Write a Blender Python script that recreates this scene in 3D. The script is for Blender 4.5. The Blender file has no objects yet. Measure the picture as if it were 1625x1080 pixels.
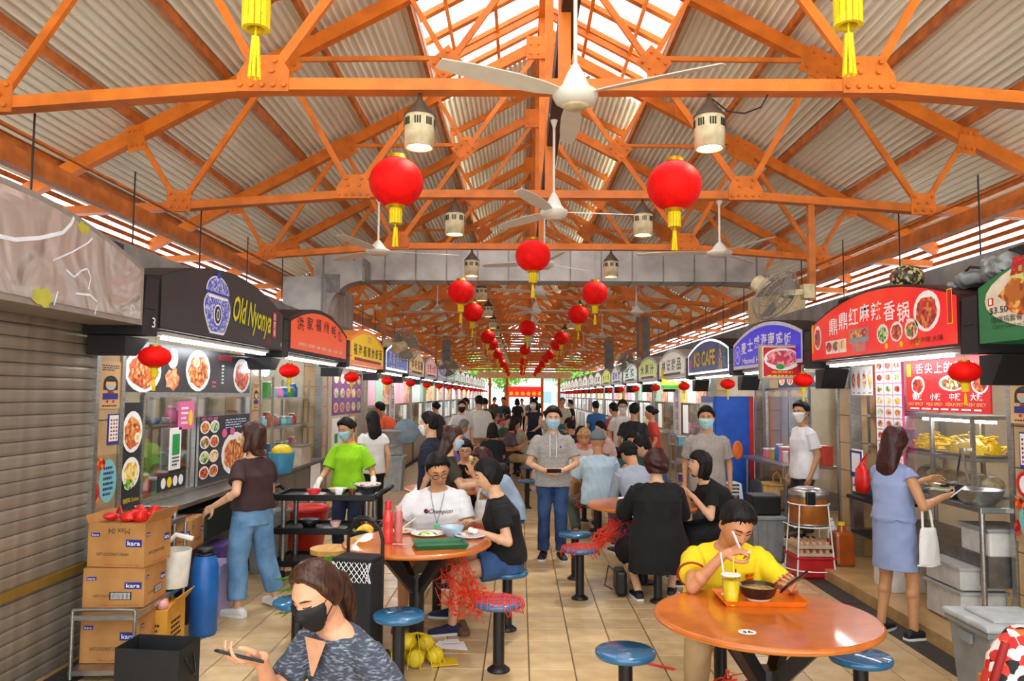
import bpy, math, random
import numpy as np
from mathutils import Vector, Matrix
R_ = math.radians
rnd = random.Random(7)
scene = bpy.context.scene
col = scene.collection

# ------------------------------------------------------------------ camera, sky, sun, exposure
FPX = 1240.0                                   # focal length in pixels of the 1625 px wide frame
cam_d = bpy.data.cameras.new('camera')
cam_d.sensor_width = 36.0
cam_d.lens = 36.0 * FPX / 1625.0
cam_d.clip_start = 0.05
cam_d.clip_end = 400
cam = bpy.data.objects.new('camera', cam_d)
col.objects.link(cam)
cam.matrix_world = (Matrix.Translation((0, 0, 1.8)) @ Matrix.Rotation(math.atan(13.5 / FPX), 4, 'Z')
                    @ Matrix.Rotation(math.pi / 2 + math.atan(86 / FPX), 4, 'X') @ Matrix.Rotation(R_(0.4), 4, 'Z'))
scene.camera = cam

world = bpy.data.worlds.new('sky')
scene.world = world
world.use_nodes = True
wb = world.node_tree.nodes['Background']
wb.inputs[0].default_value = (0.93, 0.97, 1.0, 1)
wb.inputs[1].default_value = 4.0

sun_d = bpy.data.lights.new('sun', 'SUN')
sun_d.energy = 2.5
sun_d.angle = R_(3)
sun_d.color = (1.0, 0.95, 0.86)
sun = bpy.data.objects.new('sun', sun_d)
sun.rotation_euler = (R_(-20), R_(10), 0)
col.objects.link(sun)

vs = scene.view_settings
vs.view_transform = 'Standard'
vs.look = 'None'
vs.exposure = -0.08
vs.gamma = 1.0
vs.use_curve_mapping = False
scene.cycles.max_bounces = 10
scene.cycles.diffuse_bounces = 6
scene.cycles.transparent_max_bounces = 16
scene.cycles.sample_clamp_indirect = 6.0

# ------------------------------------------------------------------ materials
def lin(h):
    if isinstance(h, str):
        h = h.lstrip('#')
        c = [int(h[i:i + 2], 16) / 255 for i in (0, 2, 4)]
        return tuple((x / 12.92 if x <= .04045 else ((x + .055) / 1.055) ** 2.4) for x in c)
    return tuple(h)
MATS = {}
def mat(name, c='#888888', rough=.5, metal=0., var=.10, scale=9., bump=0., bscale=60., emit=0., trans=0., alpha=1., coat=0.,
        c2=None, kind='noise', stretch=None, detail=3., lo=.35, hi=.65, spec=.5, rnd_obj=0., ior=1.45):
    """one procedural Principled material: base colour c mixed towards c2 by a texture, optional relief"""
    if name in MATS: return MATS[name]
    m = bpy.data.materials.new(name); m.use_nodes = True
    nt = m.node_tree; N = nt.nodes; L = nt.links
    b = N['Principled BSDF']
    c = lin(c)
    if c2 is None: c2 = tuple(x * (1 - var * 2.2) for x in c)
    else: c2 = lin(c2)
    tc = N.new('ShaderNodeTexCoord'); mp = N.new('ShaderNodeMapping')
    L.new(tc.outputs['Object'], mp.inputs[0])
    if stretch: mp.inputs['Scale'].default_value = stretch
    if kind == 'voronoi':
        t = N.new('ShaderNodeTexVoronoi'); t.inputs['Scale'].default_value = scale; out = t.outputs['Color']
    elif kind == 'wave':
        t = N.new('ShaderNodeTexWave'); t.inputs['Scale'].default_value = scale; t.inputs['Distortion'].default_value = 4; t.inputs['Detail'].default_value = 2; out = t.outputs['Fac']
    else:
        t = N.new('ShaderNodeTexNoise'); t.inputs['Scale'].default_value = scale; t.inputs['Detail'].default_value = detail; out = t.outputs['Fac']
    L.new(mp.outputs[0], t.inputs['Vector'])
    r = N.new('ShaderNodeValToRGB'); L.new(out, r.inputs[0])
    r.color_ramp.elements[0].position = lo; r.color_ramp.elements[1].position = hi
    r.color_ramp.elements[0].color = (*c2, 1); r.color_ramp.elements[1].color = (*c, 1)
    cout = r.outputs[0]
    if rnd_obj:
        oi = N.new('ShaderNodeObjectInfo'); hs = N.new('ShaderNodeHueSaturation')
        mr = N.new('ShaderNodeMapRange'); mr.inputs[3].default_value = 1 - rnd_obj; mr.inputs[4].default_value = 1 + rnd_obj
        L.new(oi.outputs['Random'], mr.inputs[0]); L.new(mr.outputs[0], hs.inputs['Value']); L.new(cout, hs.inputs['Color']); cout = hs.outputs[0]
    L.new(cout, b.inputs['Base Color'])
    b.inputs['Roughness'].default_value = rough; b.inputs['Metallic'].default_value = metal
    b.inputs['Specular IOR Level'].default_value = spec; b.inputs['IOR'].default_value = ior
    if coat: b.inputs['Coat Weight'].default_value = coat; b.inputs['Coat Roughness'].default_value = .06
    if trans: b.inputs['Transmission Weight'].default_value = trans
    if alpha < 1: b.inputs['Alpha'].default_value = alpha
    if emit:
        L.new(cout, b.inputs['Emission Color']); b.inputs['Emission Strength'].default_value = emit
    if bump:
        t2 = N.new('ShaderNodeTexNoise'); t2.inputs['Scale'].default_value = bscale; L.new(mp.outputs[0], t2.inputs['Vector'])
        bp = N.new('ShaderNodeBump'); bp.inputs['Strength'].default_value = bump; bp.inputs['Distance'].default_value = .01
        L.new(t2.outputs['Fac'], bp.inputs['Height']); L.new(bp.outputs[0], b.inputs['Normal'])
    MATS[name] = m
    return m
def P(name, c, rough=.45, **k):               # plain painted / plastic
    return mat(name, c, rough, **k)
def emis(name, c, s):
    return mat(name, c, .5, var=0., emit=s)
def glass(name, tint=(1, 1, 1), amount=.12, rough=.03):
    if name in MATS: return MATS[name]
    m = bpy.data.materials.new(name); m.use_nodes = True; nt = m.node_tree; N = nt.nodes; L = nt.links
    N.remove(N['Principled BSDF']); o = N['Material Output']
    t = N.new('ShaderNodeBsdfTransparent'); t.inputs[0].default_value = (*tint, 1)
    g = N.new('ShaderNodeBsdfGlossy'); g.inputs['Roughness'].default_value = rough
    f = N.new('ShaderNodeFresnel'); f.inputs[0].default_value = 1.35
    a = N.new('ShaderNodeMath'); a.operation = 'MULTIPLY_ADD'; a.inputs[1].default_value = .4; a.inputs[2].default_value = amount * .3
    L.new(f.outputs[0], a.inputs[0])
    x = N.new('ShaderNodeMixShader'); L.new(a.outputs[0], x.inputs[0]); L.new(t.outputs[0], x.inputs[1]); L.new(g.outputs[0], x.inputs[2]); L.new(x.outputs[0], o.inputs[0])
    MATS[name] = m; return m
def food(name, cols, scale=40, emit=0., rough=.35):
    """speckled food: voronoi cells picked from a colour list"""
    if name in MATS: return MATS[name]
    m = bpy.data.materials.new(name); m.use_nodes = True; nt = m.node_tree; N = nt.nodes; L = nt.links; b = N['Principled BSDF']
    tc = N.new('ShaderNodeTexCoord'); v = N.new('ShaderNodeTexVoronoi'); v.inputs['Scale'].default_value = scale; v.inputs['Randomness'].default_value = 1
    nz = N.new('ShaderNodeTexNoise'); nz.inputs['Scale'].default_value = scale * .5
    ad = N.new('ShaderNodeVectorMath'); ad.operation = 'MULTIPLY_ADD'; ad.inputs[1].default_value = (.04,) * 3
    L.new(tc.outputs['Object'], nz.inputs['Vector']); L.new(nz.outputs['Color'], ad.inputs[0]); L.new(tc.outputs['Object'], ad.inputs[2]); L.new(ad.outputs[0], v.inputs['Vector'])
    sp = N.new('ShaderNodeSeparateColor'); L.new(v.outputs['Color'], sp.inputs[0])
    r = N.new('ShaderNodeValToRGB'); r.color_ramp.interpolation = 'CONSTANT'; L.new(sp.outputs[0], r.inputs[0])
    el = r.color_ramp.elements
    for i, c in enumerate(cols):
        e = el[i] if i < 2 else el.new(i / len(cols))
        e.position = i / len(cols); e.color = (*lin(c), 1)
    L.new(r.outputs[0], b.inputs['Base Color']); b.inputs['Roughness'].default_value = rough
    if emit: L.new(r.outputs[0], b.inputs['Emission Color']); b.inputs['Emission Strength'].default_value = emit
    MATS[name] = m; return m

ORANGE = mat('orange_paint', '#e0781e', .42, c2='#ba6114', scale=5, lo=.2, hi=.62, bump=.25, bscale=45, rnd_obj=.07)
ORANGE_D = mat('orange_paint_dull', '#cf752a', .5, c2='#a75b1e', scale=6, bump=.2)
SHEET = mat('roof_sheet_cream', '#f7f6e6', .6, c2='#e0dcc2', scale=1.1, detail=6, lo=.3, hi=.6, stretch=(1, .35, 1), rnd_obj=.06)
JACK = mat('jack_roof_cream', '#f6ecd4', .6, var=.06, scale=2)
STEEL = mat('stainless_steel', '#b9b8b4', .28, .9, var=.12, scale=14, stretch=(1, 1, 6), bump=.05)
STEEL_D = mat('dull_steel', '#8c8a86', .4, .8, var=.15, scale=10)
CHROME = mat('chrome', '#d8d8d8', .12, 1., var=.03)
GALV = mat('galvanised_duct', '#b9b8b2', .4, .5, var=.14, scale=3, detail=6)
BLACKM = P('black_metal', '#17161a', .45, bump=.15)
BLACKP = P('black_plastic', '#141416', .4)
DARKW = mat('dark_brown_timber', '#4a2c1c', .6, var=.2, scale=20, stretch=(6, 1, 6))
WHITE = P('white_plastic', '#f1f1ee', .4, var=.03)
CREAM = P('cream_enamel', '#dccfaa', .45, c2='#c0b083', scale=12)
CONC = mat('grey_concrete', '#8b8780', .85, var=.14, scale=4, bump=.3)
BEIGE = mat('beige_pillar_tile', '#c4a67c', .35, c2='#b08f63', scale=4, lo=.3, hi=.7)
GROUT = P('grout', '#6d5b44', .9)
BLACKSIGN = P('sign_box_black', '#1c1b1d', .5)
TUBE = emis('fluorescent_tube', '#f4f8ff', 30.)
LAMPW = emis('lamp_glow', '#fff6e2', 22.)
RED = P('red_plastic', '#d3201c', .4); YELLOW = P('yellow_plastic', '#f3cf14', .45)
CARD = mat('brown_cardboard', '#c08a4e', .8, c2='#ab7840', scale=5)
PAPER = P('white_paper', '#f4f3ef', .7, var=.02)
BLACKI = P('black_ink', '#151418', .6, var=0); REDI = P('red_ink', '#c4161c', .5, var=0); WHITEI = P('white_ink', '#fbfbfb', .5, var=0)
BLUEI = P('blue_ink', '#1f3f9e', .5, var=0); YELI = P('yellow_ink', '#f4d312', .5, var=0); GREENI = P('green_ink', '#1d9b4a', .5, var=0)
PINKI = P('pink_ink', '#e0669a', .5, var=0)
GLASS = glass('clear_glass')

# ------------------------------------------------------------------ mesh builder
def basis(z):
    z = Vector(z).normalized()
    x = z.orthogonal().normalized() if abs(z.z) > .999 else Vector((0, 0, 1)).cross(z).normalized()
    return x, z.cross(x), z
class MB:
    def __init__(s): s.v = []; s.f = []; s.m = []; s.sm = []
    def add(s, V, F, m=None, smooth=False):
        o = len(s.v); s.v += [tuple(p) for p in V]; s.f += [tuple(i + o for i in f) for f in F]
        s.m += [m] * len(F); s.sm += [smooth] * len(F); return s
    def box(s, c, d, rz=0., m=None, M=None):
        x, y, z = d[0] / 2, d[1] / 2, d[2] / 2
        V = [Vector((a * x, b * y, e * z)) for e in (-1, 1) for a, b in ((-1, -1), (1, -1), (1, 1), (-1, 1))]
        if M is not None: V = [M @ p for p in V]
        elif rz: q = Matrix.Rotation(rz, 3, 'Z'); V = [q @ p for p in V]
        c = Vector(c)
        return s.add([p + c for p in V], [(3, 2, 1, 0), (4, 5, 6, 7), (0, 1, 5, 4), (1, 2, 6, 5), (2, 3, 7, 6), (3, 0, 4, 7)], m)
    def b2(s, a, b, m=None):                  # box from two corners
        return s.box([(a[i] + b[i]) / 2 for i in range(3)], [abs(b[i] - a[i]) for i in range(3)], m=m)
    def bar(s, p, q, w, h, m=None, up=None):  # rectangular bar from p to q, w sideways, h along up
        p, q = Vector(p), Vector(q); d = (q - p)
        z = d.normalized(); u = Vector(up) if up else (Vector((0, 0, 1)) if abs(z.z) < .95 else Vector((0, 1, 0)))
        x = z.cross(u).normalized(); y = x.cross(z)
        M = Matrix((x, y, z)).transposed()
        return s.box((p + q) / 2, (w, h, d.length), m=m, M=M)
    def cyl(s, p, q, r0, r1=None, n=12, m=None, caps=True, smooth=True, e=1.):
        r1 = r0 if r1 is None else r1
        p, q = Vector(p), Vector(q); x, y, z = basis(q - p)
        V = []
        for c, r in ((p, r0), (q, r1)):
            for i in range(n):
                a = 2 * math.pi * i / n; V.append(c + x * (r * math.cos(a)) + y * (r * e * math.sin(a)))
        s.add(V, [(i, (i + 1) % n, n + (i + 1) % n, n + i) for i in range(n)], m, smooth)
        if caps: s.add(V, [tuple(range(n - 1, -1, -1)), tuple(range(n, 2 * n))], m)
        return s
    def tube(s, pts, r, n=8, m=None, closed=False):
        pts = [Vector(p) for p in pts]; V = []; k = len(pts); px = None
        rr = r if isinstance(r, (list, tuple)) else [r] * k
        for i, p in enumerate(pts):
            d = (pts[(i + 1) % k] - pts[i - 1]) if (closed or 0 < i < k - 1) else (pts[1] - pts[0] if i == 0 else pts[-1] - pts[-2])
            if d.length < 1e-9: d = Vector((0, 0, 1))
            z = d.normalized()
            if px is None: px = z.orthogonal().normalized()
            x = px - z * px.dot(z); x = x.normalized() if x.length > 1e-6 else z.orthogonal().normalized(); px = x; y = z.cross(x)
            for j in range(n):
                a = 2 * math.pi * j / n; V.append(p + x * (rr[i] * math.cos(a)) + y * (rr[i] * math.sin(a)))
        F = []
        for i in range(k if closed else k - 1):
            a, b = i * n, ((i + 1) % k) * n
            F += [(a + j, a + (j + 1) % n, b + (j + 1) % n, b + j) for j in range(n)]
        s.add(V, F, m, True)
        if not closed: s.add(V, [tuple(range(n - 1, -1, -1)), tuple(range((k - 1) * n, k * n))], m)
        return s
    def lathe(s, prof, c=(0, 0, 0), n=20, m=None, M=None, smooth=True, sx=1., sy=1.):
        V = []; c = Vector(c); F = []
        for r, z in prof:
            for i in range(n):
                a = 2 * math.pi * i / n; p = Vector((r * sx * math.cos(a), r * sy * math.sin(a), z)); V.append((M @ p if M else p) + c)
        for k in range(len(prof) - 1):
            F += [(k * n + i, k * n + (i + 1) % n, (k + 1) * n + (i + 1) % n, (k + 1) * n + i) for i in range(n)]
        s.add(V, F, m, smooth)
        if prof[0][0] > 1e-5: s.add(V[:n], [tuple(range(n - 1, -1, -1))], m)
        if prof[-1][0] > 1e-5: s.add(V[-n:], [tuple(range(n))], m)
        return s
    def ell(s, c, r, n=14, k=8, m=None, M=None):
        prof = [(max(1e-6, math.sin(math.pi * i / k)), -math.cos(math.pi * i / k)) for i in range(k + 1)]
        D = Matrix.Diagonal(Vector(r)); D = (M.to_3x3() @ D) if M is not None else D
        return s.lathe(prof, c, n, m, D)
    def prism(s, poly, o, ax, ay, t, m=None, mf=None):   # 2D polygon in the plane (ax, ay) at o, thickened by t along ax x ay (front face material mf)
        o, ax, ay = Vector(o), Vector(ax), Vector(ay); nn = ax.cross(ay).normalized(); n = len(poly)
        V = [o + ax * a + ay * b - nn * t for a, b in poly] + [o + ax * a + ay * b for a, b in poly]
        s.add(V, [tuple(range(n - 1, -1, -1))] + [(i, (i + 1) % n, n + (i + 1) % n, n + i) for i in range(n)], m)
        s.add(V, [tuple(range(n, 2 * n))], mf or m); return s
    def build(s, name, m=None, parent=None, loc=None, bevel=0., rz=None):
        me = bpy.data.meshes.new(name); me.from_pydata(s.v, [], s.f)
        names = []
        for k in s.m:
            k = k or m
            if k not in names: names.append(k)
        for k in names: me.materials.append(k if not isinstance(k, str) else MATS[k])
        if len(names) > 1: me.polygons.foreach_set('material_index', [names.index(k or m) for k in s.m])
        me.polygons.foreach_set('use_smooth', s.sm)
        me.update()
        o = link(name, me, parent, loc, rz)
        if bevel:
            b = o.modifiers.new('bevel', 'BEVEL'); b.width = bevel; b.segments = 2; b.limit_method = 'ANGLE'
        return o
def link(name, me, parent=None, loc=None, rz=None, scale=None, M=None):
    o = bpy.data.objects.new(name, me); col.objects.link(o)
    if parent: o.parent = parent
    if M is not None: o.matrix_local = M; return o
    if loc is not None: o.location = loc
    if rz: o.rotation_euler = (0, 0, rz)
    if scale is not None: o.scale = (scale,) * 3 if isinstance(scale, (int, float)) else scale
    return o
def tag(o, label, cat, group=None, kind=None):
    o['label'] = label; o['category'] = cat
    if group: o['group'] = group
    if kind: o['kind'] = kind
    return o
def thing(name, label, cat, loc=(0, 0, 0), rz=0., group=None, kind=None):
    o = bpy.data.objects.new(name, None); col.objects.link(o); o.location = loc; o.rotation_euler = (0, 0, rz); o.empty_display_size = .1
    return tag(o, label, cat, group, kind)
def struct(o, parent=None):
    o['kind'] = 'structure'; return o
def dup(o, parent=None, loc=None, rz=None):
    c = o.copy(); col.objects.link(c)
    if parent is not None: c.parent = parent
    if loc is not None: c.location = loc
    if rz is not None: c.rotation_euler = (0, 0, rz)
    for ch in o.children: dup(ch, c)
    return c
def relabel(o, label, group=None):
    o['label'] = label
    if group: o['group'] = group
    return o
# a private scene for evaluating modifiers and text quickly
tmp = bpy.data.scenes.new('workbench')
def evalmesh(o):
    tmp.collection.objects.link(o)
    with bpy.context.temp_override(scene=tmp, view_layer=tmp.view_layers[0]):
        dg = bpy.context.evaluated_depsgraph_get(); dg.update()
    me = bpy.data.meshes.new_from_object(o.evaluated_get(dg))
    d = o.data; bpy.data.objects.remove(o)
    if isinstance(d, bpy.types.Mesh): bpy.data.meshes.remove(d)
    else: bpy.data.curves.remove(d)
    return me
TXT = {}
def textdata(s, bold=0., italic=0.):
    k = (s, bold, italic)
    if k not in TXT:
        c = bpy.data.curves.new('lettering', 'FONT'); c.body = s; c.size = 1; c.offset = bold; c.shear = italic; c.resolution_u = 2
        me = evalmesh(bpy.data.objects.new('lettering', c))
        V = np.array([v.co[:2] for v in me.vertices]) if len(me.vertices) else np.zeros((1, 2))
        F = [tuple(p.vertices) for p in me.polygons]
        lo, hi = V.min(0), V.max(0)
        TXT[k] = ((V - (lo + hi) / 2) / np.maximum(hi - lo, 1e-6), F, (hi - lo)[0] / max((hi - lo)[1], 1e-6)); bpy.data.meshes.remove(me)
    return TXT[k]
class Pl:
    """a flat print surface: origin o, reading direction ax, up ay; d lifts shapes off the surface"""
    def __init__(s, o, ax, ay=(0, 0, 1)): s.o = Vector(o); s.ax = Vector(ax).normalized(); s.ay = Vector(ay).normalized(); s.n = s.ax.cross(s.ay)
    def p(s, u, v, d=0.): return s.o + s.ax * u + s.ay * v + s.n * d
    def poly(s, mb, pts, m, d=.002): mb.add([s.p(a, b, d) for a, b in pts], [tuple(range(len(pts)))], m); return mb
    def rect(s, mb, u, v, w, h, m, d=.002): return s.poly(mb, [(u - w / 2, v - h / 2), (u + w / 2, v - h / 2), (u + w / 2, v + h / 2), (u - w / 2, v + h / 2)], m, d)
    def disc(s, mb, u, v, rx, ry, m, d=.002, n=18, wob=0.):
        return s.poly(mb, [(u + rx * (1 + wob * math.sin(i * 2.4 + u * 9)) * math.cos(2 * math.pi * i / n), v + ry * (1 + wob * math.cos(i * 1.7 + v * 7)) * math.sin(2 * math.pi * i / n)) for i in range(n)], m, d)
    def plate(s, mb, u, v, r, f, ry=None, pm=None, d=.002):
        ry = ry or r; s.disc(mb, u, v, r, ry, pm or WHITEI, d); s.disc(mb, u, v - ry * .05, r * .8, ry * .76, f, d + .001, wob=.09); return mb
    def text(s, mb, t, u, v, w, h, m, d=.003, bold=0., italic=0., keep=False, rot=0.):
        V, F, asp = textdata(t, bold, italic)
        if keep:
            if w / h > asp: w = h * asp
            else: h = w / asp
        q = V * (w, h)
        if rot: c, sn = math.cos(rot), math.sin(rot); q = q @ np.array([[c, sn], [-sn, c]])
        mb.add([s.p(u + a, v + b, d) for a, b in q], F, m); return mb
    def lines(s, mb, u, v, w, h, n, m, d=.003, seed=1):
        """n rows of fine print, too small to read"""
        r = random.Random(seed)
        for i in range(n):
            y = v + h / 2 - (i + .5) * h / n; x = u - w / 2; e = u + w / 2 - r.random() * w * .3
            while x < e - .001:
                l = min(e - x, w * (.05 + .12 * r.random())); s.rect(mb, x + l / 2, y, l * .9, h / n * .5, m, d); x += l + w * .025
        return mb
F_NOODLE = food('food_noodles', ['#d9782a', '#c8461c', '#e9a24a', '#8c2f14', '#efc07a', '#d05a20'], 34)
F_GREEN = food('food_greens', ['#4f9a2e', '#78b83a', '#2f6b22', '#c9d77a', '#e4e7c0'], 36)
F_RED = food('food_chilli', ['#b8231a', '#d8461e', '#8a1712', '#e98a3a', '#c93a2a'], 36)
F_MIX = food('food_mixed', ['#e3b35a', '#b84a22', '#5f8f34', '#f2e3b8', '#7a3a1c', '#d86a2a'], 34)
F_YEL = food('food_egg', ['#f1c832', '#f7e08a', '#e79a1e', '#fff3c4'], 30)
FOODS = [F_NOODLE, F_MIX, F_GREEN, F_RED, F_YEL]
# ------------------------------------------------------------------ dimensions of the hall
XC = .31; PIT = 3.1; Y0S = 5.6                  # centre line, bay pitch, first truss / pillar in view
XL, XR = -2.97, 3.6                             # stall front planes
NB = 18
def bayY(n): return Y0S + PIT * n
YEND = bayY(NB)

# ------------------------------------------------------------------ floor: slab + tiles
def tile_floor_mat():
    m = bpy.data.materials.new('tiled_slab'); m.use_nodes = True; nt = m.node_tree; N = nt.nodes; L = nt.links; b = N['Principled BSDF']
    tc = N.new('ShaderNodeTexCoord'); mp = N.new('ShaderNodeMapping'); mp.inputs['Location'].default_value = (-.07, -.18, 0)
    t = N.new('ShaderNodeTexBrick'); t.offset = 0; t.inputs['Scale'].default_value = 1
    t.inputs['Brick Width'].default_value = .3; t.inputs['Row Height'].default_value = .3; t.inputs['Mortar Size'].default_value = .004
    for k, c in (('Color1', '#c4ab82'), ('Color2', '#b69a6e'), ('Mortar', '#5d4930')): t.inputs[k].default_value = (*lin(c), 1)
    L.new(tc.outputs['Object'], mp.inputs[0]); L.new(mp.outputs[0], t.inputs['Vector']); L.new(t.outputs['Color'], b.inputs['Base Color']); b.inputs['Roughness'].default_value = .32
    return m
SLAB = tile_floor_mat()
floor = MB().b2((XL, -4, -.15), (2.84, YEND + 3, -.004)).build('floor', SLAB)
struct(floor)
TILE = mat('floor_tile_tan', '#cdb48a', .22, c2='#b89a6c', scale=6, lo=.3, hi=.75, rnd_obj=.10, detail=5)
tb = MB()
g, h = .147, .143
tb.add([(-g, -g, 0), (g, -g, 0), (g, g, 0), (-g, g, 0), (-h, -h, .006), (h, -h, .006), (h, h, .006), (-h, h, .006)],
       [(4, 5, 6, 7), (0, 1, 5, 4), (1, 2, 6, 5), (2, 3, 7, 6), (3, 0, 4, 7)])
first = None; rest = MB(); k = 0
for j in range(-4, 50):
    for i in range(-10, 9):
        x, y = .07 + .3 * i + .15, 5.28 + .3 * j + .15
        if x < XL + .14 or x > 2.84 - .14: continue
        if k < 300 and y > 4.4 and abs(x - .3) < .75 * y:
            k += 1
            if first is None: first = tb.build('floor_tile', TILE, floor, (x, y, -.006))
            else: link('floor_tile', first.data, floor, (x, y, -.006))
        else: rest.add([(a + x, b + y, c - .006) for a, b, c in tb.v], tb.f)
o = rest.build('floor_tiles_beyond', TILE, floor); o['kind'] = 'stuff'
DRAIN = mat('dark_drain_cover', '#3c3733', .6, var=.2, scale=20, bump=.3)
mb = MB()
for j in range(0, 62): mb.box((2.935, 1.5 + j, -.012), (.19, .985, .024))
struct(mb.build('trim_1', DRAIN))
mb = MB()
for j in range(0, 62): mb.box((XL + .12, 1.5 + j, .004), (.2, .985, .014))
struct(mb.build('trim_2', DRAIN))
PLAT = mat('platform_tile', '#c5a06c', .3, c2='#ab8654', scale=5)
struct(MB().b2((3.03, -4, -.15), (6.4, YEND + 1, .10)).build('floor_right_platform', PLAT))
struct(MB().b2((-5.9, -4, -.15), (XL, YEND + 1, .02)).build('floor_left_stalls', PLAT))

# ------------------------------------------------------------------ stall walls: pillars, fascia, slab, back wall
def side_wall(side):
    s = -1 if side == 'left' else 1
    X = XL if s < 0 else XR
    w = bpy.data.objects.new('wall_' + side, None); col.objects.link(w); struct(w); w.location = (X, 0, 0)
    wb_ = w; w = bpy.data.objects.new('trim_3' if s < 0 else 'trim_4', None); col.objects.link(w); struct(w); w.location = (X, 0, 0)
    f0 = None
    xo = s * 2.7
    MB().b2((s * .05, -1, 2.78), (xo, YEND, 2.92)).build('stall_roof_slab', CONC, w)
    MB().b2((0, -1, 2.30), (s * .06, YEND, 2.92)).build('fascia', CONC, w)
    MB().b2((xo - s * .1, -1, .0), (xo, YEND, 2.8)).build('back_wall', mat('stall_back_tile', '#d9cbb0', .4, c2='#c6b697', scale=3), wb_)
    pm = None; tm = None
    for n in range(-1, NB + 1):
        y = bayY(n)
        if pm is None:
            pm = MB().b2((0, -.15, 0), (s * .26, .15, 2.9)).build('pillar', GROUT, w, (0, y, 0))
            t0 = MB()
            t0.b2((-s * .012, -.145, .004), (0, .145, .296)); tm = t0.build('pillar_tile', BEIGE, pm, (0, 0, .1)).data
            for q in range(1, 8): link('pillar_tile', tm, pm, (0, 0, .1 + .3 * q))
            sm = MB().b2((0, -.162, .004), (s * .25, -.15, .296)).build('pillar_side_tile', BEIGE, pm, (0, 0, .1)).data
            for q in range(1, 8): link('pillar_side_tile', sm, pm, (0, 0, .1 + .3 * q))
            pme = pm.data
            rail = MB().b2((-s * .03, .15, 0), (s * .08, .2, 2.3)).build('shutter_rail', STEEL, w, (0, y, 0)).data
            part = MB().b2((s * .26, -.04, 0), (xo, .04, 2.8)).build('partition', MATS['stall_back_tile'], w, (0, y, 0)).data
            ra = MB().b2((-s * .03, -.2, 0), (s * .08, -.15, 2.3)).build('shutter_rail', STEEL, w, (0, y, 0)).data
        else:
            p = link('pillar', pme, w, (0, y, 0))
            if n < 7:
                for q in range(8):
                    link('pillar_tile', tm, p, (0, 0, .1 + .3 * q)); link('pillar_side_tile', sm, p, (0, 0, .1 + .3 * q))
            else:
                o = link('pillar_face', tm, p, (0, 0, .1)); o.scale = (1, 1, 7.2)
            link('shutter_rail', rail, w, (0, y, 0)); link('shutter_rail', ra, w, (0, y, 0)); link('partition', part, w, (0, y, 0))
    # louvres that ventilate the strip above the stalls
    lv = MB().b2((-.005, -2, 0), (.005, YEND, .06)); lme = None
    for q in range(11):
        M = Matrix.Translation((s * 2.72, 0, 2.96 + q * .12)) @ Matrix.Rotation(-s * R_(20), 4, 'Y')
        if lme is None: o = lv.build('louvre_slat', ORANGE_D, wb_); o.matrix_local = M; lme = o.data
        else: link('louvre_slat', lme, wb_, M=M)
    return w
wl = side_wall('left'); wr = side_wall('right')

# ------------------------------------------------------------------ roof
SL = .537; AP = 7.25
def rafz(u): return AP - SL * abs(u)
th = math.atan(SL)
def corr(name, m, width, length, amp=.026, pitch=.0909, seg=8):
    nw = int(round(width / pitch)); V = []; F = []
    n = nw * seg + 1
    for j in range(2):
        for i in range(n):
            V.append((width * i / (n - 1) - .0, j * length, amp * math.cos(2 * math.pi * i / seg)))
    F = [(i, i + 1, n + i + 1, n + i) for i in range(n - 1)]
    me = bpy.data.meshes.new(name); me.from_pydata(V, [], F); me.materials.append(m); me.polygons.foreach_set('use_smooth', [True] * len(F)); me.update()
    return me
ceil = bpy.data.objects.new('ceiling', None); col.objects.link(ceil); struct(ceil); ceil.location = (XC, 0, 0)
sheet = corr('roof_sheet', SHEET, 1.0, PIT + .16)
for s in (-1, 1):
    for n in range(-2, NB):
        for q in range(5):
            u = 1.62 + q * .872
            M = Matrix.Translation((s * u, bayY(n), rafz(u) + .20 + .012 * (n % 2) - .006 * q)) @ Matrix.Rotation(s * th if s > 0 else math.pi - th, 4, 'Y')
            if s < 0: M = Matrix.Translation((s * u, bayY(n), rafz(u) + .20 + .012 * (n % 2) - .006 * q)) @ Matrix.Rotation(math.pi, 4, 'Z') @ Matrix.Translation((0, -PIT - .16, 0)) @ Matrix.Rotation(th, 4, 'Y')
            link('roof_sheet', sheet, ceil, M=M)
# purlins run the length of the hall on top of the rafters
for s in (-1, 1):
    for u in (1.68, 2.7, 3.68, 4.66, 5.6):
        MB().box((s * u, (YEND - .6) / 2, rafz(u) + .135), (.055, YEND + .6, .10)).build('purlin', ORANGE_D, ceil)
    MB().box((s * 4.45, YEND / 2 + 1, 3.70), (.10, YEND, .16)).build('eaves_beam', ORANGE_D, ceil)
    for i in range(14): MB().cyl((s * 4.0, 4.2 + i * 1.55, 2.95), (s * 4.0, 4.2 + i * 1.55, 3.9), .008, n=6).build('hanger_rod', BLACKM, ceil)
    MB().cyl((s * 4.2, 1, 3.80), (s * 4.2, YEND, 3.80), .018, n=6).build('conduit', ORANGE_D, ceil)
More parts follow.
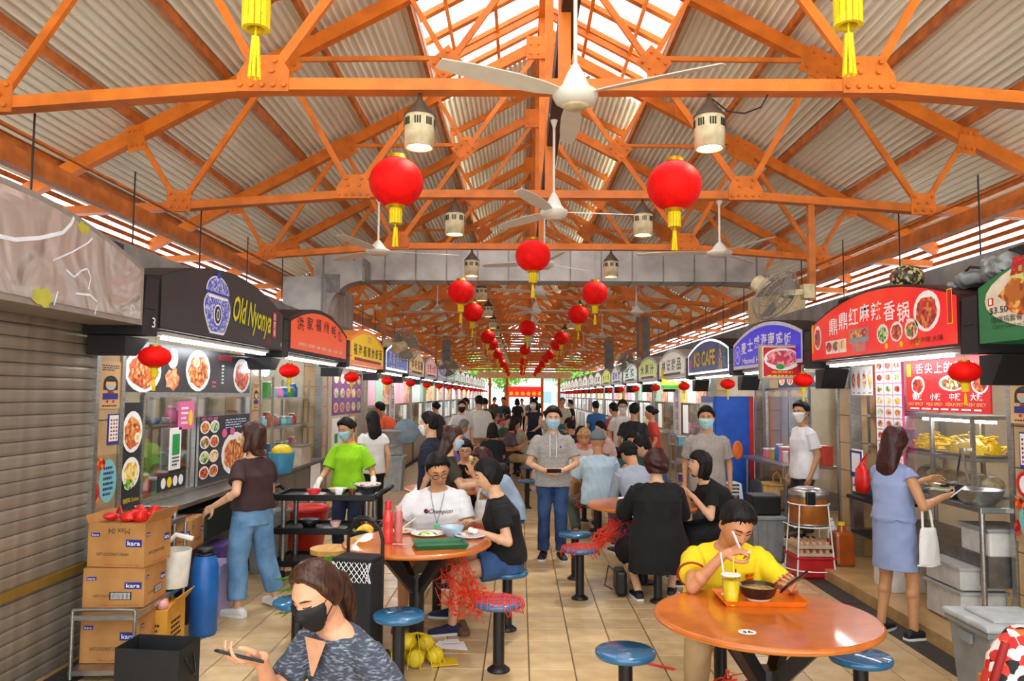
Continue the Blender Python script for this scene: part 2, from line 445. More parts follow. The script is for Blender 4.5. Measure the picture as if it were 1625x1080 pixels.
# raised ridge roof: glazed over the first bays, sheeted beyond
JZ = 7.85
def jz(u): return JZ - SL * abs(u)
JL = 2.05
GY1 = bayY(2) + 1.6
PANE = glass('skylight_glass', (.96, .98, 1), .1, .15)
pane_me = None
ny = int((GY1 - 1.0) / .72)
for s in (-1, 1):
    for i in range(ny):
        y = 1.0 + i * .72
        a, b = (s * .06, y, jz(.06)), (s * JL, y, jz(JL))
        M = Matrix.Translation((0, y, 0))
        if i == 0 and s == -1:
            gb = {}
        if s not in gb:
            bar = MB().bar((s * .06, 0, jz(.06)), (s * JL, 0, jz(JL)), .11, .07).build('glazing_bar', ORANGE, ceil, (0, y, 0)).data
            pn = MB().add([(s * .06, .055, jz(.06) + .02), (s * JL, .055, jz(JL) + .02), (s * JL, .665, jz(JL) + .02), (s * .06, .665, jz(.06) + .02)], [(0, 1, 2, 3)]).build('skylight_pane', PANE, ceil, (0, y, 0)).data
            gb[s] = (bar, pn)
        else:
            link('glazing_bar', gb[s][0], ceil, (0, y, 0)); link('skylight_pane', gb[s][1], ceil, (0, y, 0))
    for u in (.7, 1.35): MB().box((s * u, GY1 / 2 + .5, jz(u) - .05), (.05, GY1 - 1, .05)).build('skylight_purlin', ORANGE, ceil)
    js = corr('ridge_sheet', JACK, 1.04, PIT)
    y = GY1; i = 0
    while y < YEND - 1:
        for q in range(2):
            u = .03 + q * .89
            M = Matrix.Translation((s * u, y + (0 if s > 0 else 0), jz(u) + .01 * (i % 2) - .012 * q)) @ (Matrix.Rotation(th, 4, 'Y') if s > 0 else Matrix.Rotation(math.pi, 4, 'Z') @ Matrix.Translation((0, -PIT, 0)) @ Matrix.Rotation(th, 4, 'Y'))
            link('ridge_sheet', js, ceil, M=M)
        y += PIT - .04; i += 1
    for q in range(2):
        u = .03 + q * .92
        for yy in (-.6 - PIT * .5,):
            pass
MB().box((0, YEND / 2, JZ - .12), (.12, YEND - 1, .2)).build('ridge_beam', ORANGE, ceil)
MB().box((.04, 2.2 + 13, 4.72), (.13, 26, .24)).build('fan_beam', DARKW, ceil)
# ------------------------------------------------------------------ trusses
A = (0, AP); G1 = (2.2, 4.05); G2 = (4.17, 3.90); E_ = (5.9, 3.82); R1 = (1.62, rafz(1.62)); R2 = (3.07, rafz(3.07)); R3 = (4.69, rafz(4.69)); Nn = (1.18, 5.62)
def v3(p, s=1, y=0): return (s * p[0], y, p[1])
TM = {}
def gusset(poly, y, bolts):
    mb = MB().prism(poly, (0, y, 0), (1, 0, 0), (0, 0, 1), .012)
    bb = MB()
    for a, b in bolts:
        bb.cyl((a, y - .002, b), (a, y - .024, b), .019, n=6, smooth=False)
    return mb, bb
def rect_poly(c, w, h, ang):
    ca, sa = math.cos(ang), math.sin(ang)
    return [(c[0] + x * ca - z * sa, c[1] + x * sa + z * ca) for x, z in ((-w / 2, -h / 2), (w / 2, -h / 2), (w / 2, h / 2), (-w / 2, h / 2))]
parts = []
ch = MB()
pts = [(-E_[0], E_[1]), (-G2[0], G2[1]), (-G1[0], G1[1]), G1, G2, E_]
for a, b in zip(pts, pts[1:]): ch.bar((a[0], 0, a[1]), (b[0], 0, b[1]), .13, .088)
parts.append(('bottom_chord', ch, None))
for s in (-1, 1):
    parts.append(('rafter', MB().bar(v3((0, AP), s), v3((6.0, rafz(6.0)), s), .12, .15), None))
    for p, q, w in (((0, AP - .05), G1, .07), (G1, R2, .06), (Nn, R1, .055), (Nn, R2, .05), (R2, G2, .06), (G2, R3, .055)):
        parts.append(('brace', MB().bar(v3(p, s, -.035), v3(q, s, -.035), .045, w), None))
    z = G1[1]
    g1 = [(s * (2.2 - .19), z - .06), (s * (2.2 + .19), z - .06), (s * (2.2 + .19), z + .06), (s * (2.2 + .10), z + .21), (s * (2.2 - .12), z + .21), (s * (2.2 - .19), z + .1)]
    if s < 0: g1 = g1[::-1]
    bl = [(s * (2.2 + x), z - .015) for x in (-.16, -.08, 0, .08, .16)] + [(s * (2.2 + x), z + .09) for x in (-.07, .06)] + [(s * (2.2 + x), z + .165) for x in (-.09, .08)]
    parts.append(('gusset_plate',) + gusset(g1, -.075, bl))
    z = G2[1]
    g2 = rect_poly((s * 4.17, z + .05), .27, .24, 0)
    parts.append(('gusset_plate',) + gusset(g2, -.075, [(s * 4.17 + x, z - .02) for x in (-.09, 0, .09)] + [(s * 4.17 + x, z + .06) for x in (-.05, .05)] + [(s * 4.17 + x, z + .13) for x in (-.1, .1)]))
    for c, w, h2, k in ((R2, .42, .32, -1), (R3, .2, .3, -.3), (Nn, .32, .28, -1.2)):
        ang = k * s * (th if k == -1 else .6)
        bl = [(c[0] * s + x * math.cos(ang) - zz * math.sin(ang), c[1] - .06 + x * math.sin(ang) + zz * math.cos(ang)) for x in (-w * .32, 0, w * .32) for zz in (-h2 * .28, h2 * .28)]
        parts.append(('gusset_plate',) + gusset(rect_poly((c[0] * s, c[1] - .06), w, h2, ang), -.07, bl))
parts.append(('king_post', MB().bar((0, 0, 4.05), (0, 0, JZ - .1), .09, .09), None))
parts.append(('gusset_plate',) + gusset(rect_poly((0, AP - .1), .5, .36, 0), -.08, [(x, AP - .1 + z) for x in (-.18, -.06, .06, .18) for z in (-.1, .05)]))
for s in (-1, 1):
    parts.append(('clerestory_post', MB().bar((s * 1.66, 0, rafz(1.66)), (s * 1.66, 0, jz(1.66)), .06, .08), None))
    parts.append(('ridge_rafter', MB().bar((0, 0, JZ - .1), (s * JL, 0, jz(JL) - .1), .07, .09), None))
ords = ['first', 'second', 'third', 'fourth', 'fifth', 'sixth']
tme = []
for n in range(NB + 1):
    lab = ('orange steel roof truss carrying the two big red lanterns, %s counted from the camera' % ords[n]) if n == 0 else \
          ('orange bolted roof truss, %s counted from the camera' % ords[n]) if n < 6 else 'orange steel roof truss far down the hall, beyond the sixth'
    t = thing('roof_truss', lab, 'truss', (XC, bayY(n), 0), 0, None if n < 6 else 'far roof trusses')
    if n == 0:
        for nm, mb, bb in parts:
            o = mb.build(nm, ORANGE, t)
            b = bb.build('bolts', ORANGE, o).data if bb else None
            tme.append((nm, o.data, b))
    else:
        for nm, me, b in tme:
            o = link(nm, me, t)
            if b and n < 5: link('bolts', b, o)

# ------------------------------------------------------------------ far end: gable louvres, posts, outside
end = bpy.data.objects.new('wall_end', None); col.objects.link(end); struct(end); end.location = (XC, YEND + .4, 0)
PEACH = P('peach_paint', '#eec49a', .6)
MB().box((0, 0, 3.35), (7.4, .25, .5)).build('end_beam', PEACH, end)
for x in (-2.7, -1.35, 1.42, 2.75): MB().box((x, 0, 1.55), (.22, .22, 3.1)).build('end_post', ORANGE, end)
z = 3.75; sl = None
while z < 7.0:
    w = 2 * (AP - z) / SL
    MB().box((0, 0, z), (min(w, 11.5), .03, .12)).build('gable_slat', ORANGE_D, end); z += .2
struct(MB().b2((-60, YEND + 3, -.3), (60, 170, -.1)).build('ground_outside', P('outside_paving', '#b9b5a8', .9)))
# duct that crosses the hall and dives into the stall on the other side
du = thing('ventilation_duct', 'wide grey sheet-metal duct crossing the hall under the roof behind the third truss', 'duct', (XC, bayY(2) + 1.5, 3.70))
MB().box((0, 0, .27), (7.6, .55, .52)).build('duct_body', GALV, du)
for i in range(-7, 8): MB().box((i * .52, 0, .27), (.025, .575, .545)).build('duct_seam', STEEL_D, du)
du2 = thing('ventilation_duct', 'curved grey duct elbow dropping towards the orange Hokkien stall', 'duct', (-3.1, bayY(2) + .95, 2.95))
mb = MB(); V = []
for i in range(9):
    a = R_(90 * i / 8); c = Vector((.55 - .75 * math.cos(a), 0, .1 + .75 * math.sin(a))); n = Vector((-math.cos(a), 0, math.sin(a)))
    for dn, dy in ((-.17, -.2), (.17, -.2), (.17, .2), (-.17, .2)): V.append(c + n * dn + Vector((0, dy, 0)))
mb.add(V, [(4 * i + j, 4 * i + (j + 1) % 4, 4 * i + 4 + (j + 1) % 4, 4 * i + 4 + j) for i in range(8) for j in range(4)] + [(0, 1, 2, 3), (35, 34, 33, 32)])
mb.build('elbow', GALV, du2)
for i in (0, 4, 8):
    a = R_(90 * i / 8); c = Vector((.55 - .75 * math.cos(a), 0, .1 + .75 * math.sin(a)))
    MB().box(c, (.38, .44, .04) if i == 0 else (.3, .43, .3) if i == 4 else (.04, .44, .38)).build('flange', STEEL_D, du2)
du3 = thing('ventilation_duct', 'broad grey duct panel standing above the orange stall sign', 'duct', (-3.45, bayY(2) + 1.6, 2.92))
MB().box((0, 0, .36), (.6, 2.4, .72)).build('duct_body', GALV, du3)
for i in range(-3, 4): MB().box((.005, i * .37, .36), (.6, .02, .74)).build('duct_seam', STEEL_D, du3)
# concrete posts that rise between the stalls
for k, (x, y) in enumerate(((3.8, bayY(6)), (3.8, bayY(9)), (-3.17, bayY(9)))):
    o = MB().b2((-.18, -.18, 0), (.18, .18, 4.3)).build('concrete_column', CONC, None, (x, y, 0))
    struct(o)
# ------------------------------------------------------------------ red lanterns
LRED = mat('lantern_red_silk', '#f20f08', .6, c2='#d80a06', scale=14, bump=.15, bscale=90, spec=.2)
LGOLD = P('lantern_gold', '#c9971c', .35, metal=.6); LYEL = P('tassel_yellow', '#f7d80c', .7, bump=.5, bscale=120)
def lantern(name, R, sq, label, group, rib=24, hook=0.):
    t = thing(name, label, 'lantern', group=group)
    n = rib; k = 14; V = []; F = []
    for i in range(k + 1):
        a = math.pi * (.06 + .88 * i / k)
        for j in range(n * 2):
            b = 2 * math.pi * j / (n * 2); r = R * math.sin(a) * (1.0 if j % 2 else .975)
            V.append((r * math.cos(b), r * math.sin(b), R * sq * math.cos(a)))
    m = n * 2
    F = [(i * m + j, (i + 1) * m + j, (i + 1) * m + (j + 1) % m, i * m + (j + 1) % m) for i in range(k) for j in range(m)]
    MB().add(V, F, None, True).build('shade', LRED, t)
    MB().cyl((0, 0, R * sq * .95), (0, 0, R * sq * 1.12), R * .36, R * .32, n=16).build('top_cap', LGOLD, t)
    MB().cyl((0, 0, -R * sq * 1.05), (0, 0, -R * sq * .93), R * .3, R * .36, n=16).build('bottom_cap', LGOLD, t)
    fr = MB(); zf = -R * sq * 1.05
    for j in range(14):
        a = 2 * math.pi * j / 14; fr.box((R * .19 * math.cos(a), R * .19 * math.sin(a), zf - R * .28), (R * .085, R * .085, R * .56), a)
    f = fr.build('fringe', LYEL, t)
    ta = MB().cyl((0, 0, zf - R * .2), (0, 0, zf - R * .7), R * .02, n=6)
    for j in range(6):
        a = j * 1.05; ta.cyl((R * .04 * math.cos(a), R * .04 * math.sin(a), zf - R * .7), (R * .09 * math.cos(a), R * .09 * math.sin(a), zf - R * 1.42), R * .035, R * .03, n=5)
    ta.build('tassel', LYEL, t)
    L_ = .24 if hook else .55
    if hook: MB().tube([(0, 0, R * sq + .24), (hook * .5, 0, R * sq + .26), (hook, 0, R * sq + .25)], .004, 5).build('hook', BLACKM, t)
    MB().cyl((0, 0, R * sq), (0, 0, R * sq + L_), .0012, n=4).build('hanging_string', BLACKM, t)
    return t
LX = {'L': -.90, 'R': 1.13, 'C': .14}
lan = None
where = {0: 'big', 2: 'big'}
seq = []
for k in range(0, 19):
    y = 2.58 + PIT * k
    seq += [('C', y, k)] if k % 3 == 2 else [('L', y, k), ('R', y, k)]
lnames = {('L', 0): 'red lantern at the picture top with only its yellow tassel visible, shuttered stall side',
          ('R', 0): 'red lantern at the picture top with only its yellow tassel visible, green sign side',
          ('L', 1): 'large round red lantern hanging under the first truss on the jar sign side',
          ('R', 1): 'large round red lantern under the first truss on the red sign side',
          ('C', 2): 'single round red lantern over the aisle centre in front of the grey duct',
          ('L', 3): 'red lantern just before the duct on the jar sign side, larger of the next pair',
          ('R', 3): 'red lantern just before the duct on the red sign side',
          ('L', 4): 'smaller red lantern overlapping the one behind the duct, shuttered stall side',
          ('R', 4): 'smaller red lantern partly hidden by a larger one, red sign side'}
for s, y, k in seq:
    lab = lnames.get((s, k), {'L': 'small distant red lantern in the row on the jar sign side', 'R': 'small distant red lantern in the row on the red sign side', 'C': 'small distant red lantern in the middle row over the aisle'}[s])
    grp = {'L': 'lantern row, jar sign side', 'R': 'lantern row, red sign side', 'C': 'lantern row over the aisle'}[s]
    if lan is None: lan = lantern('red_lantern', .2, .93, lab, grp); o = lan
    else: o = relabel(dup(lan), lab, grp)
    o.location = (LX[s] + rnd.uniform(-.03, .03), y, 3.36 + rnd.uniform(-.02, .02)); o.rotation_euler = (0, 0, rnd.random())
for s, X, z in ((-1, -2.48, 2.04), (1, 3.08, 1.98)):
    sl = None
    for n in range(0, 18):
        near = {(-1, 0): 'small squat red lantern hanging before the jar sign menu', (-1, 1): 'small squat red lantern hanging between the jar sign and orange signs', (-1, 2): 'small squat red lantern under the yellow arched sign',
                (1, 0): 'squat red lantern hanging before the red spicy pot menu board', (1, 1): 'small squat red lantern half hidden behind the framed meat picture', (1, 2): 'small squat red lantern under the navy sign sign'}
        lab = near.get((s, n), 'tiny squat red lantern under a far stall sign, %s row' % ('jar sign' if s < 0 else 'red sign'))
        grp = 'small lanterns under the %s stall signs' % ('jar sign row' if s < 0 else 'red sign row')
        if sl is None: sl = lantern('stall_lantern', .108, .68, lab, grp, 12, hook=-.15 if s < 0 else .15); o = sl
        else: o = relabel(dup(sl), lab, grp)
        o.location = (X, bayY(n) - (.33 if s < 0 else .15), z)

# ------------------------------------------------------------------ ceiling fans
FANW = P('fan_white', '#d9d5c8', .45, var=.04)
def ceiling_fan(label, rod=.75):
    t = thing('ceiling_fan', label, 'fan', group='white ceiling fans')
    MB().cyl((0, 0, .12), (0, 0, rod), .013, n=8).build('rod', FANW, t)
    MB().lathe([(.055, rod), (.05, rod - .02), (.02, rod - .12), (.013, rod - .14)][::-1], n=16).build('canopy_cup', FANW, t)
    h = MB().lathe([(.03, -.085), (.085, -.08), (.125, -.055), (.142, -.02), (.138, .005), (.105, .025), (.085, .05), (.05, .13), (.016, .19)], n=24).build('motor_hub', FANW, t)
    MB().lathe([(.0, -.095), (.07, -.092), (.085, -.08), (.085, -.076)], n=20).build('hub_cap', CREAM, h)
    for k in range(3):
        a = 2 * math.pi * k / 3; M = Matrix.Rotation(a, 4, 'Z')
        b = MB(); V = []
        xs = [.1, .25, .45, .72, .92]; ws = [.028, .055, .066, .06, .04]
        for x, w in zip(xs, ws):
            for q in (-1, 1):
                for zz in (0, .006): V.append(M @ Vector((x, q * w, zz + q * w * .28 - .012)))
        F = []
        for i in range(4):
            o = i * 4; F += [(o, o + 2, o + 6, o + 4), (o + 1, o + 5, o + 7, o + 3), (o, o + 4, o + 5, o + 1), (o + 2, o + 3, o + 7, o + 6)]
        F += [(0, 1, 3, 2), (16, 18, 19, 17)]
        b.add(V, F).build('blade', FANW, t)
    return t
fan0 = None
fl = []
for i in range(0, 10): fl.append(('C', .33, 4.72 + PIT * i, 3.66, 90 + 37 * i))
for i in range(0, 6): fl += [('L', -1.62, 8.75 + PIT * 1.02 * i * 2, 3.42, 15 + 21 * i), ('R', 2.24, 8.75 + PIT * 1.02 * i * 2, 3.42, 50 + 31 * i)]
fo = ['nearest, with broad blades before the first truss', 'second along the middle beam', 'third along the middle beam']
for s, x, y, z, a in fl:
    near = y < 9
    lab = ('white ceiling fan over the aisle, ' + fo[int((y - 4) // PIT)]) if s == 'C' and y < 12 else \
          ('white ceiling fan on a long rod between jar sign and the aisle' if s == 'L' else 'white ceiling fan on a long rod above the red sign side') if s != 'C' and y < 9 else \
          'white ceiling fan far along the %s' % {'C': 'middle beam', 'L': 'jar sign side', 'R': 'red sign side'}[s]
    if fan0 is None: fan0 = ceiling_fan(lab, 1.0); o = fan0
    else: o = relabel(dup(fan0), lab, {'C': 'ceiling fans on the middle beam', 'L': 'ceiling fans on the jar sign side', 'R': 'ceiling fans on the red sign side'}[s])
    o.location = (x, y, z); o.rotation_euler = (0, 0, R_(a))
    if s != 'C': o.scale = (1, 1, .62)
fan0['group'] = 'ceiling fans on the middle beam'

# ------------------------------------------------------------------ pendant lamps under the trusses
def pendant(label):
    t = thing('pendant_lamp', label, 'lamp')
    MB().lathe([(.09, -.2), (.094, -.37), (.108, -.37), (.11, -.13), (.105, -.12)], n=24).build('lamp_body', CREAM, t)
    MB().lathe([(.118, -.135), (.112, -.12), (.03, -.02), (.02, 0), (.012, .03)], n=24).build('lamp_roof', mat('lamp_roof_brown', '#5b4632', .6, var=.2), t)
    w = MB()
    for k in range(8):
        a = k * math.pi / 4
        for q in (-.018, 0, .018):
            c, s = math.cos(a), math.sin(a); w.box((c * .11 - s * q, s * .11 + c * q, -.19), (.006, .010, .055), a)
    w.build('vent', P('vent_dark', '#2a2622', .7), t)
    MB().lathe([(.0, -.345), (.09, -.345)], n=24).build('bulb_disc', LAMPW, t)
    MB().tube([(.0, 0, .02), (.02, 0, .06), (.0, 0, .09), (-.02, 0, .06), (0, 0, .02)], .006, 6).build('hook', BLACKM, t)
    return t
pl = None
for n in range(0, 14):
    for s in (-1, 1):
        lab = ('cream pendant lamp under the %s truss, %s' % (ords[n], 'jar sign side' if s < 0 else 'red sign side')) if n < 4 else 'small cream pendant lamp under a far truss, %s' % ('jar sign side' if s < 0 else 'red sign side')
        if pl is None: pl = pendant(lab); o = pl
        else: o = relabel(dup(pl), lab)
        o['group'] = 'pendant lamps, ' + ('jar sign side' if s < 0 else 'red sign side')
        o.location = (XC + s * 1.06, bayY(n), 3.965)
w = MB().tube([(XC + 1.08, bayY(0), 3.97), (1.5, bayY(0) - .02, 3.87), (1.62, bayY(0) - .02, 3.855), (1.74, bayY(0) - .02, 3.90), (1.8, bayY(0), 4.0)], .006, 6).build('lamp_cable', BLACKM)
tag(w, 'black cable looping from the pendant lamp on the red sign side', 'cable')

# ------------------------------------------------------------------ post-mounted industrial fans
FG = P('fan_grey', '#a9a59a', .4, metal=.3)
def wall_fan(label, loc, rz, tilt, post, side):
    t = thing('industrial_fan', label, 'fan', loc)
    MB().box((0, 0, post / 2 - .05), (.07, .07, post)).build('post', ORANGE_D, t)
    MB().box((side * .05, 0, .05), (.12, .12, .16)).build('clamp', CREAM, t)
    MB().bar((side * .05, 0, .05), (side * .32, -.02, .03), .05, .06).build('arm', CREAM, t)
    M = Matrix.Translation((side * .42, -.04, .0)) @ Matrix.Rotation(rz, 4, 'Z') @ Matrix.Rotation(tilt, 4, 'X')   # fan axis = local -Y
    def Q(mb, nm, m):
        mb.v = [tuple(M @ Vector(p)) for p in mb.v]; return mb.build(nm, m, t)
    Q(MB().cyl((0, .3, 0), (0, .04, 0), .095, .1, n=18), 'motor', CREAM)
    c = MB()
    for y, r in ((-.09, .10), (-.085, .2), (-.06, .28), (0, .31), (.05, .28), (.07, .18)):
        c.tube([(r * math.cos(a), y, r * math.sin(a)) for a in [2 * math.pi * i / 28 for i in range(28)]], .004 if r < .3 else .008, 5, closed=True)
    for i in range(36):
        a = 2 * math.pi * i / 36; ca, sa = math.cos(a), math.sin(a)
        c.tube([(.04 * ca, -.092, .04 * sa), (.2 * ca, -.085, .2 * sa), (.31 * ca, 0, .31 * sa), (.18 * ca, .07, .18 * sa), (.1 * ca, .075, .1 * sa)], .0025, 4)
    Q(c, 'cage', FG)
    b = MB()
    for k in range(3):
        a0 = 2 * math.pi * k / 3; V = []
        for i in range(6):
            f = i / 5; r0, r1 = .05, .27; a = a0 + f * 1.3
            V += [(r0 * math.cos(a), -.03 + .05 * f, r0 * math.sin(a)), (r1 * math.cos(a), -.05 + .08 * f, r1 * math.sin(a))]
        b.add(V, [(2 * i, 2 * i + 1, 2 * i + 3, 2 * i + 2) for i in range(5)])
    Q(b, 'fan_blade', FG)
    return t
wall_fan('grey caged industrial fan on an orange post above the blue stall sign', (3.25, bayY(1), 2.92), R_(35), R_(35), 1.1, -1)
wall_fan('grey caged industrial fan on an orange post above the blue arched sign', (-2.62, bayY(3), 2.72), R_(150), R_(-15), 1.3, 1)
wall_fan('distant dark industrial fan hanging over the far jar sign side row', (-2.62, bayY(6), 2.6), R_(20), R_(30), 1.4, 1)
wall_fan('distant industrial fan hanging over the far red sign side row', (3.25, bayY(5), 2.7), R_(40), R_(30), 1.3, -1)

# ------------------------------------------------------------------ stall signs (arched light boxes)
SW = 2.86
def arch(w, he, pk, n=14, dx=0.): return [(dx, 0), (dx + w, 0)] + [(dx + w - w * i / n, he + (pk - he) * (1 - (2 * i / n - 1) ** 2)) for i in range(n + 1)]
def sign(side, n, label, face, frame, draw=None, emit=0., zoff=0., w=SW, he=.38, pk=.6, dy=0., bw=.035, group=None, rim=None, tube=True):
    s = -1 if side == 'L' else 1
    y = bayY(n) + (-.14 if s < 0 else SW + .02) + dy
    t = thing('stall_sign', label, 'sign', (-2.55 if s < 0 else 3.15, y, (2.25 if s < 0 else 2.17) + zoff), group=group)
    ax = (0, 1, 0) if s < 0 else (0, -1, 0)
    pl = Pl((0, 0, 0), ax)
    MB().prism(arch(w, he, pk), (0, 0, 0), ax, (0, 0, 1), .36, m=BLACKSIGN if frame is None else frame).build('sign_box', BLACKSIGN, t)
    if rim:
        r_ = MB(); pl.poly(r_, [(a, b + .015) for a, b in arch(w - .03, he - .02, pk - .03, dx=.015)], rim, .003); r_.build('lit_rim', rim, t)
    f = MB(); a2 = arch(w - 2 * bw, he - bw * 1.6, pk - bw * 2, dx=bw)
    pl.poly(f, [(a, b + bw) for a, b in a2], face, .004); f.build('sign_face', face, t)
    MB().prism([(-.24, -.06), (-.02, -.06), (-.02, .34), (-.20, .34)], (0, 0, 0), ax, (0, 0, 1), .4).build('end_block', BLACKSIGN, t)
    MB().prism([(-.22, -.07), (.12, -.07), (-.06, -.2), (-.22, -.2)] if s < 0 else [(-.22, -.07), (-.22, -.28), (-.08, -.28), (.06, -.07)], pl.p(0, 0, -.12), ax, (0, 0, 1), .26).build('bracket', BLACKSIGN, t)
    if draw:
        pr = MB(); le = MB(); draw(pl, pr, le)
        if pr.v: pr.build('print', WHITEI, t)
        if le.v: le.build('lettering', WHITEI, t)
    if not tube: return t
    tb = MB().box(pl.p(w * .5, -.045, -.1), (.035, w * .8, .03)).build('tube_light', TUBE, t)
    MB().box(pl.p(w * .5, -.02, -.1), (.07, w * .84, .03)).build('tube_fitting', WHITE, t)
    return t
def mirror_mat():
    m = bpy.data.materials.new('mirror_film'); m.use_nodes = True; nt = m.node_tree; N = nt.nodes; L = nt.links; b = N['Principled BSDF']
    b.inputs['Base Color'].default_value = (*lin('#b5a9a0'), 1); b.inputs['Metallic'].default_value = .3; b.inputs['Roughness'].default_value = .2; b.inputs['Coat Weight'].default_value = .5; b.inputs['Coat Roughness'].default_value = .05
    tc = N.new('ShaderNodeTexCoord'); t = N.new('ShaderNodeTexNoise'); t.inputs['Scale'].default_value = 1.7; t.inputs['Detail'].default_value = 1.5; t.inputs['Distortion'].default_value = 2.5
    bp = N.new('ShaderNodeBump'); bp.inputs['Strength'].default_value = .5; bp.inputs['Distance'].default_value = .12
    L.new(tc.outputs['Object'], t.inputs['Vector']); L.new(t.outputs['Fac'], bp.inputs['Height']); L.new(bp.outputs[0], b.inputs['Normal']); return m
MIRROR = mirror_mat()
def lit(name, c, s=.35, **k): return mat(name, c, .35, var=k.pop('var', .03), emit=s, **k)
F_BLACK = P('sign_black', '#2b2728', .4); F_ORANGE = lit('sign_orange', '#f2541b', .3); F_YELLOW = lit('sign_yellow', '#f6c90f', .35); F_BLUE = lit('sign_blue', '#2f62c4', .35)
F_REDS = lit('sign_red', '#e11a17', .35, c2='#ee4a1a', scale=1.3, lo=.3, hi=.6); F_NAVY = lit('sign_royal_blue', '#2a22c8', .45); F_K3 = lit('sign_deep_blue', '#12357a', .3, c2='#0c1c46', scale=2)
F_DKG = lit('sign_green', '#1f6a38', .2); NEON = emis('neon_white', '#f4f8ff', 1.6)
def d_nyonya(p, pr, le):
    B, W = BLUEI, WHITEI; BL = mat('porcelain_blue', '#3a4fc0', .3, c2='#c9d2f2', kind='voronoi', scale=60, lo=.3, hi=.5)
    jar = lambda g: [(.9 - g * .5, .05 - g), (1.18 + g * .5, .05 - g), (1.22 + g, .08), (1.26 + g, .13), (1.3 + g, .19), (1.32 + g, .25), (1.31 + g, .3), (1.27 + g, .345), (1.23, .365 + g), (.85, .365 + g), (.81 - g, .345), (.77 - g, .3), (.76 - g, .25), (.78 - g, .19), (.82 - g, .13), (.86 - g, .08)]; p.poly(pr, jar(.012), W, .006)
    p.poly(pr, jar(-.006), BL, .008)
    p.rect(pr, 1.04, .345, .42, .02, W, .009); p.rect(pr, 1.04, .375, .54, .022, B, .009)
    dome = lambda r, h, z: [(1.04 + r * math.cos(i * math.pi / 12), z + h * math.sin(i * math.pi / 12)) for i in range(13)]; p.poly(pr, dome(.25, .14, .386), W, .006); p.poly(pr, dome(.235, .125, .39), BL, .008)
    p.disc(pr, 1.04, .535, .05, .028, B, .009); p.disc(pr, 1.04, .2, .085, .09, W, .009); p.disc(pr, 1.04, .2, .07, .075, P('jar_cartouche', '#14163a', .4), .010); p.text(pr, '0', 1.04, .2, .07, .1, W, .012)
    p.text(le, 'Old Nyonya', 1.92, .25, 1.05, .31, mat('gold_letter', '#e8d81c', .4, c2='#b8c41a', scale=9), .008, italic=.35, bold=.018, rot=R_(-2))
    p.rect(pr, 2.56, .25, .12, .26, REDI, .007); p.text(le, '娘', 2.56, .33, .07, .07, WHITEI, .009); p.text(le, '惹', 2.56, .25, .07, .07, WHITEI, .009); p.text(le, '餐', 2.56, .17, .07, .07, WHITEI, .009)
    p.text(le, 'Lda', 2.38, .075, .16, .05, REDI, .008, italic=.3); p.text(le, '3', -.10, .03, .05, .07, WHITEI, .012); p.text(le, '4', 2.78, .06, .04, .06, WHITEI, .012)
def d_film_reflections(p, pr, le):  # wobbly reflections on the film, painted as white strokes and yellow patches
    G = P('painted_reflection_white', '#e9ecf4', .3)
    def pol(pts, w):
        for (a, b), (c, d) in zip(pts, pts[1:]):
            l = math.hypot(c - a, d - b); nx, ny = -(d - b) / l * w / 2, (c - a) / l * w / 2
            p.poly(pr, [(a + nx, b + ny), (a - nx, b - ny), (c - nx, d - ny), (c + nx, d + ny)], G, .006)
    pol([(1.3, .30), (1.5, .31), (1.7, .36), (1.9, .43), (1.98, .5), (2.0, .54)], .022); pol([(1.82, .26), (2.0, .34), (2.15, .42), (2.2, .46)], .01)
    pol([(1.95, .23), (2.03, .20), (2.1, .25), (2.16, .27), (2.2, .22), (2.18, .15)], .012); pol([(2.05, .11), (2.2, .12), (2.28, .09)], .012); pol([(1.85, .02), (1.88, .1)], .012); pol([(2.26, .01), (2.28, .07)], .01); pol([(2.68, .05), (2.7, .12), (2.74, .1)], .01)
    YG = P('painted_reflection_yellow', '#b9b43a', .3); p.disc(pr, 1.75, .05, .09, .05, YG, .005, wob=.2); p.disc(pr, 2.1, .5, .06, .03, YG, .005, wob=.25)
sign('L', -1, 'arched stall sign covered in wrinkled reflective grey film above the closed shutter', MIRROR, P('taupe_edge', '#8f847b', .4), d_film_reflections, tube=False)
sign('L', 0, 'black arched stall sign with blue porcelain jar and yellow script lettering', F_BLACK, None, d_nyonya, bw=.01)
def d_hok(p, pr, le):
    for i, c in enumerate('洪家福州蚝饼'):
        x = .42 + i * .40; p.text(le, c, x, .33 + .08 * (1 - ((x - 1.43) / 1.2) ** 2), .27, .16, P('dark_red_letter', '#5a1210', .4), .008, bold=.015)
    p.lines(pr, 1.5, .12, 2.3, .07, 1, P('pale_letter', '#f7c8a0', .4), .008)
sign('L', 1, 'orange arched stall sign with dark Chinese characters in a black box', F_ORANGE, None, d_hok, bw=.05)
def d_yel(p, pr, le):
    for i, c in enumerate('福海福建炒虾面'): p.text(le, c, .35 + i * .36, .24, .26, .18, P('dark_letter', '#2d1c12', .5), .008, bold=.015)
    p.text(le, '正宗', 1.43, .45, .3, .1, BLUEI, .008); p.rect(pr, 1.43, .09, 2.3, .05, REDI, .006)
sign('L', 2, 'yellow arched stall sign with brushed Chinese characters and an orange rim', F_YELLOW, lit('orange_rim', '#f08a3a', .3), d_yel, bw=.06)
def d_blu(p, pr, le):
    for i, c in enumerate('真香卤味饭'): p.text(le, c, .5 + i * .46, .28, .34, .24, WHITEI, .008, bold=.02)
    p.lines(pr, 1.43, .09, 1.9, .08, 1, WHITEI, .008)
sign('L', 3, 'blue arched stall sign with white characters and a glowing white rim', F_BLUE, None, d_blu, bw=.06, rim=NEON)
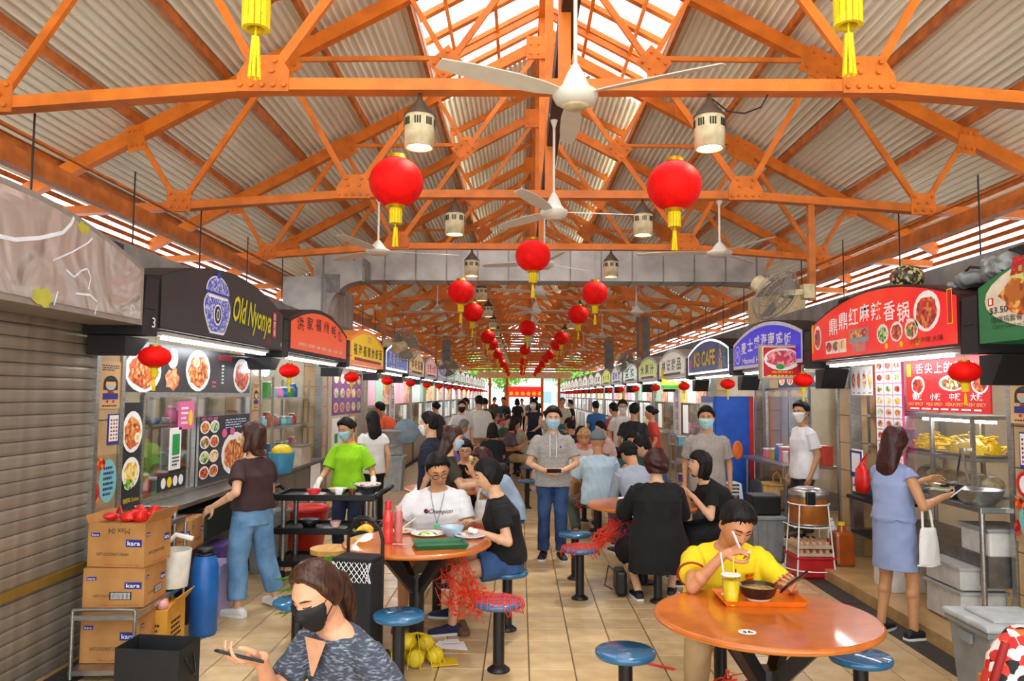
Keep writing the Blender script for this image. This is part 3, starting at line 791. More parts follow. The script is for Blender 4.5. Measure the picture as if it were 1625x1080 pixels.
far = [('#c9a25a', '#7a3a1c', '金味烧腊', 'gold arched stall sign with brown characters'), ('#e9a9a4', '#b83a3a', '甘蔗汁店', 'pink arched stall sign'), ('#8f86b8', '#f4f0ff', '南洋咖啡', 'lilac arched stall sign'), ('#8fd0bd', '#ffffff', '清水豆花', 'mint green arched stall sign'),
       ('#d8ecd9', '#3a7a44', '素食之家', 'pale green arched stall sign'), ('#e9f0e4', '#5a8a3a', '粥品', 'white arched stall sign with green characters')]
def farsign(side, n, c, ink, txt, lab, grp=None):
    F = lit('sign_' + c.strip('#'), c, .5); I = P('ink_' + ink.strip('#'), ink, .5)
    def d(p, pr, le):
        for i, ch in enumerate(txt): p.text(le, ch, SW / 2 + (i - (len(txt) - 1) / 2) * 2.2 / len(txt), .27, 1.6 / len(txt), .24, I, .008, bold=.02)
        p.rect(pr, SW / 2, .08, 1.9, .05, I, .006)
    return sign(side, n, lab, F, P('sign_rim_white', '#e8e8e4', .4), d, bw=.07, group=grp)
for i, (c, ink, tx, lab) in enumerate(far): farsign('L', 4 + i, c, ink, tx, lab + ', jar sign row')
for n in range(10, NB - 1): farsign('L', n, ['#f4f4ee', '#e6efe0'][n % 2], '#6a8a5a', ['美食', '饭', '面家'][n % 3], 'glowing white arched sign at the far end of the jar sign row', 'far white signs, jar sign row')
# red sign row
def d_green(p, pr, le):
    p.disc(pr, 1.06, .28, .98, .25, P('sign_cream', '#eadfc4', .5), .005, 30); p.disc(pr, 1.0, .27, .72, .17, F_NOODLE, .006, 22, .06); p.disc(pr, .62, .30, .36, .13, food('food_fried', ['#b5651d', '#d98a2e', '#8c4312', '#e9ac55'], 22), .007, 18, .1); p.disc(pr, .5, .42, .14, .04, F_GREEN, .008, 12, .2)
    p.text(le, '肥仔', .52, .47, .3, .12, REDI, .010, bold=.03, italic=.2); p.rect(pr, .15, .27, .06, .05, REDI, .007); p.text(le, '1', .15, .27, .03, .035, WHITEI, .009)
    p.text(le, '$3.50', .24, .205, .2, .05, BLACKI, .012, bold=.01); p.text(le, '咖喱鸡套餐', .32, .145, .32, .045, BLACKI, .012); p.text(le, 'Curry Chicken Set', .36, .095, .38, .035, BLACKI, .012)
sign('R', -1, 'green arched stall sign with a curry chicken picture priced $3.50', F_DKG, F_DKG, d_green, bw=.02, tube=False)
def d_red(p, pr, le):
    for i, c in enumerate('鼎鼎红麻辣香锅'): p.text(le, c, .62 + i * .24, .33 + .07 * math.sin(i / 6 * math.pi), .21, .165, WHITEI, .010, bold=.012)
    p.plate(pr, .2, .25, .10, F_RED, .13, d=.006); p.plate(pr, 2.42, .3, .2, F_RED, .16, d=.006); p.rect(pr, 2.75, .3, .07, .26, YELI, .006); p.rect(pr, 2.75, .3, .055, .245, REDI, .007)
    for i, f in enumerate((F_RED, F_MIX, F_YEL)): p.rect(pr, .5 + i * .17, .13, .16, .13, WHITEI, .006); p.disc(pr, .5 + i * .17, .135, .07, .05, f, .008)
    p.rect(pr, 1.2, .2, .42, .13, P('steel_print', '#9fa3a8', .4), .006); p.rect(pr, 1.2, .22, .36, .07, F_NOODLE, .008); p.rect(pr, 1.2, .09, .3, .08, P('poster_pink', '#e58a84', .5), .006)
    for i, f in enumerate((F_GREEN, F_RED, F_MIX)): p.plate(pr, 1.68 + i * .25, .18, .11, f, .085, pm=PAPER, d=.006)
    for i in range(3): p.disc(pr, 1.75 + i * .26, .07, .03, .025, YELI, .007)
    p.text(le, '小辣 中辣 大辣', 2.4, .08, .5, .05, BLACKI, .009); p.rect(pr, .06, .25, .04, .3, YELI, .006)
sign('R', 0, 'big red arched stall sign with white brush characters and food pictures', F_REDS, P('sign_rim_dark', '#3a1512', .4), d_red, bw=.02)
def d_max(p, pr, le):
    for i, c in enumerate('麦士威海南鸡饭'): p.text(le, c, .58 + i * .3, .30 + .06 * math.sin(i / 6 * math.pi), .25, .17, WHITEI, .010, bold=.025)
    p.text(le, 'Maxwell Hainanese Chicken', 1.5, .12, 2.0, .085, WHITEI, .010, bold=.02); p.disc(pr, .25, .22, .13, .13, WHITEI, .006); p.disc(pr, .25, .22, .115, .115, F_NAVY, .007); p.text(pr, '鸡', .25, .22, .13, .14, WHITEI, .009)
sign('R', 1, 'royal blue arched stall sign with white characters and a round emblem', F_NAVY, None, d_max, bw=.06, rim=P('white_rim', '#e8e8f4', .4))
def d_k3(p, pr, le):
    p.text(le, 'K3 CAFE', 1.3, .27, 1.5, .26, YELI, .010, bold=.03); p.poly(pr, [(.1, .1), (.35, .12), (.3, .3), (.12, .26)], PINKI, .006); p.poly(pr, [(.05, .05), (.4, .05), (.3, .14)], P('print_sky', '#4aa8e0', .4), .006)
    p.poly(pr, [(2.2, .06), (2.5, .06), (2.42, .3), (2.36, .5), (2.3, .3)], F_MIX, .006); p.poly(pr, [(2.5, .08), (2.7, .08), (2.68, .25), (2.55, .25)], P('print_teal', '#3a9aa8', .4), .006); p.disc(pr, 2.6, .33, .06, .06, GREENI, .006)
sign('R', 2, 'navy arched sign with large yellow capitals and a neon rim', F_K3, None, d_k3, bw=.05, rim=NEON)
far2 = [('#cfcabc', '#6a6458', '林记甜品', 'pale grey arched stall sign'), ('#b8c46a', '#7a3a8a', '水果汁', 'leafy patterned green arched sign'), ('#dfeee6', '#3a8a5a', '豆浆', 'white and mint arched stall sign'), ('#c9cad6', '#5a5a86', '面粉粿', 'silver grey arched stall sign'), ('#dfe04a', '#2f7a3a', '鱼片汤', 'lime yellow arched stall sign')]
for i, (c, ink, tx, lab) in enumerate(far2): farsign('R', 3 + i, c, ink, tx, lab + ', red sign row')
for n in range(8, NB - 1): farsign('R', n, ['#f4f4ee', '#e6e0d4'][n % 2], '#8a6a5a', ['美食', '饭', '面家'][n % 3], 'glowing white arched sign at the far end of the red sign row', 'far white signs, red sign row')
# ------------------------------------------------------------------ people
def skin_mat(name, c):
    if name in MATS: return MATS[name]
    m = mat(name, c, .5, c2=tuple(x * .86 for x in lin(c)), scale=18, bump=.06, bscale=220, lo=.3, hi=.7)
    b = m.node_tree.nodes['Principled BSDF']; b.inputs['Subsurface Weight'].default_value = .12; b.inputs['Subsurface Radius'].default_value = (.02, .008, .005); b.inputs['Subsurface Scale'].default_value = .3
    return m
SKIN = skin_mat('skin_light', '#dfae88'); SKIN2 = skin_mat('skin_tan', '#c58f64'); SKIN3 = skin_mat('skin_warm', '#d49a72')
HAIRB = mat('hair_black', '#1c1715', .55, c2='#0a0908', scale=7, stretch=(12, 12, 1.2), bump=.3, bscale=11, spec=.25)
HAIRBR = mat('hair_brown', '#4a2a1c', .4, c2='#24120c', scale=9, stretch=(14, 14, 1.2), bump=.25, bscale=9, spec=.4)
HAIRDR = mat('hair_dark_red', '#4a1d18', .42, c2='#1a0b0a', scale=9, stretch=(14, 14, 1.5), bump=.25, bscale=9, spec=.4)
HAIRG = mat('hair_grey', '#8e8a84', .5, c2='#4f4c48', scale=12, stretch=(10, 10, 1), bump=.25, bscale=9, spec=.4); HAIRBL = mat('hair_blond', '#c9a06a', .5, c2='#8f6a3a', scale=10, stretch=(10, 10, 1), bump=.4, bscale=14)
LIP = mat('lips', '#a8604f', .45, var=.05); EYEW = mat('eye_white', '#e6e0d8', .3, var=.02); EYED = mat('eye_dark', '#1d120d', .25, var=.02)
MASKB = mat('mask_pale_blue', '#a9cfe0', .8, var=.04, bump=.1); MASKW = mat('mask_white', '#eeeeea', .8, var=.03); MASKK = mat('mask_black', '#19181a', .7, var=.1, bump=.15)
SHOEW = mat('shoe_white', '#eceae4', .5, var=.04); SHOEK = mat('shoe_black', '#1a1a1d', .55, var=.1); SHOEB = mat('shoe_brown', '#6a4a32', .6); NAVYC = mat('shoe_navy', '#22264e', .8, bump=.2)
def cloth(name, c, **k): return mat('cloth_' + name, c, k.pop('rough', .85), var=k.pop('var', .07), scale=k.pop('scale', 5), bump=k.pop('bump', .22), bscale=k.pop('bscale', 22), **k)
DENIM = cloth('denim', '#6f98bd', c2='#527ba3', scale=7); DENIMD = cloth('dark_denim', '#33507c', c2='#1f3357', scale=6); KHAKI = cloth('khaki', '#c0a377'); BLACKC = cloth('black', '#0d0d0e', var=.1); GREYC = cloth('grey', '#a7a39d', scale=60, c2='#918d87')

def gs(x, s): return np.exp(-(x / s) ** 2)
def headfn(S, off=0.):
    """unit directions -> head surface (forward +Y, up +Z), metres; off pushes the surface out"""
    S = np.asarray(S, float); sx, sy, sz = S[:, 0], S[:, 1], S[:, 2]
    t = np.clip(-sz, 0, 1)
    x = .075 * sx * (1 - .26 * t ** 1.7) * (1 + .05 * gs(sz - .25, .4)); z = .118 * sz
    fr = np.clip(sy, 0, 1); bk = np.clip(-sy, 0, 1)
    y = np.where(sy > 0, .092 * sy * (1 + .02 * t), .100 * sy * (1 - .42 * t ** 1.3))
    f = np.clip(sy * 1.6, 0, 1)                                        # face mask
    y = y + f * (.010 * t ** 2)                                        # chin forward
    y = y + f * (.006 * gs(z - .034, .012) * gs(x, .05))               # brow
    y = y - f * .009 * gs(z - .014, .011) * (gs(x - .031, .016) + gs(x + .031, .016))
    prof = np.clip((.026 - z) / .055, 0, 1) ** 1.2 * np.clip((z + .040) / .012, 0, 1)
    y = y + f * .021 * prof * gs(x, .0105 + .006 * np.clip((.01 - z) / .05, 0, 1))   # nose
    y = y + f * .005 * gs(z + .033, .009) * (gs(x - .012, .007) + gs(x + .012, .007))  # nostrils
    y = y + f * .004 * gs(z + .015, .022) * (gs(x - .042, .018) + gs(x + .042, .018))  # cheeks
    y = y + f * (.007 * gs(z + .062, .012) * gs(x, .021) - .0045 * gs(z + .0625, .0028) * gs(x, .021))   # lips
    y = y - f * .004 * gs(z + .082, .008) * gs(x, .025) + f * .005 * gs(z + .101, .012) * gs(x, .022)
    Pn = np.stack([x, y, z], 1)
    if np.ndim(off) or off:
        n = S / np.array([.075, .096, .118]); n /= np.linalg.norm(n, axis=1)[:, None]; Pn = Pn + n * (np.asarray(off)[:, None] if np.ndim(off) else off)
    return Pn
def usphere(nu, nv):
    V = []; F = []
    for i in range(1, nv):
        a = math.pi * i / nv
        for j in range(nu):
            b = 2 * math.pi * j / nu; V.append((math.sin(a) * math.cos(b), math.sin(a) * math.sin(b), math.cos(a)))
    n = len(V); V += [(0, 0, 1), (0, 0, -1)]
    for i in range(nv - 2): F += [(i * nu + j, (i + 1) * nu + j, (i + 1) * nu + (j + 1) % nu, i * nu + (j + 1) % nu) for j in range(nu)]
    F += [(n, j, (j + 1) % nu) for j in range(nu)] + [(n + 1, (nv - 2) * nu + (j + 1) % nu, (nv - 2) * nu + j) for j in range(nu)]
    return np.array(V), F
US = usphere(56, 40); USL = usphere(20, 14)
def sm01(x): x = np.clip(x, 0, 1); return x * x * (3 - 2 * x)
def face_y(x, z):
    sx, sz = x / .075, z / .118; sy = math.sqrt(max(.05, 1 - sx * sx - sz * sz)); return float(headfn([[sx, sy, sz]])[0][1])
class Sk(MB):
    def cap(s, p, q, r0, r1, n=14, e=1.):
        s.cyl(p, q, r0, r1, n, e=e); s.ell(p, (r0,) * 3, 12, 6); s.ell(q, (r1,) * 3, 12, 6); return s
    def chain(s, pts, rr, n=14):
        for i in range(len(pts) - 1): s.cap(pts[i], pts[i + 1], rr[i], rr[i + 1], n)
        return s
    def loft(s, rings, n=24, pw=2.0):
        V = []
        for c, ax, ay, rx, ry in rings:
            c, ax, ay = Vector(c), Vector(ax), Vector(ay)
            for j in range(n):
                a = 2 * math.pi * j / n; ca, sa = math.cos(a), math.sin(a)
                V.append(c + ax * (rx * math.copysign(abs(ca) ** (2 / pw), ca)) + ay * (ry * math.copysign(abs(sa) ** (2 / pw), sa)))
        k = len(rings)
        s.add(V, [(i * n + j, i * n + (j + 1) % n, (i + 1) * n + (j + 1) % n, (i + 1) * n + j) for i in range(k - 1) for j in range(n)] + [tuple(range(n - 1, -1, -1)), tuple(range((k - 1) * n, k * n))]); return s
def remesh(mb, vox, wr=0., seed=0, smooth=2):
    me = bpy.data.meshes.new('r'); me.from_pydata([tuple(p) for p in mb.v], [], mb.f); me.update()
    o = bpy.data.objects.new('r', me); r = o.modifiers.new('r', 'REMESH'); r.mode = 'VOXEL'; r.voxel_size = vox; r.use_smooth_shade = True
    if smooth:
        q = o.modifiers.new('s', 'SMOOTH'); q.iterations = smooth; q.factor = .5
    me = evalmesh(o)
    if wr:
        n = len(me.vertices); V = np.empty(n * 3); me.vertices.foreach_get('co', V); V = V.reshape(-1, 3); Nn_ = np.empty(n * 3); me.vertices.foreach_get('normal', Nn_); Nn_ = Nn_.reshape(-1, 3)
        q = np.random.RandomState(seed); d = np.zeros(n)
        for i in range(7):
            k = q.normal(size=3) * (13 + 8 * i) * np.array([1, 1, .7]); w = V @ k + q.rand() * 6 + 1.2 * np.sin(V @ (q.normal(size=3) * 9)); d += np.sin(w) / (1 + .5 * i)
        V += Nn_ * (d * wr)[:, None]; me.vertices.foreach_set('co', V.ravel()); me.update()
    return me
def ik(a, t, l1, l2, pole):
    a, t = Vector(a), Vector(t); d = t - a; L = min(d.length, (l1 + l2) * .995); L = max(L, abs(l1 - l2) + .02); u = d.normalized()
    x = (l1 * l1 - l2 * l2 + L * L) / (2 * L); h = math.sqrt(max(0, l1 * l1 - x * x)); p = Vector(pole); p = p - u * p.dot(u); p.normalize()
    return a + u * x + p * h, a + u * L
def hand(sk, w, d, nrm, side, curl=.5, k=1., inf=0., curls=None, spread=5, thumb=.5):
    """palm, four unequal fingers with two bends and a thumb from the side of the palm"""
    d = Vector(d).normalized(); nrm = Vector(nrm); nrm = (nrm - d * nrm.dot(d)).normalized(); ac = d.cross(nrm) * side      # ac points towards the thumb side
    w = Vector(w); k *= 1.06; tips = []
    sk.cap(w - d * .02 * k, w + d * .03 * k, .024 * k + inf, .026 * k + inf)
    for i, (off, ml, ls, r) in enumerate(((.031, .083, (.042, .026, .021), .0084), (.0105, .087, (.046, .029, .022), .0086), (-.0105, .083, (.042, .027, .021), .0082), (-.030, .074, (.033, .021, .018), .0074))):
        c = curls[i] if curls else curl
        a = math.radians(spread * (1.5 - i)); fd = (d * math.cos(a) + ac * math.sin(a)).normalized()
        kn = w + (d * ml + ac * off) * k; sk.cap(w + (d * .012 + ac * off * .55) * k, kn, .0125 * k + inf, .0115 * k + inf, 10)
        p = kn; ang = 0
        for j, l in enumerate(ls):
            ang += c * (.75, 1.0, .7)[j]; q = p + (fd * math.cos(ang) + nrm * math.sin(ang)) * l * k; rr = r * k * (1 - .1 * j) + inf; sk.cap(p, q, rr, rr * .93, 10); p = q
        tips.append(p)
    b = w + (d * .018 + ac * .024 + nrm * .008) * k; e1 = b + (d * .62 + ac * (.85 - .5 * thumb) + nrm * .75 * thumb).normalized() * .043 * k
    e2 = e1 + (d * .85 + ac * (.35 - .55 * thumb) + nrm * .75 * thumb).normalized() * .033 * k; e3 = e2 + (d * .95 + ac * (.1 - .4 * thumb) + nrm * .5 * thumb).normalized() * .026 * k
    sk.cap(b, e1, .0155 * k + inf, .012 * k + inf, 10); sk.cap(e1, e2, .0115 * k + inf, .0100 * k + inf, 10); sk.cap(e2, e3, .0100 * k + inf, .0085 * k + inf, 10)
    return tips
def person(label, loc, face, H=1.64, pose='stand', seat=.45, lean=0., twist=0., head=(0, 0, 0), hR=None, hL=None, fR=None, fL=None, kR=None, kL=None, build=1., fem=False, skin=None,
           top=None, sleeve=.6, hem=-.1, collar=None, bottom='long', bmat=None, blen=.3, shoe=None, hair='short', hmat=None, mask=None, glasses=None, vox=.007, poleR=None, poleL=None, long_sleeve=False,
           topr=1., facek=True, group=None, eyes='open', gloves=None, headk=1.07, shrug=0., look_round=0., legw=1., dress=False):
    skin = skin or SKIN; hmat = hmat or HAIRB; shoe = shoe or SHOEK
    k = H / 1.65; rz = R_(face); T = thing('person', label, 'person', loc, rz, group)
    inv = Matrix.Rotation(-rz, 3, 'Z'); base = Vector(loc)
    def W(p): return inv @ (Vector(p) - base)                         # world -> local
    def V(*p): return Vector(p) * k
    pz = .90 if pose == 'stand' else (seat + .105) / k
    pel = V(0, 0, pz); L = R_(lean)
    def up(a): return Vector((0, math.sin(a), math.cos(a)))
    mid = pel + up(L * .7) * .17 * k; che = mid + up(L) * .16 * k; nek = che + up(L * 1.1) * .165 * k
    tw = Matrix.Rotation(R_(twist), 3, 'Z'); sx = tw @ Vector((1, 0, 0)); hx = Vector((1, 0, 0))
    shw = (.172 if not fem else .152) * k * (1 + .35 * (build - 1))
    sh = {'R': nek + sx * shw - up(L) * (.084 - shrug) * k, 'L': nek - sx * shw - up(L) * (.084 - shrug) * k}
    fy, fp, fr_ = (R_(a) for a in head)
    HM = Matrix.Rotation(fy, 3, 'Z') @ Matrix.Rotation(-fp, 3, 'X') @ Matrix.Rotation(fr_, 3, 'Y')
    hk = headk * k
    nt = nek + up(L * .8 + fp * .35) * .075 * k; hc = nt + HM @ Vector((0, .022, .088)) * hk
    def HP(q): return hc + HM @ (Vector(q) * hk)
    # arms
    wr = {}; el = {}
    for s_, h_, po in (('R', hR, poleR), ('L', hL, poleL)):
        sg = 1 if s_ == 'R' else -1
        t = W(h_['t']) if h_ and 't' in h_ else sh[s_] + Vector((sg * .07, .04, -.49)) * k
        e, w = ik(sh[s_], t, .275 * k, .25 * k, po or (sg * .35, -.6, -.75)); el[s_] = e; wr[s_] = w
    # legs
    hip = {'R': pel + V(.088, 0, -.04), 'L': pel + V(-.088, 0, -.04)}; kn = {}; an = {}; toe = {}
    for s_, f_, kk in (('R', fR, kR), ('L', fL, kL)):
        sg = 1 if s_ == 'R' else -1
        t = W(f_) if f_ else (V(sg * .10, 0, 0) if pose == 'stand' else V(sg * .13, .40, 0))
        t = Vector((t.x, t.y, t.z + .085 * k))
        kk = W(kk) - hip[s_] if kk else ((sg * .06, 1, .1) if pose == 'stand' else (sg * .25, .8, .9))
        kn[s_], an[s_] = ik(hip[s_], t, (.395 if pose == 'stand' else .42) * k, (.387 if pose == 'stand' else .41) * k, kk)
        toe[s_] = an[s_] + Vector((sg * .03, .16, -.066)) * k
    b = build
    # ---- body: one continuous surface
    sk = Sk(); fwd = lambda a: Vector((0, math.cos(a), -math.sin(a)))
    sk.loft([(pel + V(0, 0, -.06), hx, fwd(0), .13 * k * b, .095 * k * b), (pel, hx, fwd(0), .15 * k * b, .105 * k * b), (mid, hx, fwd(L), (.125 if fem else .135) * k * b, .095 * k * b), (che, sx, fwd(L), (.142 if fem else .158) * k * b, .105 * k * b), (nek - up(L) * .05 * k, sx, fwd(L), .125 * k, .075 * k), (nek + up(L) * .01 * k, sx, fwd(L), .065 * k, .06 * k)])
    sk.cap(nek - up(L) * .02 * k, nt + HM @ Vector((0, .0, .03)) * k, .06 * k, (.05 if fem else .056) * k)
    near = vox < .009
    US_ = US if near else USL
    hv = headfn(US_[0]); sk.add([HP(p) for p in hv], US_[1])
    for sg in (-1, 1): sk.ell(HP((sg * .077, -.008, -.004)), (.010 * hk, .019 * hk, .031 * hk), 10, 6, M=HM @ Matrix.Rotation(sg * .35, 3, 'Z'))
    gl = {}
    for s_, h_ in (('R', hR), ('L', hL)):
        sg = 1 if s_ == 'R' else -1; h_ = h_ or {}
        ar = .9 + .1 * b
        sk.chain([sh[s_], el[s_], wr[s_]], [.047 * k * ar, .037 * k * ar, .026 * k])
        fa = (wr[s_] - el[s_]).normalized(); mpt = el[s_] + fa * .07 * k; sk.ell(mpt, (.04 * k * ar,) * 3)
        d = inv @ Vector(h_['d']) if 'd' in h_ else fa; n = inv @ Vector(h_['n']) if 'n' in h_ else Vector((-sg * 1, .3, 0))
        if near: hand(sk, wr[s_] + d * .01, d, n, -sg, h_.get('curl', .45), k * .96, curls=h_.get('curls'), thumb=h_.get('thumb', .5))
        else: sk.cap(wr[s_], wr[s_] + d * .09 * k, .03 * k, .028 * k); sk.cap(wr[s_] + d * .09 * k, wr[s_] + (d + n * .5) * .13 * k, .02 * k, .014 * k)
        if gloves:
            g = Sk(); g.cap(wr[s_] - fa * .05 * k, wr[s_], .036 * k, .032 * k); hand(g, wr[s_] + d * .01, d, n, -sg, h_.get('curl', .45), k * .96, .004, thumb=h_.get('thumb', .5)); gl[s_] = g
    for s_ in 'RL':
        sk.chain([hip[s_], kn[s_], an[s_]], [.082 * k * b, .052 * k, .036 * k]); c = kn[s_] + (an[s_] - kn[s_]) * .3; back = (kn[s_] - (hip[s_] + an[s_]) / 2); back = -back.normalized() if back.length > .02 else Vector((0, -1, 0))
        sk.ell(c + back * .012 * k, (.05 * k,) * 3); sk.cap(an[s_], an[s_] + Vector((0, .0, -.04)) * k, .036 * k, .034 * k); sk.cap(an[s_] + Vector((0, -.02, -.05)) * k, toe[s_], .026 * k, .014 * k)
    me = remesh(sk, vox); me.materials.append(skin); link('body', me, T)
    # ---- top
    if top:
        c = Sk(); t_ = topr; g0 = .016 * k * t_
        pw = 2.4
        rings = [(pel + up(L * .3) * hem * k, hx, fwd(0), .172 * k * b * (1.02 if hem < -.05 else .96) + g0, .126 * k * b + g0), (pel + up(L * .4) * .03 * k, hx, fwd(L * .3), .168 * k * b + g0, .123 * k * b + g0), (mid, hx, fwd(L), (.14 if fem else .155) * k * b + g0, .11 * k * b + g0), (che + up(L) * .0, sx, fwd(L), (.150 if fem else .168) * k * b + g0, (.118 if fem else .11) * k * b + g0), (nek - up(L) * .07 * k, sx, fwd(L), shw - .015 * k + g0, .088 * k + g0), (nek - up(L) * .045 * k, sx, fwd(L), shw * .84 + g0, .078 * k + g0), (nek - up(L) * .006 * k, sx, fwd(L), .072 * k + g0 * .6, .066 * k + g0 * .5)]
        c.loft(rings, 28, pw)
        for s_ in 'RL':
            if sleeve > 0:
                fa = el[s_] - sh[s_]; c.ell(sh[s_] - (sh[s_] - nek).normalized() * .01 * k, (.05 * k * (.9 + .1 * b) + g0 * .6,) * 3)
                if long_sleeve:
                    c.cyl(sh[s_], el[s_], .052 * k + g0, .043 * k + g0, 16); c.ell(el[s_], (.043 * k + g0,) * 3); c.cyl(el[s_], wr[s_] - (wr[s_] - el[s_]).normalized() * .02, .043 * k + g0, .034 * k + g0, 16)
                else: c.cyl(sh[s_], sh[s_] + fa * sleeve, .051 * k + g0, .054 * k + g0 * 1.25, 18)
        if dress: c.loft([(pel + V(0, .0, -blen), hx, fwd(0), .19 * k * b, .145 * k * b), (pel + V(0, 0, -blen * .4), hx, fwd(0), .182 * k * b, .135 * k * b), (pel + V(0, 0, .03), hx, fwd(0), .165 * k * b + .01, .12 * k * b + .012), (pel + V(0, 0, .14), hx, fwd(0), .14 * k * b + g0, .104 * k * b + g0)], 30)
        me = remesh(c, max(vox, .007), .0032 * k, len(label)); me.materials.append(top); link('dress' if dress else 'top', me, T)
        if collar:
            q = MB(); V_ = []; m_ = 18
            for i in range(m_ + 1):
                a = R_(90 + 22 + (360 - 44) * i / m_); ca, sa = math.cos(a), math.sin(a); fl = max(0, sa) ** 2
                for r1, zz in ((.060, .028 - .03 * fl), (.084 + .02 * fl, -.004 - .055 * fl), (.088 + .02 * fl, -.008 - .055 * fl), (.066, .032 - .03 * fl)): V_.append(nek + up(L) * zz * k + sx * (r1 * k * ca) + fwd(L) * (r1 * .95 * k * sa))
            q.add(V_, [(4 * i + j, 4 * i + (j + 1) % 4, 4 * i + 4 + (j + 1) % 4, 4 * i + 4 + j) for i in range(m_) for j in range(4)] + [(0, 1, 2, 3), tuple(4 * m_ + j for j in (3, 2, 1, 0))]); q.build('collar', collar, T)
    # ---- bottom
    if bottom and not dress:
        c = Sk(); ln = blen
        if bottom in ('long', 'shorts'):
            c.loft([(pel + V(0, 0, -.11), hx, fwd(0), .15 * k * b + .012, .10 * k * b + .014), (pel + V(0, 0, .02), hx, fwd(0), .157 * k * b + .012, .112 * k * b + .012), (pel + up(L * .5) * .08 * k, hx, fwd(0), .145 * k * b + .008, .104 * k * b + .008)], 26)
            for s_ in 'RL':
                c.ell(hip[s_], (.095 * k * b,) * 3)
                if bottom == 'long':
                    c.cyl(hip[s_], kn[s_], .096 * k * b, .066 * k * legw + .008, 18); c.ell(kn[s_], (.066 * k * legw + .008,) * 3); e = kn[s_] + (an[s_] - kn[s_]) * blen_long(blen); c.cyl(kn[s_], e, .066 * k * legw + .008, .055 * k * legw ** 1.7 + .008, 18)
                else: c.cyl(hip[s_], hip[s_] + (kn[s_] - hip[s_]) * ln, .098 * k * b, .086 * k * b + .012, 18)
        else:                                                           # skirt
            if pose == 'stand':
                c.loft([(pel + V(0, .0, -ln), hx, fwd(0), .185 * k * b, .14 * k * b), (pel + V(0, 0, -ln * .4), hx, fwd(0), .178 * k * b, .13 * k * b), (pel + V(0, 0, .03), hx, fwd(0), .16 * k * b + .01, .115 * k * b + .012), (pel + V(0, 0, .12), hx, fwd(0), .135 * k * b + (.034 if dress else .012), .1 * k * b + (.036 if dress else .012)), (pel + V(0, 0, .2), hx, fwd(0), .13 * k * b + (.024 if dress else -.02), .1 * k * b + (.02 if dress else -.02))][:4 + dress], 30)
            else:
                c.loft([(pel + V(0, -.02, -.11), hx, fwd(0), .2 * k * b, .13 * k * b), (pel + V(0, 0, .02), hx, fwd(0), .17 * k * b, .12 * k * b), (pel + V(0, 0, .1), hx, fwd(0), .145 * k * b, .105 * k * b)], 26)
                for s_ in 'RL': c.cyl(hip[s_], hip[s_] + (kn[s_] - hip[s_]) * ln, .105 * k * b, .105 * k * b, 18)
        me = remesh(c, max(vox, .007), .0032 * k, 3 + len(label)); me.materials.append(bmat or BLACKC); link({'long': 'trousers', 'shorts': 'shorts'}.get(bottom, 'skirt'), me, T)
    # ---- shoes
    if shoe:
        for s_ in 'RL':
            c = Sk(); hd = (toe[s_] - an[s_]); hd.z = 0; hd.normalize(); sd = hd.cross(Vector((0, 0, 1))); z0 = Vector((an[s_].x, an[s_].y, an[s_].z - .085 * k))
            def sr(f, z, w): return (z0 + hd * f * k + Vector((0, 0, z * k)), w * k)
            rings = []
            pr = [(-.085, .03, .001), (-.08, .034, .05), (-.04, .04, .075), (.02, .042, .075), (.08, .045, .055), (.15, .046, .042), (.19, .035, .03), (.205, .005, .012)]
            for f, w, h in pr: rings.append((z0 + hd * f * k + Vector((0, 0, (h / 2 + .006) * k)), sd, Vector((0, 0, 1)), w * k, (h / 2 + .004) * k))
            c.loft(rings, 18, 2.6); o = link('shoe', remesh(c, .007), T); o.data.materials.append(shoe)
            if near:
                so = MB(); pts = [(a, w) for a, w in ((-.085, .028), (-.04, .042), (.08, .048), (.16, .047), (.2, .03), (.212, .0))]
                V_ = [z0 + hd * a * k + sd * w * k for a, w in pts] + [z0 + hd * a * k - sd * w * k for a, w in pts[::-1]]
                n = len(V_); so.add(V_ + [p + Vector((0, 0, .018 * k)) for p in V_], [tuple(range(n)), tuple(range(2 * n - 1, n - 1, -1))] + [(i, (i + 1) % n, n + (i + 1) % n, n + i) for i in range(n)]); so.build('sole', SHOEW if shoe is not SHOEB else SHOEB, o)
    # ---- hair
    hs = hair.split('+')
    S_ = US_[0]; sy_, sz_, sx_ = S_[:, 1], S_[:, 2], S_[:, 0]
    def offfield(fld, out, edge=.16, noise=.0):
        o_ = -.012 + (out + .012) * sm01(fld / edge + .25)
        if noise:
            az = np.arctan2(sx_, sy_); o_ = o_ + noise * (np.sin(az * 9 + 2 * np.sin(sz_ * 5)) + .7 * np.sin(az * 14 + 3 * sz_)) * (fld > .05) * np.clip(1.2 - sz_, .2, 1)
        return o_
    if 'bald' not in hs:
        xs = [-1, -.5, 0, .3, .6, 1]; ys = {'short': [-.5, -.45, -.12, .22, .6, .68], 'back': [-.6, -.6, -.3, .2, .74, .84], 'fringe': [-.6, -.6, -.5, .0, .3, .36], 'full': [-.7, -.7, -.55, .05, .42, .5]}[hs[0] if hs[0] in ('short', 'fringe', 'full', 'back') else 'full']
        fld = sz_ - np.interp(sy_, xs, ys) + .05 * np.sin(sx_ * 19) * np.sin(sx_ * 7 + 1)
        th_ = {'short': .007 + .015 * sm01(sz_ * 1.6), 'fringe': .02, 'full': .018, 'back': .012 + .01 * sm01(sz_)}.get(hs[0], .018)
        hvv = headfn(S_, offfield(fld, th_ + .006 * np.clip(sz_, 0, 1), noise=.003))
        hm = Sk(); hm.add([HP(p) for p in hvv], US_[1])
        ex = Sk()
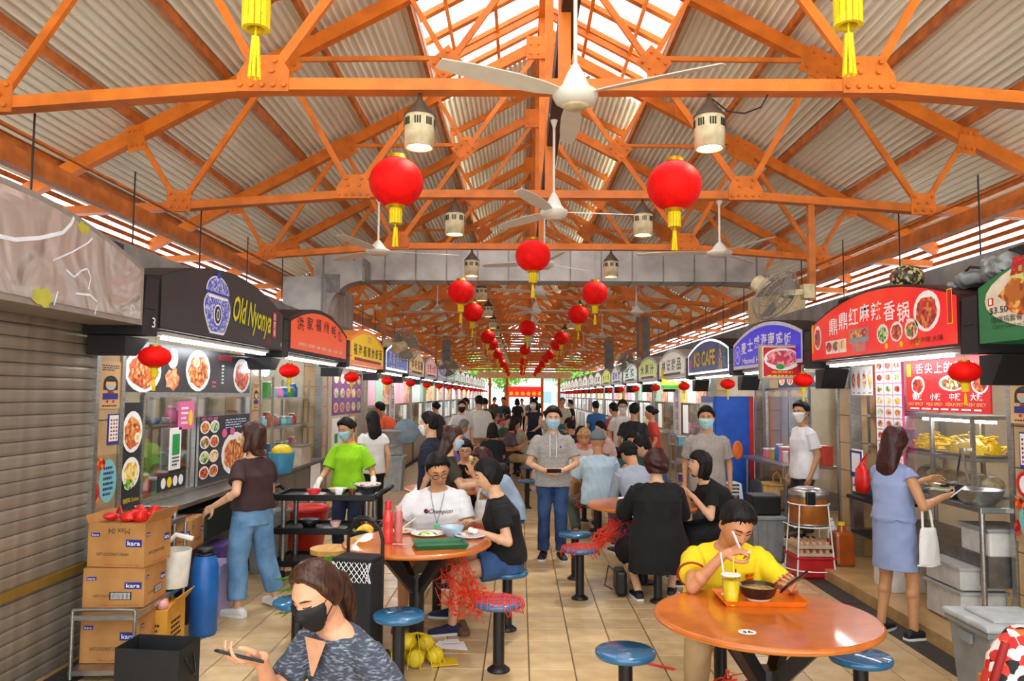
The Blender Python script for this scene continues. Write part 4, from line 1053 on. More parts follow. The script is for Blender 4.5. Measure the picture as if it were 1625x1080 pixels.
        if hs[0] == 'short' and near and 'tail' not in hs:
            for i in range(17):
                x = -.056 + .007 * i; zz = .088 - 6 * x * x + .006 * math.sin(i * 2.7); sxx, szz = x / .075, zz / .118; yy = float(headfn([[sxx, math.sqrt(max(.02, 1 - sxx * sxx - szz * szz)), szz]])[0][1]); hm.cap(HP((x * .9, yy - .012, zz + .022)), HP((x + .006 * math.sin(i * 1.9), yy + .007, zz - .012 - .008 * math.sin(i * 3.1))), .010 * hk, .003 * hk, 8)
        if 'bob' in hs or 'long' in hs or 'perm' in hs:
            zb = {'bob': -.15, 'long': -.46, 'perm': -.09}[[h for h in hs if h in ('bob', 'long', 'perm')][0]]
            w0 = .093 if 'perm' not in hs else .105
            ht = -.02
            nz = 6
            rg = []
            for i in range(nz + 1):
                f = i / nz; z = .125 + (zb - .125) * f; ww = w0 * (.25 + .8 * math.sin(min(1, f * 2.0 + .1) * math.pi / 2)) * (1 if z > -.2 else 1 - .25 * (-.2 - z) / .3) * (1 - .4 * f ** 5)
                dep = .03 if i == 0 else .072 if z > -.1 else .05; cy = -.045 - (.03 if z < -.14 else 0)
                q = HP((0, cy, z)) if z > -.14 else HP((0, cy, -.14)) + Vector((0, 0, (z + .14) * hk))
                rg.append((q, HM @ Vector((1, 0, 0)), HM @ Vector((0, 1, 0)), ww * hk, dep * hk))
            ex.loft(rg[::-1], 22, 2.2)
            if 'bob' in hs:
                for sg in (-1, 1): ex.cap(HP((sg * .075, -.005, .03)), HP((sg * .082, .012, -.10)), .024 * hk, .026 * hk)
            if 'perm' in hs:
                for i in range(26):
                    a = i * 2.4; zz = -.06 + .17 * ((i * .618) % 1); rr_ = math.sqrt(max(.05, 1 - (zz / .125) ** 2)); ex.ell(HP((.092 * rr_ * math.cos(a), -.02 + .1 * rr_ * math.sin(a) if math.sin(a) < .55 else .0, zz)), (.028 * hk,) * 3, 8, 5)
        if 'tail' in hs: ex.chain([HP((0, -.105, .03)), HP((0, -.14, -.02)), HP((0, -.135, -.14)), HP((0, -.12, -.2))], [.022 * hk, .034 * hk, .03 * hk, .012 * hk])
        if 'bun' in hs: ex.ell(HP((0, -.125, .02)), (.045 * hk,) * 3); ex.ell(HP((0, -.1, .02)), (.04 * hk,) * 3)
        if ex.v:
            hm.v, hm.f, hm.m, hm.sm
            hm.add(ex.v, ex.f); me = remesh(hm, .008 if near else .014, .0016, 5)
        else: me = bpy.data.meshes.new('hair'); me.from_pydata([tuple(p) for p in hm.v], [], hm.f); me.polygons.foreach_set('use_smooth', [True] * len(hm.f)); me.update()
        me.materials.append(hmat); link('hair', me, T)
    if 'cap' in hs:
        cm = hmat if 'bald' in hs else BLACKC
        fld = sz_ - np.interp(sy_, [-1, 0, 1], [.05, .15, .42]); q = MB(); q.add([HP(p) for p in headfn(S_, offfield(fld, .026, .1))], US_[1], None, True); o = q.build('cap', cm, T)
        br = MB(); V_ = []
        for i in range(9):
            a = R_(-62 + 124 * i / 8); V_ += [HP((.085 * math.sin(a), .105 * math.cos(a) + .0, .052)), HP((.095 * math.sin(a), .165 * math.cos(a) + .012, .03))]
        br.add(V_ + [p + HM @ Vector((0, 0, .006)) for p in V_], [(2 * i, 2 * i + 1, 2 * i + 3, 2 * i + 2) for i in range(8)] + [(18 + 2 * i, 18 + 2 * i + 2, 18 + 2 * i + 3, 18 + 2 * i + 1) for i in range(8)] + [(2 * i + 1, 19 + 2 * i, 21 + 2 * i, 2 * i + 3) for i in range(8)]); br.build('brim', cm, o)
    # ---- face
    if facek and near:
        for sg in (-1, 1):
            yy = face_y(sg * .031, .012)
            if eyes == 'open':
                e = MB().ell(HP((sg * .031, yy - .002, .012)), (.0135 * hk, .006 * hk, .0062 * hk), 12, 8, M=HM).build('eye', EYEW, T); MB().ell(HP((sg * .031, yy + .0015, .0115)), (.0055 * hk, .004 * hk, .0055 * hk), 10, 6, M=HM).build('iris', EYED, e)
                MB().tube([HP((sg * (.031 + x), face_y(sg * (.031 + x), .018) + .003 - .3 * abs(x) * .2, .0185 - 18 * x * x)) for x in (-.014, -.007, 0, .007, .014)], .0018 * hk, 5).build('eyelid', EYED, e)
            else:
                MB().tube([HP((sg * (.031 + x), face_y(sg * (.031 + x), .008) + .003, .0065 + 14 * x * x)) for x in (-.015, -.0075, 0, .0075, .015)], .0021 * hk, 5).build('eyelid', EYED, T)
            MB().tube([HP((sg * (.031 + x), face_y(sg * (.031 + x), .034) + .001, .0335 - 10 * x * x - .12 * x)) for x in (-.019, -.009, 0, .009, .018)], [.0022 * hk, .0034 * hk, .0036 * hk, .003 * hk, .0015 * hk], 5).build('eyebrow', hmat if hmat is not HAIRBL else HAIRBR, T)
        if not mask:
            MB().tube([HP((x, face_y(x, -.0585) - .002, -.0585 - 3 * x * x)) for x in (-.023, -.012, 0, .012, .023)], [.002 * hk, .0042 * hk, .0046 * hk, .0042 * hk, .002 * hk], 6).tube([HP((x, face_y(x, -.068) - .002, -.067 + 5 * x * x)) for x in (-.02, -.011, 0, .011, .02)], [.002 * hk, .0048 * hk, .0054 * hk, .0048 * hk, .002 * hk], 6).build('lips', LIP, T)
    if mask:
        fld = np.minimum(np.interp(sz_, [-1, -.98, -.86, -.2, .02, .14], [-.4, -.1, .3, .3, .05, -.4]) + .10 * gs(sx_, .25) * (sz_ > -.3), (sy_ - .30 - .25 * np.clip(sz_ + .2, 0, 1)) * 1.0)
        mo = offfield(fld, .0115 if near else .014, .10)
        q = MB(); q.add([HP(p) for p in headfn(S_, mo)], US_[1], None, True); o = q.build('face_mask', mask, T)
        if near:
            for sg in (-1, 1): MB().tube([HP((sg * .066, .052, -.005)), HP((sg * .079, .012, .012)), HP((sg * .082, -.018, .018))], .0022, 5).tube([HP((sg * .058, .056, -.07)), HP((sg * .077, .012, -.03)), HP((sg * .081, -.02, -.012))], .0022, 5).build('ear_loop', mask, o)
    if glasses:
        q = MB()
        for sg in (-1, 1):
            q.tube([HP((sg * .032 + .0235 * math.cos(a), .106 - .05 * abs(sg * .032 + .0235 * math.cos(a)) * .5, .007 + .018 * math.sin(a))) for a in [2 * math.pi * i / 16 for i in range(16)]], .0022 * hk, 5, closed=True)
            q.tube([HP((sg * .056, .103, .011)), HP((sg * .08, .04, .014)), HP((sg * .082, -.015, .01))], .002 * hk, 5)
        q.tube([HP((-.01, .108, .012)), HP((.01, .108, .012))], .002 * hk, 5); q.build('glasses', glasses, T)
    for s_, g in gl.items(): me = remesh(g, .006); me.materials.append(gloves); link('glove', me, T)
    return dict(T=T, W=W, HP=HP, HM=HM, hc=hc, sh=sh, el=el, wr=wr, nek=nek, che=che, mid=mid, pel=pel, up=up(L), fwd=fwd(L), kn=kn, an=an, k=k, inv=inv, base=base, rz=rz, hip=hip)
def blen_long(b): return 1 - b * .3 if b < .9 else 1.
def prim_on(d, name, mb, m):                                           # a part in the person's own frame
    return mb.build(name, m, d['T'])
# ------------------------------------------------------------------ stall furniture and posters
def poster(label, X, y0, y1, z0, z1, side, bg, draw=None, cat='poster', name='poster', t=.012, frame=None, face=None, group=None):
    """flat board on a stall front; u runs in reading direction, v up, both from the lower left corner as read"""
    w, h = y1 - y0, z1 - z0
    if face == 'cam': ax = (1, 0, 0); o = (X, y0, z0); w = y1
    else: ax = (0, 1, 0) if side < 0 else (0, -1, 0); o = (X, y0 if side < 0 else y1, z0)
    T = thing(name, label, cat, o, group=group); p = Pl((0, 0, 0), ax)
    b = MB().prism([(0, 0), (w, 0), (w, h), (0, h)], (0, 0, 0), ax, (0, 0, 1), t, m=frame or bg, mf=bg).build('board', bg, T)
    if draw:
        pr = MB(); le = MB(); draw(p, pr, le, w, h)
        if pr.v: pr.build('print', WHITEI, T)
        if le.v: le.build('lettering', WHITEI, T)
    return T
def roller(label, X, y0, y1, z1, side):
    T = thing('roller_shutter', label, 'shutter', (X, (y0 + y1) / 2, .02)); L = y1 - y0
    M_ = mat('shutter_steel', '#a3988a', .45, .4, c2='#857a6a', scale=3, stretch=(1, 2.2, .5), detail=6, lo=.3, hi=.7, rnd_obj=.10)
    V = []; prof = [(0, 0), (.006, .004), (.009, .02), (.009, .058), (.006, .072), (0, .076)]
    mb = MB()
    for y in (-L / 2, L / 2): V += [(-side * a, y, z) for a, z in prof]
    mb.add(V, [(i, i + 1, 7 + i, 6 + i) for i in range(5)]); me = None
    n = int(z1 / .078)
    for i in range(n):
        if me is None: me = mb.build('shutter_slat', M_, T, (0, 0, i * .078)).data
        else: link('shutter_slat', me, T, (0, 0, i * .078))
    MB().box((-side * .02, 0, .6), (.04, L, .05)).build('lock_bar', mat('brass_bar', '#a98a3f', .4, .6), T)
    MB().box((side * .02, 0, z1 / 2), (.01, L, z1)).build('shutter_backing', STEEL_D, T)
    return T
roller('closed grey-brown roller shutter beside the coconut cream cartons', XL - .01, 2.7, 5.42, 2.28, -1)
roller('closed grey roller shutter behind the grey bin, under the green sign', XR + .01, 2.7, 5.42, 2.25, 1)

TAN = P('poster_tan', '#d9b27c', .7, var=.03); DKB = P('poster_black', '#26262b', .5, var=.05); TEAL = P('poster_teal', '#7cc4c0', .6, var=.03)
FACE = P('print_skin', '#eeb488', .6, var=0); NAVYI = P('navy_ink', '#2c2f86', .6, var=0)
def d_girl(p, pr, le, w, h):
    p.lines(pr, w / 2, h * .86, w * .8, h * .14, 3, BLACKI, .002); p.disc(pr, w / 2, h * .53, w * .33, h * .17, BLACKI, .002); p.rect(pr, w / 2, h * .46, w * .66, h * .14, BLACKI, .0022); p.disc(pr, w / 2, h * .51, w * .24, h * .125, FACE, .003)
    p.rect(pr, w / 2, h * .60, w * .44, h * .06, BLACKI, .0035); p.poly(pr, [(w * .34, h * .49), (w * .66, h * .49), (w * .6, h * .39), (w * .4, h * .39)], P('print_mask', '#a9d0cf', .6, var=0), .004)
    p.rect(pr, w / 2, h * .26, w * .7, h * .13, NAVYI, .003); p.rect(pr, w / 2, h * .34, w * .3, h * .04, REDI, .003); p.disc(pr, w * .36, h * .15, w * .06, h * .03, REDI, .003); p.disc(pr, w * .64, h * .15, w * .06, h * .03, REDI, .003); p.lines(pr, w / 2, h * .06, w * .7, h * .05, 1, BLACKI, .003, 3)
def d_grid(p, pr, le, w, h):
    p.rect(pr, w / 2, h / 2, w * .86, h * .92, PAPER, .002); p.rect(pr, w / 2, h * .06, w * .86, h * .1, NAVYI, .003)
    for i in range(3):
        for j in range(6): p.rect(pr, w * (.25 + .25 * i), h * (.2 + .12 * j), w * .12, h * .06, BLACKI if (i + j) % 2 else REDI, .004)
def d_teal(p, pr, le, w, h): p.disc(pr, w * .6, h * .5, w * .42, h * .42, TEAL, .002, 20); p.lines(pr, w * .62, h * .5, w * .5, h * .6, 6, NAVYI, .004, 5); p.disc(pr, w * .2, h * .85, w * .25, h * .12, F_RED, .003); p.disc(pr, w * .1, h * .3, w * .14, h * .18, F_RED, .003)
# jar sign stall
poster('tan mask reminder poster with a masked girl on the pillar beside the shutter', XL - .012 + .03, 5.46, 5.76, 1.68, 2.02, -1, TAN, d_girl)
poster('small white icon notice with navy foot on the pillar below the mask poster', XL + .018, 5.6, 5.75, 1.42, 1.64, -1, NAVYI, d_grid)
poster('teal speech-bubble notice on the pillar above the cartons', XL + .018, 5.45, 5.74, .98, 1.35, -1, P('poster_brown', '#a88a66', .6), d_teal)
def d_menu(p, pr, le, w, h):
    p.plate(pr, w * .09, h * .42, .3, F_NOODLE, .17); p.disc(pr, w * .28, h * .72, .1, .09, P('print_plate_grey', '#d8d8d4', .4), .003); p.disc(pr, w * .28, h * .28, .13, .09, food('food_prawn', ['#e8935a', '#f2b98a', '#d8683a'], 26), .003, wob=.2)
    p.plate(pr, w * .48, h * .5, .27, F_NOODLE, .19); p.disc(pr, w * .46, h * .68, .07, .045, WHITEI, .005); p.disc(pr, w * .46, h * .68, .035, .025, YELI, .006)
    p.plate(pr, w * .9, h * .45, .25, F_RED, .18); p.text(le, '娘惹咖喱', w * .72, h * .86, .36, .05, REDI); p.lines(pr, w * .7, h * .45, .06, h * .5, 6, WHITEI); p.lines(pr, w * .62, h * .2, .1, h * .2, 2, PINKI)
poster('black lit menu board with noodle bowls under the jar sign sign', XL + .02, 5.85, 8.52, 1.80, 2.2, -1, P('menu_black', '#2a2a2e', .3), d_menu, 'menu board', 'menu_board', .05, STEEL)
def d_side(p, pr, le, w, h):
    p.plate(pr, w * .5, h * .72, w * .52, F_NOODLE, h * .2); p.disc(pr, w * .75, h * .66, w * .16, h * .05, WHITEI, .005); p.disc(pr, w * .75, h * .66, w * .08, h * .028, YELI, .006); p.plate(pr, w * .5, h * .33, w * .45, F_YEL, h * .15); p.disc(pr, w * .4, h * .22, w * .25, h * .05, F_GREEN, .005); p.text(le, '咖喱鸡 Chicken', w * .55, h * .07, w * .8, h * .05, YELI)
poster('narrow black food poster with curry noodles beside the jar sign window', XL + .02, 5.80, 6.10, .93, 1.72, -1, DKB, d_side, t=.02)
def d_board(p, pr, le, w, h):
    for j in range(4):
        for i in range(2): p.plate(pr, w * (.1 + .17 * i), h * (.84 - .22 * j), w * .085, FOODS[(i * 2 + j) % 5], h * .095)
    p.text(le, '娘惹餐', w * .18, h * .96, w * .3, h * .05, PINKI); p.plate(pr, w * .68, h * .38, w * .27, F_NOODLE, h * .34); p.disc(pr, w * .76, h * .6, w * .06, h * .07, WHITEI, .006); p.disc(pr, w * .76, h * .6, w * .03, h * .04, YELI, .007)
    p.lines(pr, w * .7, h * .86, w * .45, h * .16, 4, P('pale_blue_ink', '#bcd4f0', .5, var=0)); p.disc(pr, w * .46, h * .72, w * .05, h * .07, PINKI, .003); p.disc(pr, w * .62, h * .74, w * .05, h * .07, PINKI, .003)
poster('dark menu board with eight small plates and one big noodle plate at the window', XL + .06, 7.1, 8.42, .95, 1.58, -1, P('menu_grey', '#34343a', .25), d_board, 'menu board', 'menu_board', .02, STEEL)
def window_frame(label, X, y0, y1, z0, z1, s):
    T = thing('stall_window', label, 'window frame', (X, y0, z0)); w, h = y1 - y0, z1 - z0
    for a, b in (((0, 0), (0, h)), ((w, 0), (w, h)), ((0, 0), (w, 0)), ((0, h), (w, h)), ((w * .42, 0), (w * .42, h))): MB().bar((0, a[0], a[1]), (0, b[0], b[1]), .035, .035, up=(1, 0, 0)).build('window_bar', STEEL, T)
    for a, b in ((0, w * .42), (w * .42, w)): MB().b2((-.003, a + .02, .02), (.003, b - .02, h - .02)).build('pane', GLASS, T)
    return T
window_frame('steel framed glass serving window of the jar sign stall', XL + .01, 6.12, 8.5, .94, 1.78, -1)
def counter(label, x0, x1, y0, y1, z, name='steel_counter', body=True, zb=.1):
    T = thing(name, label, 'counter', ((x0 + x1) / 2, (y0 + y1) / 2, zb)); w, l = abs(x1 - x0), y1 - y0
    MB().box((0, 0, z - zb - .02), (w, l, .04)).build('top', STEEL, T, bevel=.005)
    if body:
        MB().box((0, 0, (z - zb) * .5 - .02), (w * .8, l * .96, (z - zb) * .25)).build('shelf', STEEL_D, T)
        for a in (-1, 1):
            for b in (-1, 1): MB().cyl((a * w * .44, b * l * .47, 0), (a * w * .44, b * l * .47, z - zb - .04), .02, n=8).build('leg', STEEL, T)
    return T
counter('stainless steel service counter before the jar sign window', -3.3, -2.66, 6.1, 8.5, .92, zb=.02)
counter('lower steel ledge jutting out beside the coconut cream cartons', -3.0, -2.62, 5.75, 6.2, .84, body=False, zb=.8)
def rack(label, loc, w, l, h, n, zs=None):
    T = thing('steel_rack', label, 'shelf', loc)
    for a in (-1, 1):
        for b in (-1, 1): MB().box((a * w / 2, b * l / 2, h / 2), (.03, .03, h)).build('upright', STEEL, T)
    for i in range(n): MB().box((0, 0, h * (i + .3) / n), (w, l, .025)).build('shelf_board', STEEL, T)
    return T
def jar(mb, x, y, z, r, h, m, cap=None):
    mb.lathe([(r * .9, z), (r, z + .01), (r, z + h * .75), (r * .6, z + h * .85), (r * .6, z + h)], (x, y, 0), 12, m); return mb
CN = {'#2a6fb0': 'blue', '#7fb8c8': 'pale blue', '#3f8a3a': 'green', '#c8382c': 'red', '#e9e6dc': 'white', '#d8a13a': 'amber', '#b0542c': 'rust', '#8fc4a0': 'mint', '#6a4a8a': 'purple', '#d87a9a': 'pink'}
ORD = ['first', 'second', 'third', 'fourth', 'fifth', 'sixth', 'seventh', 'eighth']; LEV = {1: ['only'], 2: ['lower', 'upper'], 3: ['bottom', 'middle', 'top'], 4: ['bottom', 'second', 'third', 'top']}
def stuffs(where, x0, x1, y0, y1, zs, seed, per=6, kinds=('jar', 'box', 'bowl', 'stack')):
    """loose shelf goods: every one an object"""
    q = random.Random(seed); cols = list(CN)
    for z in zs:
        n = per; 
        for i in range(n):
            y = y0 + (y1 - y0) * (i + .5) / n; x = x0 + (x1 - x0) * q.uniform(.4, .6); c = q.choice(cols); m = P('goods_' + c.strip('#'), c, .4); kd = q.choice(kinds); mx = (y1 - y0) / n * .42; r = min(.07, mx); h = q.uniform(.1, .2)
            lab = '%s %s, %s along the %s level of %s' % ('white' if kd == 'stack' else CN[c], {'jar': 'jar', 'box': 'lidded box', 'bowl': 'bowl', 'stack': 'plate stack'}[kd], ORD[i], LEV[len(zs)][zs.index(z)], where)
            T = thing({'jar': 'jar', 'box': 'storage_box', 'bowl': 'bowl', 'stack': 'plate_stack'}[kd], lab, {'jar': 'jar', 'box': 'box', 'bowl': 'bowl', 'stack': 'plates'}[kd], (x, y, z), group='goods on ' + where)
            if kd == 'jar':
                jar(MB(), 0, 0, 0, r, h, None).build('body', m, T); MB().cyl((0, 0, h), (0, 0, h + .02), r * .65, n=12).build('lid', WHITE, T)
            elif kd == 'box':
                MB().box((0, 0, h / 2), (r * 2, r * 2, h)).build('body', m, T, bevel=.006); MB().box((0, 0, h + .008), (r * 2.1, r * 2.1, .016)).build('lid', WHITE, T)
            elif kd == 'bowl':
                MB().lathe([(r * .4, 0), (r * .5, .005), (r, h * .45), (r * .95, h * .45), (r * .45, .02), (0.001, .018)], n=16).build('body', m, T); MB().lathe([(r * .4, 0), (r * .42, -.002)][::-1], n=12).build('foot', m, T)
            else:
                for j in range(4): MB().lathe([(r * .5, 0), (r, .012), (r, .016), (r * .5, .006), (.001, .006)], (0, 0, j * .014), 16).build('plate', WHITE, T)
rack('tall steel rack stacked with pans inside the jar sign stall', (-3.7, 7.95, .02), .5, 1.3, 1.75, 4)
stuffs('the jar sign rack', -3.8, -3.6, 7.35, 8.55, [.02 + 1.75 * (i + .3) / 4 + .0135 for i in range(4)], 3, 7)
stuffs('the jar sign counter', -3.2, -3.05, 6.2, 7.0, [.921], 5, 4)
o = MB().cyl((-2.95, 8.36, 2.02), (-2.95, 8.36, 2.1), .045, .03, n=14).build('light_bulb', emis('bulb_glow', '#ffffff', 25)); tag(o, 'glaring round bulb at the end of the jar sign menu board', 'lamp')
o = MB().ell((-2.93, 8.95, 2.06), (.05, .05, .07)).build('light_bulb', MATS['bulb_glow']); tag(o, 'glaring bulb hanging between the jar sign and orange stalls', 'lamp')
poster('small mask reminder poster on the pillar after the jar sign window', XL + .018, 8.62, 8.84, 1.62, 1.92, -1, TAN, d_girl)
def d_qr(p, pr, le, w, h): p.rect(pr, w / 2, h * .6, w * .7, h * .5, GREENI, .002); p.lines(pr, w / 2, h * .2, w * .7, h * .25, 3, BLACKI, .003)
poster('white and green payment notice taped to the jar sign glass', XL + .05, 6.55, 6.75, 1.15, 1.5, -1, PAPER, d_qr, 'notice', 'notice')
poster('small pink drinks notice taped to the jar sign glass', XL + .05, 6.7, 7.0, 1.48, 1.72, -1, PINKI, lambda p, pr, le, w, h: (p.lines(pr, w * .35, h * .5, w * .5, h * .7, 4, WHITEI, .002), p.disc(pr, w * .75, h * .4, w * .14, h * .3, YELI, .002)), 'notice', 'notice')
poster('black notice with four white dish icons on the jar sign glass', XL + .05, 6.35, 6.85, .99, 1.12, -1, DKB, lambda p, pr, le, w, h: [p.disc(pr, w * (.17 + .22 * i), h / 2, w * .09, h * .34, YELI if i == 1 else PAPER, .002) for i in range(4)], 'notice', 'notice')
# orange (oyster cake) stall
rack('steel shelf unit with bottles in the orange Hokkien stall', (-3.35, 10.8, .85), .4, 1.7, 1.15, 3)
stuffs('the orange stall shelf unit', -3.45, -3.25, 10.05, 11.55, [.85 + 1.15 * (i + .3) / 3 + .0135 for i in range(3)], 9, 7, ('jar', 'jar', 'box'))
T = thing('steel_cabinet', 'steel cabinet with white notices under the orange stall shelves', 'cabinet', (-3.15, 10.3, .02))
MB().box((0, 0, .41), (.6, 2.2, .82)).build('body', STEEL_D, T, bevel=.01); MB().box((0, 0, .835), (.66, 2.26, .03)).build('top', STEEL, T)
for i in range(3): MB().box((.305, -.7 + .7 * i, .42), (.012, .62, .7)).build('door', STEEL, T)
MB().box((.315, .62, .55), (.006, .5, .5)).build('notice', PAPER, T)
T = thing('basket', 'blue plastic basket with yellow cloth on the orange stall counter', 'basket', (-2.82, 9.3, .86))
MB().lathe([(.12, 0), (.15, .24), (.145, .24), (.115, .01)], n=18, sx=1, sy=1.3).build('basket_body', P('blue_basket', '#2f7fa0', .5), T); MB().ell((0, 0, .25), (.12, .15, .09), 12, 8).build('cloth', YELLOW, T)
T = thing('clear_box', 'clear plastic box beside the blue basket on the orange stall counter', 'box', (-2.98, 10.4, .851)); MB().box((0, 0, .13), (.3, .45, .24)).build('body', P('clear_tub', '#c9bba8', .3), T, bevel=.01); MB().box((0, 0, .26), (.32, .47, .02)).build('lid', P('tub_lid', '#8a8072', .4), T)
T = thing('plastic_basin', 'mint plastic basin leaning high in the orange stall', 'basin', (-3.3, 9.9, 2.001)); M_ = Matrix.Rotation(R_(65), 3, 'Y'); MB().lathe([(.001, 0), (.1, .0), (.19, .07), (.2, .07), (.1, -.01), (.001, -.01)], (0, 0, .17), 22, None, M_).build('basin_body', P('mint_plastic', '#a8dccb', .35), T); MB().lathe([(.02, -.03), (.05, -.012), (.02, .0)], (0, 0, .17), 12, None, M_).build('centre', P('mint_dark', '#5fae96', .4), T)
# plates poster on the yellow stall and simple lit fronts further on
def d_plates(cols, rows, edge):
    def d(p, pr, le, w, h):
        for j in range(rows):
            for i in range(cols):
                u, v = w * (i + .5) / cols, h * (j + .5) / rows
                if edge: p.rect(pr, u, v, w / cols * .94, h / rows * .94, PAPER, .0015)
                p.plate(pr, u, v + h / rows * .04, w / cols * .36, FOODS[(i * 3 + j * 2 + i * j) % 5], h / rows * .34, pm=P('print_rim', '#e4e4ea', .5), d=.003)
                p.lines(pr, u, v - h / rows * .42, w / cols * .5, h / rows * .08, 1, NAVYI, .003, i + j)
    return d
poster('purple poster of noodle bowls in rows on the yellow stall front', XL + .02, 12.3, 14.5, 1.45, 2.15, -1, P('poster_violet', '#7a3a78', .4), d_plates(5, 3, False))
T = poster('white sheet of small notices on the yellow stall front', XL + .03, 12.3, 13.9, .95, 1.4, -1, PAPER, lambda p, pr, le, w, h: [p.rect(pr, w * (.15 + .17 * i), h * (.3 + .4 * (i % 2)), w * .13, h * .32, [GREENI, PINKI, YELI, BLUEI, REDI][i], .002) for i in range(5)])
SGN = {-1: {3: 'blue arched', 4: 'gold arched', 5: 'pink arched', 6: 'lilac arched', 7: 'mint green arched', 8: 'pale green arched', 9: 'green-lettered white'}, 1: {3: 'pale grey arched', 4: 'leafy green arched', 5: 'white and mint arched', 6: 'silver grey arched', 7: 'lime yellow arched'}}
def stall_front(s, n):
    X = XL if s < 0 else XR; y0, y1 = bayY(n) + .2, bayY(n + 1) - .2; row = 'jar sign' if s < 0 else 'red sign'
    nm_ = SGN[s].get(n); T = thing('food_stall', ('lit counter stall under the %s sign, %s row' % (nm_, row)) if nm_ else 'lit counter stall among the far white signs, %s row' % row, 'stall', (X, (y0 + y1) / 2, .1 if s > 0 else .02)); L = y1 - y0; q = random.Random(n * 7 + s)
    if not nm_: T['group'] = 'far stalls, %s row' % row
    MB().b2((-s * .25, -L / 2, .8), (s * .35, L / 2, .84)).build('counter_top', STEEL, T); MB().b2((-s * .1, -L / 2, 0), (s * .3, L / 2, .8)).build('counter_front', [STEEL_D, BEIGE, STEEL][n % 3], T)
    cs = ['#e8e6dc', '#d8c9a0', '#c43a30', '#e9d24a', '#cfe0e6', '#e2a8b4', '#9fc4a8']
    for i in range(3):
        a = -L / 2 + L * i / 3 + .05; c = q.choice(cs); MB().b2((-s * .01, a, 1.55), (s * .03, a + L / 3 - .08, 2.1)).build('menu_panel', lit('panel_' + c.strip('#'), c, .4, c2=q.choice(cs), kind='voronoi', scale=9, lo=.2, hi=.8, var=.2), T)
    MB().b2((0, -L / 2, .86), (s * .01, L / 2 - L * .4, 1.5)).build('glass_screen', GLASS, T)
    MB().b2((-s * .02, L * .18, .9), (s * .02, L * .3, 1.5)).build('notice_panel', lit('panel_white', '#f2f2ee', .4), T)
    MB().b2((s * 1.2, -L * .35, 2.5), (s * 1.26, L * .35, 2.54)).build('tube_light', TUBE, T)
    MB().b2((s * 1.17, -L * .37, 2.54), (s * 1.29, L * .37, 2.78)).build('tube_fitting', WHITE, T)
    for i in range(4): MB().b2((s * (.05 + .1 * q.random()), -L * .4 + i * L * .2, .841), (s * .3, -L * .4 + i * L * .2 + .2, .841 + .15 + .25 * q.random())).build('goods', P('goods_f' + c.strip('#') + str(i), q.choice(cs), .5), T)
    return T
for n in range(3, NB): stall_front(-1, n); stall_front(1, n)
# tubes inside the near stalls
for s, n in ((-1, 0), (-1, 1), (-1, 2), (1, 0), (1, 1), (1, 2)):
    T = thing('tube_light', 'white fluorescent tube inside the %s stall' % {(-1, 0): 'jar sign', (-1, 1): 'orange', (-1, 2): 'yellow', (1, 0): 'red sign', (1, 1): 'blue sign', (1, 2): 'navy sign'}[s, n], 'lamp', ((XL if s < 0 else XR) + s * .9, bayY(n) + 1.55, 2.60))
    MB().box((0, 0, .03), (.05, 1.9, .03)).build('tube', emis('bright_tube', '#f4f8ff', 75.), T); MB().box((0, 0, .11), (.1, 2.0, .13)).build('fitting', WHITE, T)
poster('red and white sugar cane banner hanging on a far pillar, jar sign row', XL + .03, bayY(4) - .3, bayY(4) + .4, .95, 2.1, -1, PAPER, lambda p, pr, le, w, h: [p.text(le, c, w / 2, h * (.82 - .27 * i), w * .5, h * .2, REDI) for i, c in enumerate('甘蔗汁')], 'banner', 'banner')
poster('white banner with purple characters on a far pillar, red sign row', XR - .03, bayY(4) - .5, bayY(4) + .3, .9, 2.0, 1, PAPER, lambda p, pr, le, w, h: [p.text(le, c, w / 2, h * (.85 - .22 * i), w * .5, h * .16, PINKI) for i, c in enumerate('水粿面汤')], 'banner', 'banner')
poster('yellow and green banner with a dish picture above the crowd, red sign row', 3.1, 17.2, .95, 1.95, 2.42, 1, YELI, lambda p, pr, le, w, h: (p.plate(pr, w * .45, h * .55, w * .25, F_MIX, h * .3), p.rect(pr, w / 2, h * .1, w, h * .16, GREENI), p.text(le, '水粿', w * .85, h * .6, w * .2, h * .3, REDI)), 'banner', 'banner', face='cam')
# ---------------- red sign stall
poster('tall menu strip of small dish photos in three columns beside the red menu board', XR - .03, 7.36, 7.9, .92, 2.16, 1, P('strip_magenta', '#d8408a', .4), d_plates(3, 11, True), 'menu board', 'menu_board', .02)
def d_redm(p, pr, le, w, h):
    for i, c in enumerate('舌尖上的美味'): p.text(le, c, w * (.2 + .12 * i), h * .82, w * .1, h * .2, WHITEI, .005, bold=.02)
    p.plate(pr, w * .17, h * .5, w * .09, F_RED, h * .18); p.plate(pr, w * .6, h * .53, w * .16, F_MIX, h * .15); p.plate(pr, w * .9, h * .5, w * .09, F_RED, h * .17)
    for i, c in enumerate(('微辣', '小辣', '中辣', '大辣')): p.text(le, c, w * (.16 + .235 * i), h * .28, w * .13, h * .14, WHITEI, .005, bold=.02)
    for i, c in enumerate(('NO SPICY', 'MILD SPICY', 'MEDIUM SPICY', 'VERY SPICY')): p.text(le, c, w * (.14 + .24 * i), h * .14, w * .2, h * .06, P('yellow_pale', '#f6e08a', .5), .005)
    p.lines(pr, w / 2, h * .05, w * .9, h * .06, 1, WHITEI); p.rect(pr, w * .05, h * .8, w * .06, h * .26, YELI)
poster('red menu board with white characters and spice levels above the noodle case', XR - .02, 6.0, 7.3, 1.68, 2.14, 1, lit('menu_red', '#cf1f22', .25), d_redm, 'menu board', 'menu_board')
poster('red framed strip of four dish photos under the red sign', XR - .02, 7.98, 8.5, 1.82, 2.12, 1, PAPER, d_plates(4, 1, False), 'menu board', 'menu_board', frame=REDI)
